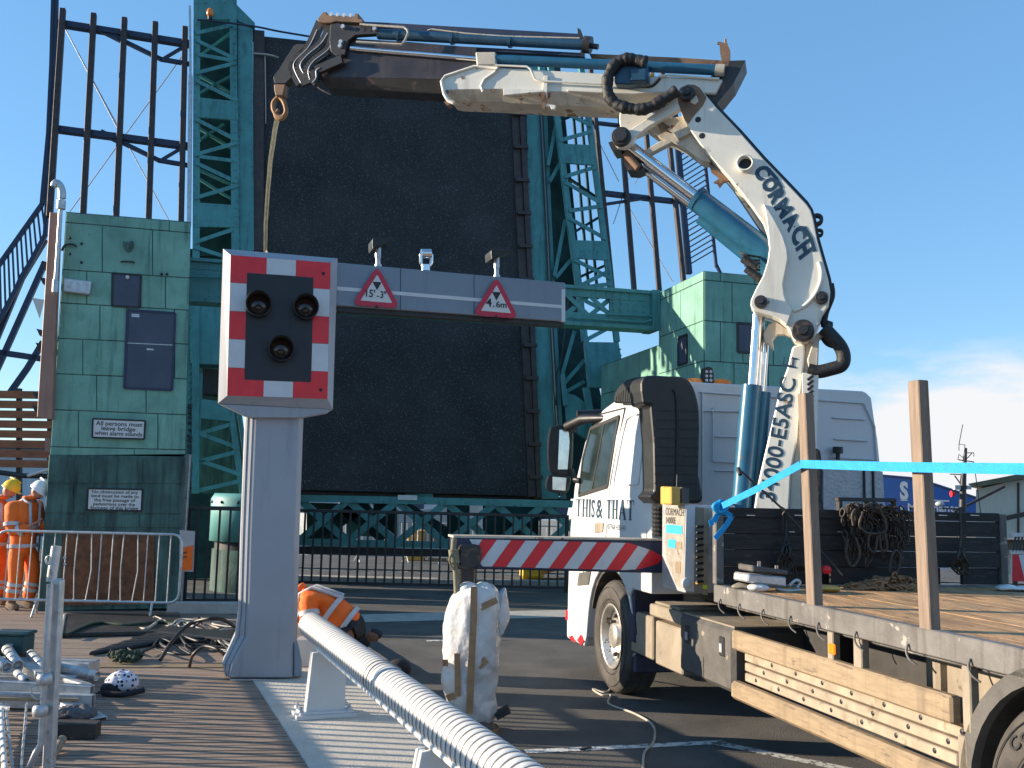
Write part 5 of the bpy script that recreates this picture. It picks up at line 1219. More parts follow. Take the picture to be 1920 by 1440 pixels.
for a, c in zip(ridge, ridge[1:]): b.strut(cpt(Q4, a, .10)+Zu*.010, cpt(Q4, c, .10)+Zu*.010, .032, .2, CN)
b.build('cover_strip', 'black_steel', crane)
b = MB(); cpoly(b, Q4, [(437, 163), (439, 140), (452, 114), (487, 98), (520, 100), (545, 114), (578, 160), (560, 200), (520, 245), (490, 288), (470, 262), (450, 213)], .156, .01); b.build('pin_plate', 'crane_rust', crane)
b = MB()                                            # raised reinforcing blade on the lower half
left = [(850, 668), (862, 720), (872, 800), (880, 890), (872, 950), (850, 1020), (815, 1085), (792, 1135), (790, 1165), (805, 1190), (855, 1203), (895, 1215), (930, 1232), (965, 1262), (990, 1190)]
right_ = [(968, 1158), (952, 1110), (946, 1060), (958, 1000), (970, 940), (966, 890), (945, 825), (912, 760), (880, 705)]
cpoly(b, Q4, left+right_, .19, .045); b.build('boom_blade', 'crane_white', crane, bev=.008)
b = MB(); lip = smooth_path([cpt(Q4, p, .155) for p in ((1120, 955), (1132, 1000), (1125, 1060), (1095, 1120), (1050, 1165), (1000, 1190))], 5); b.tube(lip, .018, 8); b.build('boom_lip', 'crane_white', crane)
b = MB()
for (p, r, h, o) in (((487, 148), .062, .05, .157), ((1042, 1290), .088, .09, .15), ((840, 1150), .052, .06, .19), ((1132, 1130), .052, .05, .15)): disc(b, cpt(Q4, p, o), r, h)
for (p, r, h, o) in (((487, 148), .030, .08, .157), ((1042, 1290), .045, .13, .15), ((840, 1150), .026, .085, .19), ((1132, 1130), .026, .08, .15)): disc(b, cpt(Q4, p, o), r, h, 16)
b.build('pivot_pin', 'crane_black', crane)
b = MB()
for (pts, o) in (([(500, 165), (530, 150), (540, 180), (520, 195), (500, 185)], .17), ([(862, 1135), (876, 1130), (885, 1145), (872, 1160), (862, 1156)], .20), ([(1108, 1140), (1120, 1110), (1140, 1112), (1128, 1160)], .16), ([(1010, 1250), (1030, 1238), (1060, 1238), (1075, 1252), (1072, 1268), (1012, 1266)], .17)): cpoly(b, Q4, pts, o, .03)
b.build('pin_keeper', 'crane_dirty', crane, bev=.004)
b = MB(); c = cpt(Q4, (765, 488), .15); b.ring(c, CN, [(0, .070), (.07, .070), (.07, .056), (.005, .054)], 28); b.build('stub_pipe', 'crane_white', crane)
b = MB(); b.ring(c, CN, [(.004, .054), (.004, 0)], 24)
for p in ((537, 268), (556, 346)): b.ring(cpt(Q4, p, .151), CN, [(0, .026), (.001, 0)], 16)
b.build('bore', 'ink', crane)
# name along the main boom, letter by letter following its bend
b = MB()
track = [((812, 542), (930, 520)), ((850, 612), (915, 585)), ((880, 672), (942, 640)), ((918, 738), (985, 705)), ((962, 800), (1010, 770)), ((988, 858), (1085, 830)), ((1020, 930), (1085, 900))]
tk = [(868, 506), (880, 590), (908, 655), (944, 715), (980, 790), (1040, 835), (1048, 925)]
base = [(805, 540), (842, 595), (876, 655), (905, 710), (945, 775), (982, 838), (1010, 905), (1033, 968)]
topl = [(868, 502), (905, 560), (938, 620), (972, 668), (990, 722), (1040, 780), (1072, 850), (1098, 925)]
for i, ch in enumerate('CORMACH'):
    A, B_, C_ = cpt(Q4, base[i]), cpt(Q4, base[i+1]), cpt(Q4, topl[i]); D_ = cpt(Q4, topl[i+1])
    up = ((C_+D_)-(A+B_)); h = up.length/2*1.0; text(b, ch, A.lerp(B_, .04), A.lerp(B_, .96), h, up, CN, .153, bold=.06)
for i in (0, 5):                                    # the two C's carry long arms over their neighbours
    e = topl[i+2]; s_ = topl[i]; n2 = topl[i+1]
    b.strut(cpt(Q4, (s_[0]+8, s_[1]+4), .1535), cpt(Q4, (n2[0]+12, n2[1]-6), .1535), .028, .002, CN); b.strut(cpt(Q4, (n2[0]+10, n2[1]-8), .1535), cpt(Q4, (e[0]+2, e[1]-22), .1535), .028, .002, CN)
b.build('lettering', 'blue_ink', crane)
b = MB()                                            # lugs on the back of the boom
for p, r in (((1110, 752), .05), ((1122, 815), .032)): b.ring(cpt(Q4, p, .06), CN, [(-.03, r), (.03, r), (.03, r*.45), (-.03, r*.45)], 20, closed=True)
b.strut(cpt(Q4, (1085, 730), .05), cpt(Q4, (1100, 790), .05), .05, .06, CN); b.strut(cpt(Q4, (720, 320), .1), cpt(Q4, (735, 335), .1), .06, .06, CN); b.build('lug', 'crane_black', crane)
# linkage between main boom and outer boom
b = MB(); cpoly(b, Q4, [(196, 325), (430, 168), (440, 190), (452, 216), (300, 300), (236, 350), (222, 378), (206, 392), (180, 404), (150, 402), (132, 385), (128, 360), (138, 338), (160, 326)], .20, .07); b.build('link_arm', 'crane_white', crane, bev=.006)
b = MB(); cpoly(b, Q4, [(160, 225), (175, 232), (260, 235), (310, 225), (335, 245), (290, 290), (215, 325), (165, 322), (156, 270)], .10, .22); b.build('link_plate', 'crane_white', crane, bev=.008)
b = MB(); cpoly(b, Q4, [(252, 432), (352, 372), (400, 362), (408, 378), (290, 440), (262, 452)], .06, .08); cpoly(b, Q4, [(290, 310), (380, 262), (470, 250), (500, 320), (540, 375), (600, 470), (560, 470), (470, 405), (420, 380), (360, 362)], .06, .16); b.build('link_arm', 'crane_dirty', crane, bev=.006)
b = MB(); cpoly(b, Q4, [(420, 330), (500, 295), (520, 320), (440, 360)], .10, .12); cpoly(b, Q4, [(590, 480), (690, 545), (850, 765), (870, 830), (840, 800), (700, 590), (640, 520)], .02, .12); b.build('boom_flange', 'crane_dirty', crane)
b = MB(); cpoly(b, Q4, [(590, 480), (640, 520), (690, 560), (660, 570), (640, 595), (628, 575), (612, 570), (640, 550), (600, 520)], .05, .03); cpoly(b, Q4, [(340, 290), (365, 280), (400, 300), (380, 310), (410, 330), (350, 310)], .13, .03); b.build('worn_bracket', 'crane_rust', crane)
b = MB(); disc(b, cpt(Q4, (168, 356), .20), .085, .05); disc(b, cpt(Q4, (168, 356), .20), .06, .08); cpoly(b, Q4, [(104, 378), (130, 370), (170, 400), (160, 412), (128, 420), (116, 405)], .16, .2); cpoly(b, Q4, [(172, 420), (205, 412), (260, 470), (275, 500), (240, 515), (195, 512), (178, 480)], .02, .2); b.build('link_pin', 'crane_black', crane)
b = MB(); b.cyl(cpt(Q4, (188, 430), .05), cpt(Q4, (250, 500), .05), .035, 10); b.build('worn_bracket', 'crane_rust', crane)
# folding cylinder
b = MB(); b.cyl(cpt(Q4, (205, 395), .04), cpt(Q4, (545, 655), .04), .052, 20); b.cyl(cpt(Q4, (270, 500), -.16), cpt(Q4, (560, 720), -.16), .040, 20); b.build('cylinder_rod', 'chrome', crane)
b = MB(); b.cyl(cpt(Q4, (530, 648), .04), cpt(Q4, (900, 930), .04), .098, 28); b.cyl(cpt(Q4, (560, 730), -.18), cpt(Q4, (880, 990), -.18), .085, 24); b.cyl(cpt(Q4, (528, 645), .04), cpt(Q4, (545, 658), .04), .106, 28); b.build('cylinder_barrel', 'crane_blue', crane)
b = MB()
for k in range(7): y = 915+k*16; b.tube(smooth_path([cpt(Q4, (735+k*5+(k%3)*8, y-8), .10+.02*(k%3)), cpt(Q4, (775+k*6, y+6+(k%2)*7), .14), cpt(Q4, (835, y+16), .10)], 4), .010, 6)
b.cyl(cpt(Q4, (755, 935), .15), cpt(Q4, (820, 985), .15), .04, 10); b.cyl(cpt(Q4, (770, 985), .15), cpt(Q4, (840, 1040), .15), .035, 10); b.build('valve_hose', 'rubber', crane)
# lift cylinders on the column
b = MB(); b.cyl(cpt(Q5, (206, 300), -.02), cpt(Q5, (176, 705), -.02), .048, 22); b.cyl(cpt(Q5, (245, 470), -.12), cpt(Q5, (228, 740), -.12), .030, 18); b.cyl(cpt(Q5, (222, 330), -.05), cpt(Q5, (205, 700), -.05), .03, 16); b.build('cylinder_rod', 'chrome', crane)
b = MB(); b.cyl(cpt(Q5, (172, 698), -.03), cpt(Q5, (112, 1400), -.03), .083, 28); b.cyl(cpt(Q5, (235, 735), -.12), cpt(Q5, (180, 1400), -.12), .062, 24); b.build('cylinder_barrel', 'crane_blue', crane)
# column
b = MB(); cpoly(b, Q5, [(392, 488), (460, 470), (452, 600), (432, 760), (416, 1000), (384, 1160), (372, 1390), (180, 1390), (203, 1235), (248, 1040), (300, 820), (330, 690), (362, 610)], .08, .24); b.build('column', 'crane_white', crane, bev=.012)
b = MB(); cpoly(b, Q5, [(384, 1160), (416, 1000), (432, 760), (452, 600), (460, 470), (505, 460), (530, 520), (528, 640), (445, 640), (440, 1380), (372, 1390)], .05, .20); cpoly(b, Q5, [(505, 450), (520, 420), (555, 400), (560, 430), (535, 450), (530, 600), (480, 610), (470, 560)], .1, .1); b.build('column', 'crane_dirty', crane, bev=.008)
b = MB(); cpoly(b, Q5, [(232, 420), (260, 370), (300, 352), (370, 400), (385, 440), (350, 425), (310, 425), (285, 450), (292, 510), (262, 478), (240, 460)], .0, .08); b.build('claw_bracket', 'crane_dirty', crane, bev=.006)
b = MB(); cpoly(b, Q5, [(443, 630), (533, 632), (522, 1040), (496, 1040), (440, 1010)], .16, .10); hg = b.build('hose_guard', 'crane_white', crane, bev=.004)
b = MB()
for k in range(14): y = 655+k*27; b.tube([cpt(Q5, (472, y+14), .163), cpt(Q5, (503, y-10), .163)], .011, 6)
b.build('slot', 'ink', hg)
b = MB(); cpoly(b, Q5, [(478, 1040), (540, 1040), (555, 1160), (550, 1300), (562, 1390), (470, 1390)], .10, .14); b.build('hose_sleeve', 'rubber', crane, bev=.02)
b = MB(); b.tube(smooth_path([cpt(Q5, p, .12) for p in ((560, 390), (600, 430), (650, 490), (668, 545), (655, 590), (600, 610), (530, 625), (475, 615))], 6), .055, 12); b.tube(smooth_path([cpt(Q5, p, .05) for p in ((552, 440), (580, 475), (620, 490))], 4), .02, 8)
b.tube(smooth_path([cpt(Q4, p, .02) for p in ((1175, 1060), (1180, 1120), (1150, 1200), (1145, 1260), (1170, 1250), (1160, 1300))], 4), .03, 8); b.build('hose_bundle', 'rubber', crane)
b = MB(); A, B_ = cpt(Q5, (298, 1330)), cpt(Q5, (412, 672)); up = cpt(Q5, (248, 1318)) - A; text(b, '34000-E5ASC', A+(B_-A)*.0+up*.05, B_, .125, up, CN, .083, bold=.02)
w0 = cpt(Q5, (385, 560)); text(b, 'E', cpt(Q5, (392, 612)), cpt(Q5, (400, 560)), .08, up, CN, .083); text(b, 'H', cpt(Q5, (412, 615)), cpt(Q5, (420, 560)), .05, up, CN, .083); b.build('lettering', 'blue_ink', crane)
# outer boom: white box with chamfered underside
up_ = [(82, 270), (100, 242), (265, 186), (420, 198), (900, 225), (1640, 262), (1600, 340), (1380, 330), (1150, 345), (640, 330), (420, 318), (130, 322), (96, 340)]
b = MB(); cpoly(b, Q3, up_, .14, .32); b.build('outer_boom', 'crane_white', crane, bev=.008)
b = MB(); lowtop = [cpt(Q3, p, .138) for p in ((96, 340), (130, 322), (420, 318), (640, 330), (1150, 345), (1380, 335))]; lowbot = [cpt(Q3, p, .05) for p in ((120, 372), (155, 380), (420, 390), (640, 402), (1100, 420), (1300, 370))]
n_ = len(lowtop); vs = lowtop+lowbot+[p-CN*.26 for p in lowbot]+[p-CN*.30 for p in lowtop]
b.add(vs, [(r_*n_+i, r_*n_+i+1, (r_+1)*n_+i+1, (r_+1)*n_+i) for r_ in range(3) for i in range(n_-1)]+[(0, n_, 2*n_, 3*n_), (n_-1, 2*n_-1, 3*n_-1, 4*n_-1)]); b.build('outer_boom', 'crane_dirty', crane)
b = MB()                                            # stiffeners, rim of the mouth, clips
b.tube([cpt(Q3, p, .15) for p in ((82, 272), (102, 244), (262, 190), (400, 198), (380, 222), (320, 262), (302, 300), (312, 330))], .014, 6)
b.tube([cpt(Q3, p, .15) for p in ((84, 272), (98, 342), (120, 380), (150, 392))], .02, 6)
for q in ([(650, 240), (672, 240), (665, 360), (640, 330)], [(425, 312), (650, 318), (648, 330), (425, 350)], [(780, 316), (985, 326), (985, 336), (780, 326)], [(640, 395), (715, 405), (708, 428), (690, 428), (685, 412), (645, 412)]): cpoly(b, Q3, q, .165, .03)
b.build('stiffener', 'crane_white', crane, bev=.004)
b = MB(); cpoly(b, Q3, [(634, 330), (656, 330), (660, 400), (655, 425), (640, 418), (632, 370)], .17, .03); cpoly(b, Q3, [(100, 382), (130, 400), (112, 408), (96, 388)], .1, .08)
for p, r in (((195, 252), 9), ((365, 325), 12), ((865, 352), 5), ((112, 330), 11)): cpoly(b, Q3, [(p[0]-r, p[1]-r*.6), (p[0]+r*.6, p[1]-r), (p[0]+r, p[1]+r*.4), (p[0]-r*.2, p[1]+r)], .1445, .004)
b.build('worn_bracket', 'crane_rust', crane)
b = MB(); cpoly(b, Q3, [(1640, 160), (1765, 156), (1700, 285), (1602, 405), (1560, 375), (1590, 330), (1630, 255)], .10, .26); cpoly(b, Q3, [(1350, 300), (1500, 300), (1640, 240), (1650, 200), (1590, 320), (1480, 420), (1400, 350)], .02, .1); b.build('boom_end', 'crane_black', crane)
b = MB(); cpoly(b, Q3, [(1622, 66), (1640, 62), (1665, 62), (1680, 100), (1678, 160), (1668, 190), (1640, 190), (1626, 120)], .10, .06); b.tube([cpt(Q3, (1612, 62), .08), cpt(Q3, (1665, 72), .08)], .014, 6); b.tube([cpt(Q3, (1654, 40), .08), cpt(Q3, (1656, 70), .08)], .010, 6)
cpoly(b, Q3, [(900, 120), (1400, 142), (1640, 158), (1640, 182), (1240, 172), (1050, 165)], .02, .12); b.build('worn_bracket', 'crane_rust', crane)
# cylinder along the outer boom
b = MB(); b.cyl(cpt(Q3, (385, 152), .12), cpt(Q3, (1640, 213), .12), .046, 22); b.build('cylinder_barrel', 'crane_blue', crane)
b = MB(); cpoly(b, Q3, [(268, 108), (382, 108), (386, 185), (276, 185)], .17, .12); b.cyl(cpt(Q3, (1600, 211), .12), cpt(Q3, (1650, 213), .12), .052, 18); b.build('clamp', 'crane_dirty', crane, bev=.012)
b = MB(); b.cyl(cpt(Q2, (535, 272), .12), cpt(Q3, (290, 150), .12), .026, 18); b.build('cylinder_rod', 'chrome', crane)
# pipe work and valve on the outer boom
b = MB(); b.tube([cpt(Q3, p, .17) for p in ((380, 185), (555, 190), (575, 205), (600, 262), (640, 272), (975, 288))], .010, 6); b.tube([cpt(Q3, p, .16) for p in ((1260, 290), (1290, 245), (1340, 238), (1620, 260))], .012, 6); b.build('hydraulic_pipe', 'crane_white', crane)
b = MB(); cpoly(b, Q3, [(1035, 195), (1060, 180), (1225, 170), (1228, 275), (1120, 290), (1040, 285)], .24, .12); cpoly(b, Q3, [(1120, 200), (1215, 195), (1215, 270), (1125, 272)], .28, .05); b.build('valve_block', 'crane_blue_dark', crane, bev=.012)
b = MB(); b.ring(cpt(Q3, (1240, 238), .26), cpt(Q3, (1260, 238), .26)-cpt(Q3, (1240, 238), .26), [(0, .02), (.03, .02), (.03, 0)], 10); b.build('valve_knob', 'ochre_box', crane)
b = MB(); hp = smooth_path([cpt(Q3, p, .27) for p in ((1215, 168), (1150, 152), (1090, 152), (1040, 185), (1008, 240), (1000, 300), (1012, 360), (1060, 405), (1130, 425), (1200, 428), (1260, 405), (1320, 370), (1388, 322))], 7)
b.tube(hp, [.050+.003*math.sin(i*1.7)+.004*math.sin(i*.61+1) for i in range(len(hp))], 14); b.tube(smooth_path([cpt(Q3, p, .27) for p in ((1190, 300), (1240, 300), (1270, 280), (1290, 255))], 4), .016, 6); b.build('hose_bundle', 'rubber', crane)
# extension boom
b = MB(); cpoly(b, Q2, [(350, 430), (500, 300), (505, 215), (860, 236), (1240, 268), (1240, 390), (1060, 440), (1045, 445)], .10, .26); b.build('extension_boom', 'crane_inner', crane)
b = MB(); A_ = [cpt(Q2, p, .10) for p in ((350, 430), (1060, 442))]; B2 = [cpt(Q2, p, .04) for p in ((395, 492), (1045, 528))]; b.add([A_[0], A_[1], B2[1], B2[0], A_[0]-CN*.26, A_[1]-CN*.26, B2[1]-CN*.2, B2[0]-CN*.2], [(0, 1, 2, 3), (4, 5, 6, 7), (0, 3, 7, 4), (1, 2, 6, 5), (2, 3, 7, 6)]); b.build('extension_boom', 'crane_black', crane)
b = MB(); b.cyl(cpt(Q2, (690, 192), .10), cpt(Q2, (1870, 252), .10), .050, 22)
for x in (800, 1100, 1425): b.cyl(cpt(Q2, (x, 197+(x-690)*.051), .10), cpt(Q2, (x+14, 198+(x-690)*.051), .10), .056, 22)
b.build('cylinder_barrel', 'crane_blue_dark', crane)
b = MB(); cpoly(b, Q2, [(600, 122), (690, 125), (1820, 190), (1820, 222), (860, 168), (600, 150)], .06, .14); cpoly(b, Q2, [(860, 245), (1840, 298), (1840, 315), (860, 265)], .06, .14); b.build('top_cover', 'navy_steel', crane)
b = MB(); b.cyl(cpt(Q2, (1845, 250), .10), cpt(Q2, (1885, 254), .10), .075, 20); b.cyl(cpt(Q2, (1885, 258), .10), cpt(Q2, (1925, 264), .10), .025, 12); cpoly(b, Q2, [(1808, 155), (1825, 165), (1838, 200), (1834, 230), (1812, 220)], .12, .04); cpoly(b, Q2, [(1825, 285), (1842, 285), (1842, 318), (1825, 318)], .1, .06); b.build('cylinder_end', 'crane_black', crane)
b = MB(); b.tube([cpt(Q2, p, .18) for p in ((585, 138), (830, 152), (850, 165), (856, 185), (835, 235), (815, 252), (565, 236))], .012, 6); b.tube([cpt(Q2, p, .14) for p in ((965, 172), (985, 165), (1180, 188), (1400, 205), (1820, 215))], .008, 6); b.build('hydraulic_pipe', 'crane_dirty', crane)
# boom head
b = MB()
cpoly(b, Q2, [(212, 255), (230, 246), (278, 247), (262, 300), (240, 330), (206, 375), (205, 430), (180, 455), (165, 470), (105, 470), (95, 432), (130, 385), (170, 320)], .02, .10); b.build('head_arm', 'crane_black', crane, bev=.006)
strips = [[(358, 118), (336, 170), (290, 265), (225, 330), (203, 370), (218, 420), (245, 470)], [(405, 130), (395, 190), (355, 250), (275, 318), (240, 370), (260, 420), (280, 472)], [(438, 140), (425, 215), (400, 280), (318, 345), (285, 400), (300, 465)], [(480, 330), (350, 385), (330, 400), (330, 440), (310, 468)]]
for i, st in enumerate(strips):
    b = MB(); P_ = smooth_path([cpt(Q2, p, .02+.05*i) for p in st], 4)
    for a, c in zip(P_, P_[1:]): b.strut(a, c, .085, .05, CN)
    b.build('head_plate', 'crane_black', crane)
    b = MB(); b.tube([p+CN*.002 for p in smooth_path([cpt(Q2, (p[0]+9, p[1]-3), .02+.05*i) for p in st[1:]], 4)], .006, 5); b.build('plate_edge', 'galvanised', crane)
b = MB(); cpoly(b, Q2, [(345, 105), (378, 66), (395, 66), (398, 82), (550, 92), (556, 74), (575, 76), (574, 105), (600, 108), (602, 128), (450, 120), (420, 128), (385, 128), (352, 122)], .12, .12); hd = b.build('head_cap', 'crane_rust', crane, bev=.004)
b = MB()
for x in (422, 458, 495, 532): b.ring(cpt(Q2, (x, 80+(x-420)*.05), .122), CN, [(0, .020), (.001, 0)], 14)
b.build('lightening_hole', 'signal_white', hd)
b = MB(); cpoly(b, Q2, [(418, 135), (460, 128), (500, 140), (690, 152), (686, 190), (560, 198), (520, 225), (506, 262), (500, 308), (452, 312), (420, 290), (412, 230)], .15, .06); br_ = b.build('head_bracket', 'crane_black', crane, bev=.006)
b = MB()
for x in (530, 570, 607, 645): b.ring(cpt(Q2, (x, 162+(x-530)*.05), .152), CN, [(0, .018), (.001, 0)], 14)
b.build('lightening_hole', 'ink', br_)
b = MB()
for p in ((494, 154), (672, 166), (482, 240), (478, 262)): disc(b, cpt(Q2, p, .15), .022, .03, 10)
b.build('bolt', 'galvanised', br_)
b = MB(); b.tube(smooth_path([cpt(Q2, p, .14) for p in ((300, 400), (320, 420), (310, 450), (330, 465), (360, 500), (420, 530))], 3), .010, 6); b.build('safety_chain', 'crane_black', crane)
# hook block and sling
t = thing('crane_hook', 'rusty crane hook and shackle hanging from the boom tip', 'hook', cpt(Q2, (130, 660), -.03))
b = MB(); cpoly(b, Q2, [(98, 470), (168, 472), (160, 505), (152, 540), (108, 540), (100, 505)], .02, .09); b.build('swivel', 'crane_rust', t, bev=.012)
b = MB(); b.tube(smooth_path([cpt(Q2, p, -.03) for p in ((130, 545), (100, 575), (100, 620), (125, 655), (155, 655), (170, 620), (155, 570), (132, 548))], 5), .024, 10); b.tube(smooth_path([cpt(Q2, p, -.03) for p in ((128, 620), (110, 640), (118, 662), (150, 668), (165, 640))], 4), .022, 10); b.build('hook', 'chain_rust', t)
b = MB(); sl_ = [(520, 222), (516, 240), (507, 300), (502, 360), (498, 420), (497.5, 472)]
for dx, ww in ((-2.2, .035), (2.6, .03)):
    q = [CP(x+dx*(1-.8*i/5), y, -.03+(i*.0)) for i, (x, y) in enumerate(sl_)]
    for a, c in zip(q, q[1:]): b.strut(a, c, ww, .006, CN)
q = CP(497.5, 472, -.03)
b.strut(q, V((PP(505, 476, -.16).x, PP(505, 476, -.16).y, PP(505, 476).z)), .04, .006, CN)
tag(b.build('lifting_sling', 'webbing'), 'khaki webbing sling running from the crane hook down behind the chequered panel', 'sling')
# outrigger beam with hazard stripes
OB = tback(-1.30)
qb = [(852, 1005), (1243, 1013), (1243, 1075), (852, 1066)]
b = MB(); b.prism([OB(*p) for p in qb], tD*.22); b.build('outrigger_beam', 'navy_steel', crane, bev=.01)
b = MB(); b.prism([OB(x, y, .012) for x, y in ((850, 1004), (1243, 1011), (1243, 1014), (850, 1008))], tD*.24); b.build('outrigger_edge', 'crane_dirty', crane)
stripe_poly = [(880, 1011), (1180, 1018), (1222, 1032), (1239, 1042), (1240, 1050), (1232, 1058), (1200, 1067), (1170, 1069), (905, 1062), (900, 1056), (901, 1046)]
def inside(poly, xa, xb):                              # clip the plate outline between two slanted lines
    sl2 = -.62                                         # stripe slope in px per px of height
    def clip(P, f):
        out = []
        for i in range(len(P)):
            a, c = P[i], P[(i+1) % len(P)]; fa, fc = f(a), f(c)
            if fa >= 0: out.append(a)
            if fa*fc < 0: t = fa/(fa-fc); out.append((a[0]+(c[0]-a[0])*t, a[1]+(c[1]-a[1])*t))
        return out
    g = lambda p: p[0]+.72*(p[1]-1066)
    P = clip(poly, lambda p: g(p)-xa); return clip(P, lambda p: xb-g(p)) if len(P) > 2 else []
reds, whs = MB(), MB()
xs = 838; k = 1
while xs < 1245:
    P = inside(stripe_poly, xs+.3, xs+27.2)
    if len(P) > 2: (reds if k % 2 == 0 or xs > 1205 else whs).prism([OB(x, y, .006) for x, y in P], tD*.005)
    xs += 27.3; k += 1
reds.build('hazard_stripe', 'signal_red', crane); whs.build('hazard_stripe', 'signal_white', crane)
b = MB(); c0 = OB(876, 1030, .05); b.prism([OB(x, y, .06) for x, y in arc2([(862, 1022), (885, 1020), (902, 1026), (903, 1050), (895, 1064), (862, 1064), (862, 1022)], 3)[:-1]], tD*.2); b.build('jack_housing', 'crane_black', crane, bev=.015)
b = MB(); lg = OB(872, 1040, -.06); b.cyl(V((lg.x, lg.y, lg.z)), V((lg.x, lg.y, .16)), .085, 18); b.cyl(V((lg.x, lg.y, .16)), V((lg.x, lg.y, .04)), .05, 16); b.ring(V((lg.x, lg.y, 0)), (0, 0, 1), [(0, .16), (.03, .16), (.06, .07), (.06, 0)], 20); b.build('outrigger_leg', 'crane_black', crane)
b = MB(); b.tube([OB(852, 1010, .05), OB(849, 1040, .06), OB(855, 1075, .05), OB(858, 1150, .05)], .022, 8); b.cyl(OB(850, 1030, .06), OB(853, 1056, .06), .04, 10); b.tube(smooth_path([OB(848, 1036, .08), OB(843, 1048, .1), OB(846, 1060, .08), OB(853, 1070, .06), OB(862, 1082, .06)], 4), .010, 6); b.build('rope_lashing', 'webbing', crane)
# control panel of the crane
b = MB(); LPn = tside(-.06)
qs = [LPn(*p) for p in ((1247, 945), (1285, 946), (1283, 1108), (1241, 1094))]
X0 = [(p-TO).dot(tD) for p in qs]; xf_, xr_ = max(X0), min(X0); za, zb = qs[0].z, qs[3].z
tb(b, xr_, xf_, -.06, .36, zb-.03, za); cpn = b.build('control_panel', 'galvanised', crane, bev=.006)
b = MB(); b.prism([LPn(*p, .003) for p in ((1248, 948), (1284, 949), (1282, 1104), (1268, 1098), (1247, 1040))], tR*.003); b.build('tread_plate', 'tread_plate', cpn)
RP = tback(xr_-.002)
b = MB(); b.prism([RP(*p, .006) for p in ((1287, 949), (1303, 950), (1301, 1110), (1283, 1106))], tD*.006); b.build('face_plate', 'truck_white', cpn)
b = MB(); b.prism([RP(*p, .002) for p in ((1305, 951), (1327, 953), (1325, 1114), (1303, 1112))], tD*.004); b.build('lever_recess', 'dusty_panel', cpn)
b = MB(); b.prism([RP(*p, .008) for p in ((1320, 952), (1329, 953), (1327, 1116), (1317, 1114))], tD*.008); b.build('face_plate', 'aluminium', cpn)
b = MB()
for k in range(10): y = 987+k*11.5; b.tube([RP(1318, y, .01), RP(1310, y+.5, .06)], .010, 6); b.ball(RP(1308, y+.5, .065), .015, seg=8, rings=6)
b.build('lever', 'black_plastic', cpn)
b = MB(); b.tube([RP(1318, 1045, .01), RP(1307, 1045, .07)], .011, 6); b.tube([RP(1316, 1093, .012), RP(1306, 1093, .07)], .011, 6); b.build('lever', 'ochre_box', cpn)
b = MB(); b.prism([RP(*p, .012) for p in ((1318, 1096), (1327, 1097), (1326, 1105), (1317, 1103))], tD*.003); b.build('sticker', 'lime_tape', cpn)
b = MB(); b.ring(RP(1288, 1094, .01), -tD, [(0, .045), (.012, .042), (.012, 0)], 18); b.build('gauge', 'signal_white', cpn)
b = MB(); 
for q in ([(1249, 983), (1279, 986), (1279, 1002), (1249, 999)], [(1253, 1011), (1267, 1012), (1266, 1028), (1252, 1026)]): b.prism([LPn(*p, .006) for p in q], tR*.003)
b.build('sticker', 'label_blue', cpn)
b = MB()
for q in ([(1268, 1015), (1278, 1016), (1277, 1030), (1267, 1029)], [(1266, 1053), (1276, 1054), (1275, 1075), (1266, 1074)]): b.prism([LPn(*p, .006) for p in q], tR*.003)
b.build('sticker', 'guard_timber', cpn)
b = MB(); A, B_ = LPn(1249, 965), LPn(1283, 968); text(b, 'CORMACH', A, B_, .056, Zu, -tR, .005, bold=.0); A, B_ = LPn(1249, 981), LPn(1268, 982); text(b, '34000E', A, B_, .05, Zu, -tR, .005, bold=.0); b.build('lettering', 'ink', cpn)
b = MB(); b.prism([RP(*p, .0) for p in ((1258, 913), (1276, 914), (1276, 948), (1258, 946))], tD*.16); b.prism([LPn(*p) for p in ((1238, 912), (1258, 913), (1256, 948), (1238, 946))], tR*.12); b.build('control_box', 'ochre_box', crane, bev=.008)
b = MB(); b.tube([LPn(1258, 914)+tR*.05, LPn(1259, 890)+tR*.05], .006, 6); b.prism([RP(*p, -.02) for p in ((1278, 914), (1292, 915), (1292, 944), (1278, 944))], tD*.12); b.build('aerial', 'truck_grey', crane)
b = MB(); tb(b, -2.15, -1.35, .30, 2.0, 1.0, 1.30); tb(b, -2.1, -1.4, .55, 1.5, 1.25, 1.75); b.build('crane_base', 'chassis', crane, bev=.02)
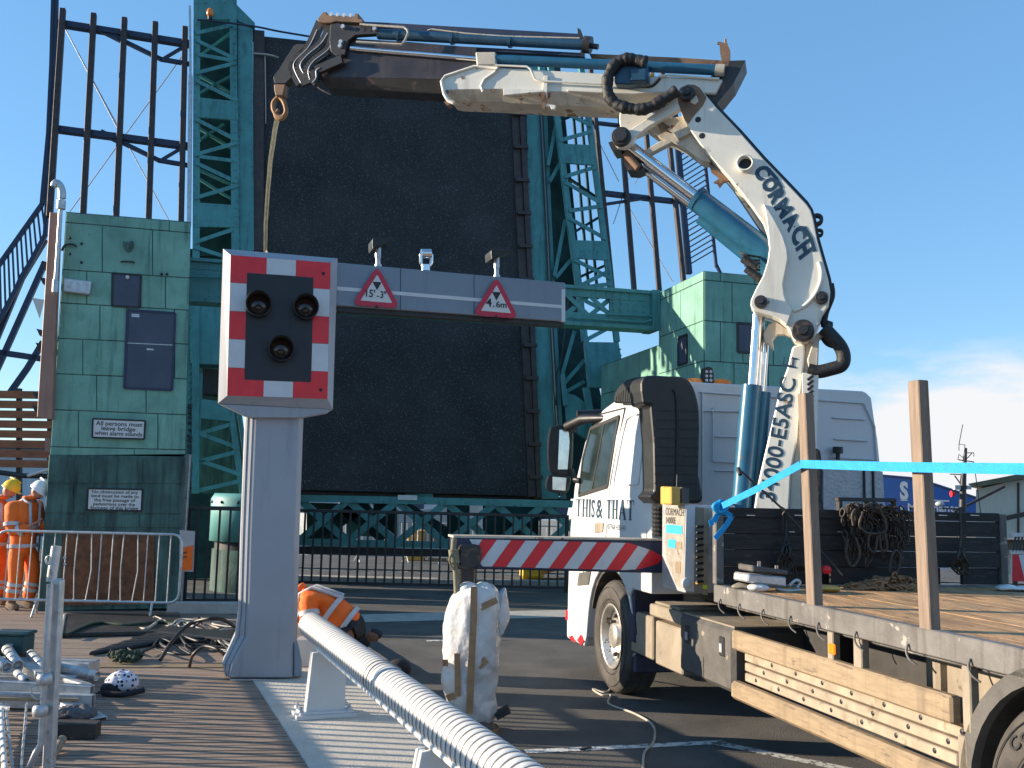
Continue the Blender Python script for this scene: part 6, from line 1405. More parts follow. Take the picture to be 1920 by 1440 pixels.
# ================================================================ people
def ell(mb, c, axis, rx, ry, side, w=.05, seg=24):          # flat band round a limb or trunk
    axis = V(axis).normalized(); side = (V(side)-axis*V(side).dot(axis)).normalized(); o = axis.cross(side); vs = []; c = V(c)
    for h in (-w/2, w/2):
        vs += [c+axis*h+side*math.cos(math.tau*k/seg)*rx+o*math.sin(math.tau*k/seg)*ry for k in range(seg)]
    mb.add(vs, [(k, (k+1) % seg, (k+1) % seg+seg, k+seg) for k in range(seg)], 0, True)
def head(parent, c, face, up, skin_mat='skin'):
    """modelled head: skull, jaw, nose, ears, eyes, mouth; part of the continuous body stays below the collar"""
    c, face, up = V(c), V(face).normalized(), V(up); up = (up-face*up.dot(face)).normalized(); sd = face.cross(up)
    vs = []; fs = []; R_, S_ = 14, 18
    for i in range(R_+1):
        th = math.pi*i/R_
        for k in range(S_):
            ph = math.tau*k/S_; f, s, u = math.sin(th)*math.cos(ph), math.sin(th)*math.sin(ph), math.cos(th)
            rx = .098; ry = .076; rz = .120
            if u < -.2: ry *= 1+.35*(u+.2); rx *= 1+.12*(u+.2)
            p = face*f*rx+sd*s*ry+up*u*rz
            if f > .75 and -.35 < u < .15: p += face*.020*(1-abs(u+.12)/.4)*max(0, 1-abs(s)*3.5)
            if f > .5 and .08 < u < .3 and .2 < abs(s) < .6: p -= face*.007
            if f > .6 and u < -.75: p += face*.01
            vs.append(c+p)
    fs = [(i*S_+k, (i+1)*S_+k, (i+1)*S_+(k+1) % S_, i*S_+(k+1) % S_) for i in range(R_) for k in range(S_)]
    b = MB(); b.add(vs, fs, 0, True)
    for s in (-1, 1): b.ball(c+sd*s*.076-up*.012, .026, seg=8, rings=6, sc=(.7, .7, 1.2))
    b.tube([c+face*.085+up*-.01, c+face*.115-up*.035, c+face*.09-up*.045], [.010, .017, .010], 8)
    h = b.build('head', skin_mat, parent)
    b = MB()
    for s in (-1, 1): b.ball(c+face*.083+sd*s*.030+up*.014, .011, seg=8, rings=6)
    b.strut(c+face*.094-up*.066-sd*.025, c+face*.094-up*.066+sd*.025, .008, .01, face); b.build('face_detail', 'hair', h)
    return h
def helmet(parent, c, face, up, mat):
    c, face, up = V(c), V(face).normalized(), V(up); up = (up-face*up.dot(face)).normalized(); sd = face.cross(up); vs = []; S_ = 24; R_ = 8
    for i in range(R_+1):
        th = math.pi/2*i/R_
        for k in range(S_): ph = math.tau*k/S_; vs.append(c+up*(.02+.130*math.cos(th))+face*math.sin(th)*math.cos(ph)*.132+sd*math.sin(th)*math.sin(ph)*.108)
    k0 = len(vs)
    for k in range(S_): ph = math.tau*k/S_; e = 1.12+.28*max(0, math.cos(ph))**2; vs.append(c+up*.006+face*math.cos(ph)*.132*e+sd*math.sin(ph)*.108*1.10)
    fs = [(i*S_+k, (i+1)*S_+k, (i+1)*S_+(k+1) % S_, i*S_+(k+1) % S_) for i in range(R_+1) for k in range(S_)]
    b = MB(); b.add(vs, fs, 0, True); b.tube([c+up*.145+face*.10, c+up*.158, c+up*.145-face*.10], .014, 6); o = b.build('helmet', mat, parent)
    mo = o.modifiers.new('shell', 'SOLIDIFY'); mo.thickness = .004; return o
def hand(parent_pts, wrist, fdir, palm_n):
    """joints for palm, four unequal bent fingers and a thumb from the side of the palm"""
    fdir, palm_n = V(fdir).normalized(), V(palm_n).normalized(); sd = fdir.cross(palm_n).normalized(); J = []; E_ = []
    J.append((wrist+fdir*.045, (.034, .018))); J.append((wrist+fdir*.085, (.038, .016)))
    for k, (o, L) in enumerate(((-.030, .062), (-.010, .074), (.011, .070), (.030, .054))):
        p0 = wrist+fdir*.088+sd*o; p1 = p0+fdir*L*.5+palm_n*L*.15; p2 = p1+fdir*L*.25+palm_n*L*.42
        i = len(J); J += [(p0, .010), (p1, .009), (p2, .007)]; E_ += [(1, i), (i, i+1), (i+1, i+2)]
    i = len(J); q = wrist+fdir*.04-sd*.036; J += [(q, .013), (q+fdir*.03-sd*.018+palm_n*.02, .010), (q+fdir*.055-sd*.012+palm_n*.038, .008)]; E_ += [(0, i), (i, i+1), (i+1, i+2)]
    return J, [(0, 1)]+E_
def worker(label, hip, chest, neck, headc, face, legs, arms, hat, right, orange_legs=True, hands=((0, 0, -1), (0, 0, -1)), hairy=False, fwd_=None):
    """legs/arms: two lists of world points (hip-knee-ankle-toe / shoulder-elbow-wrist)"""
    hip, chest, neck = V(hip), V(chest), V(neck); right = V(right); headc = V(headc)
    low = min(min(p[2] for p in l) for l in legs)
    t = thing('person', label, 'person', V((hip.x, hip.y, low-.03)), None)
    mid = hip.lerp(chest, .5)
    J = [(hip, (.13, .10)), (mid, (.13, .10)), (chest, (.14, .10)), (neck, (.058, .058)), (neck.lerp(headc, .55), (.055, .055))]; E_ = [(0, 1), (1, 2), (2, 3), (3, 4)]
    jac = [(hip.lerp(mid, -.30), (.20, .165)), (hip.lerp(mid, .4), (.205, .175)), (mid, (.21, .18)), (chest, (.225, .185)), (chest.lerp(neck, .72), (.105, .09)), (neck, (.075, .075))]; je = [(0, 1), (1, 2), (2, 3), (3, 4), (4, 5)]
    tro = [(hip.lerp(mid, .2), (.175, .14)), (hip, (.18, .145))]; te = [(0, 1)]
    for l in legs:
        l = [V(p) for p in l]; k = len(J); J += [(l[0], .088), (l[0].lerp(l[1], .5), .078), (l[1], .058), (l[1].lerp(l[2], .35), .058), (l[2], .040)]; E_ += [(0, k)]+[(k+i, k+i+1) for i in range(4)]
        k = len(tro); tro += [(l[0], .125), (l[0].lerp(l[1], .5), .115), (l[1], .095), (l[1].lerp(l[2], .5), .094), (l[1].lerp(l[2], .92), .090)]; te += [(1, k)]+[(k+i, k+i+1) for i in range(4)]
        b = MB(); up = (l[1]-l[2]).normalized(); f = (l[3]-l[2]); b.tube([l[2]+up*.14, l[2]+up*.03], [.062, .058], 12); b.tube([l[2]-f*.35+up*.0, l[2]+f*.3, l[2]+f*.8, l[3], l[3]+f*.12], [.048, .056, .050, .042, .02], 12); bo = b.build('boot', 'boot', t)
        b = MB(); b.tube([l[2]-f*.38-up*.045, l[2]+f*.3-up*.048, l[3]+f*.1-up*.030], [.040, .044, .034], 10); b.build('sole', 'ink', bo)
    for a, hn in zip(arms, hands):
        a = [V(p) for p in a]; k = len(J); J += [(a[0], .052), (a[0].lerp(a[1], .5), .048), (a[1], .042), (a[1].lerp(a[2], .5), .038), (a[2], .028)]; E_ += [(2, k)]+[(k+i, k+i+1) for i in range(4)]
        hj, he = hand(None, a[2], (a[2]-a[1]), hn); k2 = len(J); J += hj; E_ += [(k+4, k2)]+[(x+k2, y+k2) for x, y in he]
        k = len(jac); jac += [(a[0], .115), (a[0].lerp(a[1], .5), .102), (a[1], .092), (a[1].lerp(a[2], .5), .082), (a[1].lerp(a[2], .93), .066)]; je += [(3, k)]+[(k+i, k+i+1) for i in range(4)]
    skin('body', J, E_, 'skin', t)
    jk = skin('jacket', jac, je, 'orange', t); tk = skin('trousers', tro, te, 'orange' if orange_legs else 'dark_cloth', t)
    ax = (chest-hip).normalized(); b = MB()
    for f in (.10, .58): ell(b, hip.lerp(chest, f), ax, .216+.016*f, .186, right)
    for s in (-1, 1):
        p0 = hip.lerp(chest, .6)+right*s*.085; p1 = chest.lerp(neck, .60)+right*s*.095; fw = right.cross(ax)
        b.tube([p0+fw*.176, p1+fw*.125, p1+ax*.065, p1-fw*.12, p0-fw*.182], .022, 6)
    for a in arms:
        a = [V(p) for p in a]
        for (i, f) in ((0, .62), (1, .45)): d = (a[i+1]-a[i]).normalized(); ell(b, a[i].lerp(a[i+1], f), d, .105-.018*i, .105-.018*i, d.orthogonal())
    b.build('reflective_band', 'reflective', jk)
    if orange_legs:
        b = MB()
        for l in legs:
            l = [V(p) for p in l]; d = (l[2]-l[1]).normalized()
            for f in (.22, .45): ell(b, l[1].lerp(l[2], f), d, .099, .099, d.orthogonal())
        b.build('reflective_band', 'reflective', tk)
    b = MB(); cl = [neck+(right*math.cos(a)+right.cross(ax)*math.sin(a))*.085+ax*.02 for a in [math.tau*k/12 for k in range(13)]]; b.tube(cl, .026, 8); b.build('collar', 'orange', jk)
    h = head(t, headc, face, (headc-neck))
    if hat: helmet(t, headc+V((0, 0, .0))+(headc-neck).normalized()*.02, face, headc-neck+V((0, 0, .05)), hat)
    else:
        up = (headc-neck).normalized(); b = MB(); b.ball(headc+up*.035-V(face).normalized()*.02, .108, seg=16, rings=10, sc=(1, .95, 1)); b.build('hair', 'hair', t)
    return t
WPn = Plane((0, 13.66, 0), (0, -1, 0))
def wpt(x, y, dy=0.0): p = WPn(x, y); return p+V((0, dy, 0))
# standing worker reading a board at the corner of the tower
hipp = wpt(43, 1030); 
worker('man in orange hi-vis suit and white helmet looking down beside the copper tower', hipp, wpt(46, 958), wpt(57, 936), wpt(73, 921, -.02), V((.80, -.25, -.55)),
       [[wpt(36, 1032, -.10), wpt(37, 1084, -.10), wpt(27, 1132, -.10), wpt(42, 1138, -.16)], [wpt(50, 1032, .10), wpt(56, 1085, .10), wpt(44, 1132, .10), wpt(60, 1138, .05)]],
       [[wpt(36, 952, -.2), wpt(38, 1000, -.24), wpt(72, 984, -.22)], [wpt(56, 950, .2), wpt(66, 998, .2), wpt(84, 978, .05)]], 'helmet_white', V((-.25, -.97, 0)), hands=((.3, 0, .9), (.3, 0, .9)))
# his neighbour at the very edge of the picture
worker('person in orange hi-vis with yellow helmet at the left edge of the picture', wpt(-36, 1030, .35), wpt(-34, 962, .35), wpt(-23, 936, .35), wpt(-6, 919, .35), V((.9, -.2, -.4)),
       [[wpt(-42, 1032, .25), wpt(-40, 1084, .25), wpt(-48, 1132, .25), wpt(-32, 1138, .2)], [wpt(-30, 1032, .45), wpt(-28, 1085, .45), wpt(-34, 1132, .45), wpt(-18, 1138, .40)]],
       [[wpt(-40, 955, .15), wpt(-38, 1005, .12), wpt(-10, 985, .12)], [wpt(-26, 955, .55), wpt(-16, 1005, .5), wpt(0, 1000, .4)]], 'helmet_yellow', V((-.2, -.97, 0)))
# kneeling worker reaching in behind the signal post
KPn = Plane((0, 10.0, 0), (0, -1, 0))
def kp(x, y, dy=0.0): return KPn(x, y)+V((0, dy, 0))
worker('person in orange hi-vis jacket and dark trousers kneeling bent over behind the signal post', kp(658, 1172), kp(597, 1128), kp(562, 1112), kp(536, 1122), V((-.75, -.1, -.65)),
       [[kp(655, 1180, -.12), V((kp(640, 0).x, 9.86, .10)), kp(700, 1262, -.12)-V((0, 0, .0)), kp(735, 1266, -.12)], [kp(665, 1180, .14), kp(652, 1225, .16), kp(690, 1196, .18), kp(705, 1200, .18)]],
       [[kp(585, 1128, -.17), kp(590, 1158, -.22), kp(545, 1160, -.12)], [kp(592, 1118, .18), kp(565, 1150, .25), kp(535, 1150, .2)]], None, V((-.05, -1, .0)), orange_legs=False, hands=((-.3, .3, -.8), (-.3, -.3, -.8)))
b = MB(); b.ball(kp(748, 1254), .11, seg=14, rings=10, sc=(1.2, 1, .9)); tag(b.build('tool_bag', 'dark_cloth', sub=1), 'dark rounded bag on the road right of the kneeling person', 'bag')
b = MB(); q = V((kp(582, 0).x, 9.55, 0)); b.box(q+V((.06, 0, .12)), (.13, 0, 0), (0, .1, 0), (0, 0, .04)); b.box(q+V((0, 0, .05)), (.08, 0, 0), (0, .1, 0), (0, 0, .05)); tag(b.build('tool_case', 'yellow_plastic', bev=.01), 'yellow tool box on the ground between signal post and white tube', 'tool box')
b = MB(); q = kp(594, 1212, -.2); b.box((q.x, q.y, .19), (.16, 0, 0), (0, .1, 0), (0, 0, .19)); tag(b.build('fuse_cabinet', 'truck_white', bev=.01), 'small open white cabinet standing behind the white tube end', 'cabinet')

# ================================================================ steel crowd barriers
def barrier(A, B, h, n, label, z0=0.0, bent=()):
    A, B = V((A[0], A[1], z0)), V((B[0], B[1], z0)); u = (B-A); L = u.length; u.normalize(); nn = V((u.y, -u.x, 0)); Z = V((0, 0, 1))
    t = thing('crowd_barrier', label, 'crowd barrier', A.lerp(B, .5), 'steel crowd barriers')
    P = lambda s, z: A+u*s+Z*z; r = .12; zb = .20
    fr = [P(r, zb), P(L-r, zb)]+[P(L-r+r*math.sin(a), zb+r-r*math.cos(a)) for a in (rad(30), rad(60), rad(90))]+[P(L-r+r*math.cos(a), h-r+r*math.sin(a)) for a in (0, rad(30), rad(60), rad(90))]+[P(r-r*math.sin(a), h-r+r*math.cos(a)) for a in (0, rad(30), rad(60), rad(90))]+[P(r-r*math.cos(a), zb+r-r*math.sin(a)) for a in (0, rad(30), rad(60), rad(90))]
    b = MB(); b.tube(fr, .019, 8, cap=False); b.build('frame', 'galvanised', t)
    b = MB()
    for i in range(n):
        s = L*(i+1)/(n+1); d = .05*((i in bent) - .5*((i+1) in bent))
        b.tube([P(s, zb), P(s+d, zb+(h-zb)*.45), P(s+d*.4, h)], .008, 6)
    b.build('bars', 'galvanised', t)
    for s in (.24*L if L > 1.7 else .2*L, .86*L):
        b = MB(); b.tube([P(s-.10, 0)-nn*.22, P(s, zb)], .016, 7); b.tube([P(s+.06, 0)+nn*.24, P(s, zb)], .016, 7); b.build('foot', 'galvanised', t)
    return t
b0, b1 = G(8, 1146, .12), G(334, 1140, .12)
barrier((b0.x, 13.05), (b1.x*13.05/b1.y, 13.05), 1.10, 15, 'dented galvanised crowd barrier in front of the copper tower', .12, (7, 11))
for k, (x0, x1, Y) in enumerate(((-4.6, -2.5, 26.5), (-2.3, -.2, 26.0), (.1, 2.2, 25.5), (2.6, 4.7, 27))):
    barrier((x0, Y), (x1, Y+.3*(-1)**k), 1.1, 13, ['crowd barrier on the quay seen leftmost through the long railing', 'crowd barrier on the quay seen through the railing beside the kneeling person', 'crowd barrier on the quay seen through the railing above the wrapped post', 'crowd barrier on the quay half hidden by the truck cab'][k], .0)

# ================================================================ foreground: lifting mast of tube and box section, steel pile
FG = Plane((0, 6.05, 0), (0, -1, 0))
t = thing('telescopic_pole', 'white two stage steel pole with round collars standing in the left foreground', 'pole', G(82, 1450, .12))
b = MB(); b.cyl(FG(106, 1024), FG(96, 1090), .030, 18); b.build('upper_tube', 'galvanised', t)
b = MB(); P_ = [FG(101, 1088), FG(78, 1470)]
b.strut(FG(105, 1086, .02), FG(86, 1470, .02), .062, .06, (0, -1, 0)); b.build('box_section', 'galvanised', t, bev=.008)
b = MB(); b.tube([FG(94, 1095, .06), FG(77, 1395, .06), FG(68, 1410, .07), FG(56, 1436, .06)], .020, 12); b.build('side_rod', 'galvanised', t)
for x, y in ((83, 1274), (75, 1333)):
    b = MB(); b.ring(FG(x, y+11, .06), FG(x+1, y-11, .06)-FG(x, y+11, .06), [(0, .022), (.006, .042), (.03, .046), (.05, .045), (.068, .038), (.074, .022)], 20); b.build('collar', 'galvanised', t)
b = MB(); b.tube(smooth_path([FG(103, 1044, .01), FG(90, 1043, .02), FG(86, 1050, .02), FG(90, 1058, .02), FG(102, 1056, .01)], 4), .006, 6)
for y in (1046, 1058): b.ball(FG(121, y), .010, seg=8, rings=6)
b.tube(smooth_path([FG(84, 1283, .07), FG(62, 1286, .08), FG(58, 1296, .08), FG(66, 1310, .08), FG(80, 1310, .07)], 4), .005, 6); b.build('pull_ring', 'galvanised', t)
# pile
def pile_tube(name, P0, P1, r, label, hollow=True, mat='galvanised', grp='loose steel tubes on the pile'):
    b = MB(); P0, P1 = V(P0), V(P1); ax = P1-P0; L = ax.length
    b.ring(P0, ax, [(0, r*.8), (0, r), (L, r), (L, r*.8), (L-.06, r*.78), (L-.06, 0)], 18)
    tag(b.build(name, mat), label, 'steel tube', grp)
def pt(x, y, z): return G(x, y, .12+(z-.12)*.62)
zt = .42
pile_tube('steel_tube', pt(10, 1212, .52), pt(34, 1248, .47), .045, 'short round steel tube with bright end, highest on the pile')
pile_tube('steel_tube', pt(-30, 1222, .50), pt(14, 1252, .46), .045, 'steel tube at the picture edge on top of the pile')
pile_tube('steel_tube', pt(58, 1226, .48), pt(86, 1256, .42), .04, 'steel tube lying directly behind the white pole')
pile_tube('steel_tube', pt(32, 1262, .42), pt(50, 1278, .40), .03, 'short stub of tube with white cap in middle of the pile')
pile_tube('steel_tube', pt(118, 1252, .36), pt(182, 1268, .28), .045, 'plastic wrapped bright tube pointing right from the pile')
def beam_piece(P0, P1, w, h, label, mat='galvanised', channel=True):
    P0, P1 = V(P0), V(P1); u = (P1-P0).normalized(); n = V((0, 0, 1)); b = MB()
    b.strut(P0, P1, w, .01, n)
    sd = n.cross(u).normalized()
    for s in (-1, 1): o = sd*s*(w/2-.004)-n*.01; b.strut(P0+o, P1+o, .008, h, n)
    tag(b.build('steel_channel', mat, bev=.003), label, 'steel channel', 'steel channels of the pile')
beam_piece(pt(-60, 1272, .42), pt(174, 1285, .40), .07, .075, 'long grey channel across the front of the pile, upper one')
beam_piece(pt(-60, 1296, .32), pt(176, 1302, .31), .075, .10, 'long grey channel across the front of the pile, lower one')
beam_piece(pt(54, 1244, .45), pt(84, 1262, .43), .10, .06, 'short channel end with a dark hole near the white pole')
beam_piece(pt(104, 1264, .40), pt(166, 1282, .36), .06, .04, 'slim dark edged channel slanting to the right behind the polka dot bag')
beam_piece(pt(100, 1316, .22), pt(152, 1345, .16), .13, .05, 'wide grey channel slanting down right below the pile')
beam_piece(pt(128, 1314, .24), pt(186, 1345, .16), .13, .05, 'outermost wide grey channel slanting down right below the pile')
b = MB(); q = pt(85, 1300, .12); b.box((q.x-.35, q.y+.45, .26), (.55, 0, 0), (0, .12, 0), (0, 0, .05)); b.box((q.x-.35, q.y+.2, .19), (.5, .05, 0), (0, .1, 0), (0, 0, .035)); tag(b.build('steel_pack', 'galvanised', bev=.006), 'bundle of flat steel pieces buried under the tubes', 'steel bundle')
b = MB(); q = pt(20, 1235, .3)
cx = PY(24, 1206, 8.9); b.box(cx, (.15, 0, 0), (0, .10, 0), (0, 0, .08)); b.box(cx+V((-.0, 0, .095)), (.165, 0, 0), (0, .115, 0), (0, 0, .014)); t = thing('crate', 'dark teal plastic crate behind the steel pile', 'crate', V((cx.x, cx.y, .12)))
b.build('body', 'teal_crate', t, bev=.01); b = MB(); b.prism([cx+V((x, -.102, z)) for x, z in ((-.01, -.05), (.05, -.05), (.05, .01), (-.01, .01))], (0, .001, 0)); b.build('label_sheet', 'reflective', t)
b = MB(); b.box((cx.x, cx.y, (cx.z-.065+.12)/2), (.10, 0, 0), (0, .09, 0), (0, 0, (cx.z-.065-.12)/2)); b.build('stand', 'chassis', t)
# trestle legs, ribbed hose and boards under the pile
b = MB(); b.strut(pt(48, 1322, .26), pt(36, 1452, .12), .035, .03, (0, -1, 0)); b.strut(pt(-14, 1325, .26), pt(14, 1330, .26), .03, .03, (0, -1, .0)); b.strut(pt(8, 1322, .27), pt(22, 1452, .12), .02, .03, (0, -1, 0)); tag(b.build('trestle', 'galvanised'), 'grey trestle legs under the left end of the steel pile', 'trestle')
b = MB(); P_ = smooth_path([pt(2, 1322, .26), pt(4, 1370, .2), pt(10, 1450, .16)], 14); b.tube(P_, [.020 if i % 2 else .016 for i in range(len(P_))], 12); tag(b.build('ribbed_hose', 'white_paint'), 'white ribbed hose at the lower left picture edge', 'hose')
b = MB(); q = pt(135, 1385, .12); b.box((q.x, q.y+.05, .17), (.15, .01, 0), (-.01, .07, 0), (0, 0, .05)); tag(b.build('timber_block', 'chassis', bev=.004), 'dark timber block on the deck right of the white pole', 'timber block')
b = MB(); q = pt(140, 1350, .12); b.ball((q.x, q.y, .17), .11, seg=14, rings=9, sc=(1.5, .9, .5)); o = b.build('cement_bag', 'cement_bag', sub=2); mo = o.modifiers.new('crumple', 'DISPLACE'); mo.texture = tx2; mo.strength = .05; mo.texture_coords = 'GLOBAL'; tag(o, 'crumpled dark sack beneath the steel pile', 'sack')
b = MB(); A_ = pt(117, 1386, .22); B_ = pt(96, 1422, .13); b.cyl(A_, B_, .028, 12); tag(b.build('wood_stick', 'guard_timber'), 'short round wooden stick leaning on the dark timber block', 'stick')
b = MB(); b.box(V((pt(45, 1330, .24).x-.0, pt(45, 1330, .24).y+.15, .235)), (.32, 0, 0), (0, .02, 0), (0, 0, .012)); tag(b.build('wood_lath', 'guard_timber'), 'pale wooden lath with red end below the pile', 'lath')
# polka dot bundle with a dark cloth
q = G(220, 1304, .12); t = thing('cloth_bundle', 'white polka dot cloth bundle on the deck at the right end of the pile', 'bundle', q)
b = MB(); b.ball(q+V((.01, .07, .09)), .125, seg=20, rings=14, sc=(1.12, .9, .78)); o = b.build('polka_cloth', 'polka', t, sub=1); mo = o.modifiers.new('crumple', 'DISPLACE'); mo.texture = tx; mo.strength = .05; mo.texture_coords = 'GLOBAL'; m2 = o.modifiers.new('wrinkles', 'DISPLACE'); m2.texture = tx2; m2.strength = .03; m2.texture_coords = 'GLOBAL'
b = MB(); b.ball(q+V((-.05, .0, .05)), .09, seg=14, rings=10, sc=(1.1, .7, .6)); o = b.build('dark_lining', 'dark_cloth', t, sub=1); mo = o.modifiers.new('crumple', 'DISPLACE'); mo.texture = tx; mo.strength = .04; mo.texture_coords = 'GLOBAL'
b = MB(); b.tube(smooth_path([q+V((-.10, -.06, .03)), q+V((.02, -.075, .025)), q+V((.12, -.06, .03)), q+V((.22, -.0, .05))], 4), .022, 8); b.tube(smooth_path([q+V((-.18, -.05, .03)), q+V((-.13, -.09, .03)), q+V((-.10, -.05, .035)), q+V((-.15, -.02, .03))], 4), .006, 6); b.build('strap', 'dark_cloth', t)
# dark sheets, cables and nets on the deck
def slab(name, pts, z, h, mat, label, cat, bumpy=0):
    b = MB(); P_ = [G(x, y, z) for x, y in pts]; b.prism([p+V((0, 0, h)) for p in P_], (0, 0, -h)); return tag(b.build(name, mat, bev=min(.01, h*.3)), label, cat)
slab('plastic_sheet', [(112, 1196), (124, 1157), (335, 1155), (350, 1190)], .122, .05, 'black_sheet', 'long black sheet pack lying in front of the crowd barrier', 'sheet')
slab('steel_strip', [(111, 1197), (118, 1160), (124, 1158), (117, 1197)], .122, .06, 'galvanised', 'bright steel strip at the left end of the black sheet pack', 'strip')
for k in range(7):
    slab('decking_strip', [(166+k*22, 1230-k*5.5), (186+k*22, 1222-k*6.2), (440, 1196+k*3-18), (440, 1206+k*4-18)], .122, .04+.006*k, 'black_sheet', ['lowest dark decking strip under the cable heap', 'second dark decking strip under the cables', 'third dark decking strip counted from the net', 'middle dark strip of the fanned decking', 'fifth dark fanned decking strip', 'sixth dark fanned decking strip', 'uppermost dark decking strip towards the barrier'][k], 'decking strip')
b = MB(); random.seed(31)
for k in range(9):
    p = G(236+random.uniform(-22, 24), 1238+random.uniform(-8, 8), .14); b.ball(p+V((0, 0, .03)), random.uniform(.04, .08), seg=10, rings=7, sc=(1.3, .9, .7))
o = b.build('netting', 'green_net', sub=3); mo = o.modifiers.new('crumple', 'DISPLACE'); mo.texture = tx2; mo.strength = .09; mo.texture_coords = 'GLOBAL'; tag(o, 'dark green crumpled netting on the decking strips', 'netting')
b = MB(); b.tube(smooth_path([G(125, 1190, .18), G(180, 1168, .19), G(240, 1172, .18), G(300, 1166, .19), G(335, 1172, .17)], 5), .018, 6); tag(b.build('netting', 'green_net'), 'dark green rope of netting trailing over the black sheet pack', 'netting')
random.seed(12)
for k in range(11):
    y0 = random.uniform(1170, 1230); x0 = random.uniform(230, 330); pts = [G(x0, y0, .14)]
    for j in range(5): pts.append(G(x0+(j+1)*random.uniform(18, 32), y0+random.uniform(-15, 17), .14+random.random()*.05))
    pts.append(G(445, random.uniform(1165, 1240), .16)); b = MB(); b.tube(smooth_path(pts, 7), .011+.006*(k % 3 == 0), 7)
    lab = ['thick black cable arching highest out of the cable heap', 'grey cable looping low near the signal post foot', 'black cable lying flat across the decking strips', 'grey cable on top of the heap left of the post', 'thin black cable coiled near the barrier foot', 'grey cable curling towards the netting', 'thick black cable along the back of the heap', 'pale cable crossing the middle of the heap', 'black cable touching the post foot', 'grey cable over the uppermost strip', 'thin dark cable at the front of the heap'][k]
    tag(b.build('power_cable', 'cable' if k % 2 == 0 else 'cable_pale'), lab, 'cable', 'cables heaped left of the signal post')
b = MB(); b.tube(smooth_path([G(300, 1238, .14), PY(325, 1200, 9.9), PY(360, 1168, 10.2), PY(410, 1160, 10.2), G(440, 1175, .2)], 8), .02, 8); tag(b.build('power_cable', 'cable'), 'thick black cable rising in an arc left of the signal post', 'cable')
b = MB(); b.tube(smooth_path([G(355, 1250, .13), PY(362, 1228, 9.3), PY(385, 1212, 9.3), PY(415, 1222, 9.2), G(425, 1240, .14)], 8), .016, 8); tag(b.build('power_cable', 'cable'), 'black cable loop closest to the foot of the signal post', 'cable')
slab('deck_joint', [(60, 1252), (60, 1244), (430, 1246), (430, 1252)], .120, .006, 'guard_timber', 'pale joint strip across the footway boards', 'strip')
# cord on the road by the front wheel
b = MB(); b.tube(smooth_path([T(-.62, .03, .45), G(1160, 1262, .05), G(1140, 1297, .008), G(1112, 1292, .008), G(1128, 1303, .008), G(1145, 1304, .008), G(1142, 1320, .008), G(1190, 1338, .008), G(1224, 1360, .008), G(1226, 1390, .008), G(1208, 1412, .008), G(1206, 1450, .008)], 7), .010, 6)
tag(b.build('cord', 'cable_pale'), 'pale cord trailing from the front wheel over the road', 'cord')
slab('stick', [(1085, 1405), (1108, 1401), (1110, 1403), (1088, 1407)], .006, .01, 'ink', 'short dark stick on the white road line', 'stick')

# ================================================================ background left: slatted timber fence, handrail, pale shed
FP2 = Plane((0, 17.5, 0), (0, -1, 0)); t = thing('timber_fence', 'brown slatted timber screen left of the copper tower', 'fence', FP2(20, 880))
b = MB(); pm2 = 17.5/1800; yy = 731
while yy < 878: b.prism([FP2(-260, yy-3), FP2(105, yy+3), FP2(105, yy+17.2), FP2(-260, yy+11.2)], (0, .04, 0)); yy += 18.5
b.build('slats', 'timber_fence', t)
b = MB()
for x in (-240, -130, -30, 30, 88): b.prism([FP2(x, 728, -.05), FP2(x+8, 728, -.05), FP2(x+8, 1080, -.05), FP2(x, 1080, -.05)], (0, .08, 0))
b.build('fence_post', 'brown_steel', t)
b = MB(); b.prism([FP2(84, 820, .1), FP2(98, 822, .1), FP2(98, 850, .1), FP2(84, 846, .1)], (0, .1, 0)); b.build('end_block', 'copper_panel', t)
b = MB(); b.tube([FP2(-60, 880, .2), FP2(0, 886, .2), FP2(45, 892, .2), FP2(95, 893, .2)], .045, 8); tag(b.build('handrail', 'black_steel'), 'black curved rail below the slatted timber screen', 'rail')
b = MB(); b.tube([FP2(52, 892, .25), FP2(92, 880, .25)], .03, 8); tag(b.build('white_strut', 'white_paint'), 'white strut under the timber screen near the tower', 'strut')
b = MB(); b.prism([(-40, 40, 0), (-8.5, 40, 0), (-8.5, 40, 3.4), (-40, 40, 3.4)], (0, 8, 0)); t = thing('shed', 'pale corrugated shed far behind the workers at left', 'shed', (-20, 44, 0)); b.build('wall', 'corrugated', t)
b = MB(); b.prism([(-41, 39.5, 3.4), (-8, 39.5, 3.4), (-8, 39.5, 3.6), (-41, 39.5, 3.6)], (0, 9, 0)); b.build('roof', 'truck_grey', t)
b = MB(); P_ = [(-9.3, 16.5), (-7.0, 16.5)]; t = thing('picket_railing', 'low dark railing behind the two workers at left', 'railing', (-8, 16.5, 0), 'black picket railings before the bridge')
for x in [-9.3+.15*i for i in range(18)]: b.box((x, 16.5, .55), (.012, 0, 0), (0, .012, 0), (0, 0, .45))
b.build('pickets', 'black_steel', t); b = MB(); b.box((-8, 16.5, 1.02), (1.4, 0, 0), (0, .03, 0), (0, 0, .03)); b.build('top_rail', 'black_steel', t)

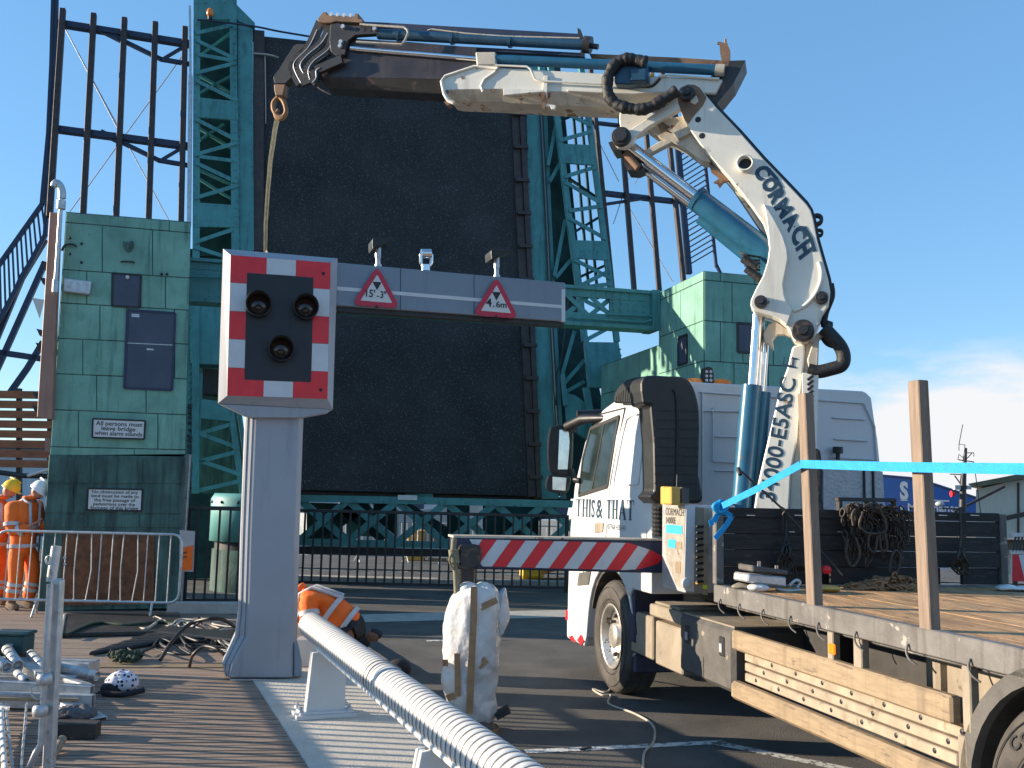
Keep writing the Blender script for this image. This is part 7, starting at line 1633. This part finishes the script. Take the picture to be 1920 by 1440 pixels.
# ================================================================ beyond the railing: quay, boats, clutter
sheet('quay', [(-200, 46, .3), (200, 46, .3), (200, 900, .3), (-200, 900, .3)], 'quay')
b = MB(); b.prism([(-200, 46, .3), (200, 46, .3), (200, 46, -.2), (-200, 46, -.2)], (0, .5, 0)); struct(b.build('quay_wall', 'quay'))
sheet('quay_apron', [(-14, 24, .004), (14, 24, .004), (14, 29, .004), (-14, 29, .004)], 'asphalt')
b = MB(); b.box((-1.5, 20.3, .06), (4.4, 0, 0), (0, .18, 0), (0, 0, .06)); tag(b.build('kerb_beam', 'concrete', bev=.01), 'pale concrete kerb visible under the long railing', 'kerb')
def boat(x, Y, L, h, label):
    t = thing('moored_boat', label, 'boat', (x, Y, 0), 'boats moored beyond the bridge'); b = MB(); n = 10; vs = []
    for i in range(n+1):
        f = i/n; w_ = 1.3*math.sin(math.pi*min(1, .25+.75*(1-f)))**.6; xx = x-L/2+L*f
        vs += [V((xx, Y-w_, 1.1+.5*f*f)), V((xx, Y-w_*.75, 0)), V((xx, Y+w_*.75, 0)), V((xx, Y+w_, 1.1+.5*f*f))]
    b.add(vs, [(4*i+k, 4*i+k+1, 4*i+k+5, 4*i+k+4) for i in range(n) for k in range(3)]+[(4*i, 4*i+4, 4*i+7, 4*i+3) for i in range(n)]+[(0, 1, 2, 3), (4*n, 4*n+3, 4*n+2, 4*n+1)]); b.build('hull', 'boat_white', t)
    b = MB(); b.prism([(x-L*.25, Y-.9, 1.15), (x+L*.12, Y-.9, 1.15), (x+L*.05, Y-.8, 1.15+h), (x-L*.22, Y-.8, 1.15+h)], (0, 1.7, 0)); cb = b.build('cabin', 'boat_white', t, bev=.05)
    b = MB(); b.prism([(x-L*.20, Y-.93, 1.5), (x+L*.07, Y-.93, 1.5), (x+L*.035, Y-.88, 1.05+h), (x-L*.19, Y-.88, 1.05+h)], (0, .03, 0)); b.build('window', 'dark_glass', cb)
    b = MB(); b.cyl((x-L*.1, Y, 1.1+h), (x-L*.1, Y, 3.4+h), .05, 8); b.tube([(x-L*.5, Y-1, 1.2), (x-L*.5, Y-1, 1.9), (x+L*.45, Y-.6, 2.2)], .03, 6); b.build('mast', 'galvanised', t)
boat(-4.5, 36, 7, 1.2, 'white cabin boat seen through the lattice bars left of centre'); boat(4.0, 33, 8, 1.3, 'white cabin boat behind the lattice bars near the truck cab'); boat(-9, 41, 6, 1.1, 'small white boat farthest left behind the bridge')
random.seed(17)
for k, (x, Y, wd, h, mat, lab) in enumerate(((-5.2, 50, 7, 3.2, 'corrugated', 'pale blue roofed quay shed seen at left under the bridge leaf'), (2.6, 52, 6, 3.0, 'shed_cream', 'cream quay shed seen under the bridge leaf beside the truck cab'), (-.8, 56, 5, 3.6, 'truck_grey', 'dark quay shed in the middle under the bridge leaf'))):
    t = thing('quay_shed', lab, 'shed', (x, Y, .3)); b = MB(); b.prism([(x-wd/2, Y, .3), (x+wd/2, Y, .3), (x+wd/2, Y, h*.75), (x, Y, h), (x-wd/2, Y, h*.75)], (0, 6, 0)); b.build('wall', mat, t)
    b = MB(); b.prism([(x-.8, Y-.03, .3), (x+.8, Y-.03, .3), (x+.8, Y-.03, 2.0), (x-.8, Y-.03, 2.0)], (0, .03, 0)); b.build('door', 'slate_door', t)
b = MB()
for i in range(4): b.prism([(.75+i*.02, 22.0, .10+i*.05), (1.95+i*.02, 22.6, .42+i*.05), (1.95+i*.02, 22.6, .46+i*.05), (.75+i*.02, 22.0, .14+i*.05)], (0, .8, 0))
tag(b.build('board_stack', 'orange_board'), 'stack of orange boards lying behind the railing left of the truck cab', 'boards')
b = MB(); b.box((.55, 22.3, .25), (.28, 0, 0), (0, .3, 0), (0, 0, .25)); tag(b.build('yellow_sack', 'yellow_plastic', bev=.08), 'yellow sack behind the railing next to the orange boards', 'sack')
for k, (x, c_) in enumerate(((-2.6, 'ochre_box'), (-2.0, 'guard_timber'), (-1.45, 'dusty_panel'))):
    b = MB(); b.box((x, 27.6, .4), (.24, 0, 0), (0, .25, 0), (0, 0, .4)); b.box((x, 27.6, .83), (.26, 0, 0), (0, .27, 0), (0, 0, .03)); tag(b.build('storage_box', c_, bev=.02), ['ochre storage box on the quay, left of the row of three', 'tan storage box on the quay, middle of the row of three', 'grey storage box on the quay, right of the row of three'][k], 'box')

# ================================================================ background right: blue gable, mast, pale shed, rack
BG = Plane((0, 55, 0), (0, -1, 0)); t = thing('warehouse', 'blue gabled warehouse with white lettering beyond the truck', 'warehouse', (26, 58, 0))
b = MB(); b.prism([BG(x, y) for x, y in ((1450, 862), (1650, 889), (1720, 895), (1905, 955), (1912, 962), (1890, 970), (1450, 965))], (0, 2.5, 0)); b.build('fascia', 'building_blue', t)
b = MB(); b.prism([BG(x, y, -.1) for x, y in ((1450, 960), (1890, 966), (1890, 1010), (1450, 1010))], (0, 20, 0)); b.build('wall', 'corrugated', t)
b = MB()
for a, c in (((1650, 892), (1720, 899)), ((1720, 899), (1880, 950)), ((1880, 944), (1880, 966)), ((1880, 950), (1908, 961))): b.strut(BG(*a, .02), BG(*c, .02), .10, .05, BG.n)
b.build('trim', 'navy_steel', t)
b = MB(); text(b, 'S', BG(1687, 935), BG(1703, 936), 1.0, Zu, BG.n, .03, bold=.05); text(b, 's Merchants', BG(1686, 957), BG(1797, 960), .42, Zu, BG.n, .03, bold=.02); b.strut(BG(1688, 938, .03), BG(1702, 938.5, .03), .05, .02, BG.n); b.strut(BG(1742, 938, .03), BG(1780, 939.5, .03), .08, .02, BG.n); b.build('lettering', 'sign_white', t)
MPn = Plane((0, 30, 0), (0, -1, 0)); t = thing('radio_mast', 'dark ship mast with aerials and small lamps before the blue gable', 'mast', MPn(1803, 975))
b = MB(); b.tube([MPn(1803, 1010), MPn(1806, 900), MPn(1811, 840)], [.13, .09, .04], 10); b.strut(MPn(1798, 862), MPn(1826, 866), .03, .04, MPn.n); b.strut(MPn(1782, 889), MPn(1806, 890), .03, .04, MPn.n); b.tube([MPn(1790, 892), MPn(1803, 910)], .02, 6); b.strut(MPn(1766, 953), MPn(1808, 955), .05, .05, MPn.n); b.build('mast', 'black_steel', t)
b = MB()
for pts in ([(1798, 833), (1805, 796)], [(1798, 845), (1798, 833), (1809, 834), (1809, 846)], [(1811, 849), (1826, 849), (1826, 856)], [(1813, 860), (1822, 850)], [(1806, 858), (1798, 852), (1796, 862)], [(1826, 866), (1840, 970)]): b.tube([MPn(*p) for p in pts], .014, 5)
b.build('aerial', 'black_steel', t)
b = MB(); b.box(MPn(1794, 914), (.09, 0, 0), (0, .08, 0), (0, 0, .07)); b.box(MPn(1815, 914), (.07, 0, 0), (0, .08, 0), (0, 0, .06)); b.ball(MPn(1762, 945), .12, seg=10, rings=8, sc=(1.2, 1, .7)); b.ball(MPn(1744, 952), .09, seg=8, rings=6); b.build('lamp', 'boat_white', t)
b = MB(); b.tube([MPn(1783, 926), MPn(1792, 926)], [.10, .04], 10); b.build('horn', 'signal_red', t)
SG = Plane((0, 42, 0), (0, -1, 0)); t = thing('shed', 'cream boarded shed with brown roof at the right edge', 'shed', (24, 46, 0))
b = MB(); b.prism([SG(x, y) for x, y in ((1830, 918), (1990, 880), (1990, 1010), (1830, 1010))], (4.4, 8, 0)); b.build('wall', 'shed_cream', t)
b = MB(); b.prism([SG(x, y, .5) for x, y in ((1815, 907), (1935, 884), (1960, 880), (1960, 892), (1935, 896), (1822, 914))], (5.2, 9, 0)); b.build('roof', 'shed_roof', t)
b = MB(); b.strut(SG(1790, 960, .8), SG(1885, 912, .8), .10, .1, SG.n); b.strut(SG(1870, 975, .8), SG(1990, 950, .8), .2, .1, SG.n); b.strut(SG(1910, 905, .05), SG(1910, 1010, .05), .08, .05, SG.n); b.build('roof_brace', 'brown_steel', t)
RG = Plane((0, 14, 0), (0, -1, 0)); t = thing('road_barrier', 'red and white striped board with slatted rack at the right edge behind the bed', 'barrier', RG(1915, 1100))
b = MB(); b.prism([RG(x, y) for x, y in ((1898, 1040), (1990, 1042), (1990, 1090), (1898, 1090))], (0, .04, 0)); b.build('board', 'sign_white', t)
b = MB(); b.prism([RG(x, y, .005) for x, y in ((1898, 1040), (1910, 1040), (1922, 1090), (1898, 1090))], (0, .003, 0)); b.prism([RG(x, y, .005) for x, y in ((1940, 1041), (1970, 1041), (1982, 1090), (1952, 1090))], (0, .003, 0)); b.build('stripe', 'signal_red', t)
b = MB(); b.strut(RG(1895, 1003), RG(1990, 1005), .06, .05, RG.n); b.strut(RG(1895, 1035), RG(1990, 1037), .05, .05, RG.n); b.build('rail', 'galvanised', t)
b = MB()
for k in range(14): x = 1899+k*6.5; b.strut(RG(x, 1034), RG(x+6, 1006), .02, .02, RG.n)
b.strut(RG(1905, 1090), RG(1905, 1126), .05, .05, RG.n); b.strut(RG(1980, 1090), RG(1980, 1130), .05, .05, RG.n); b.build('slats', 'black_steel', t)
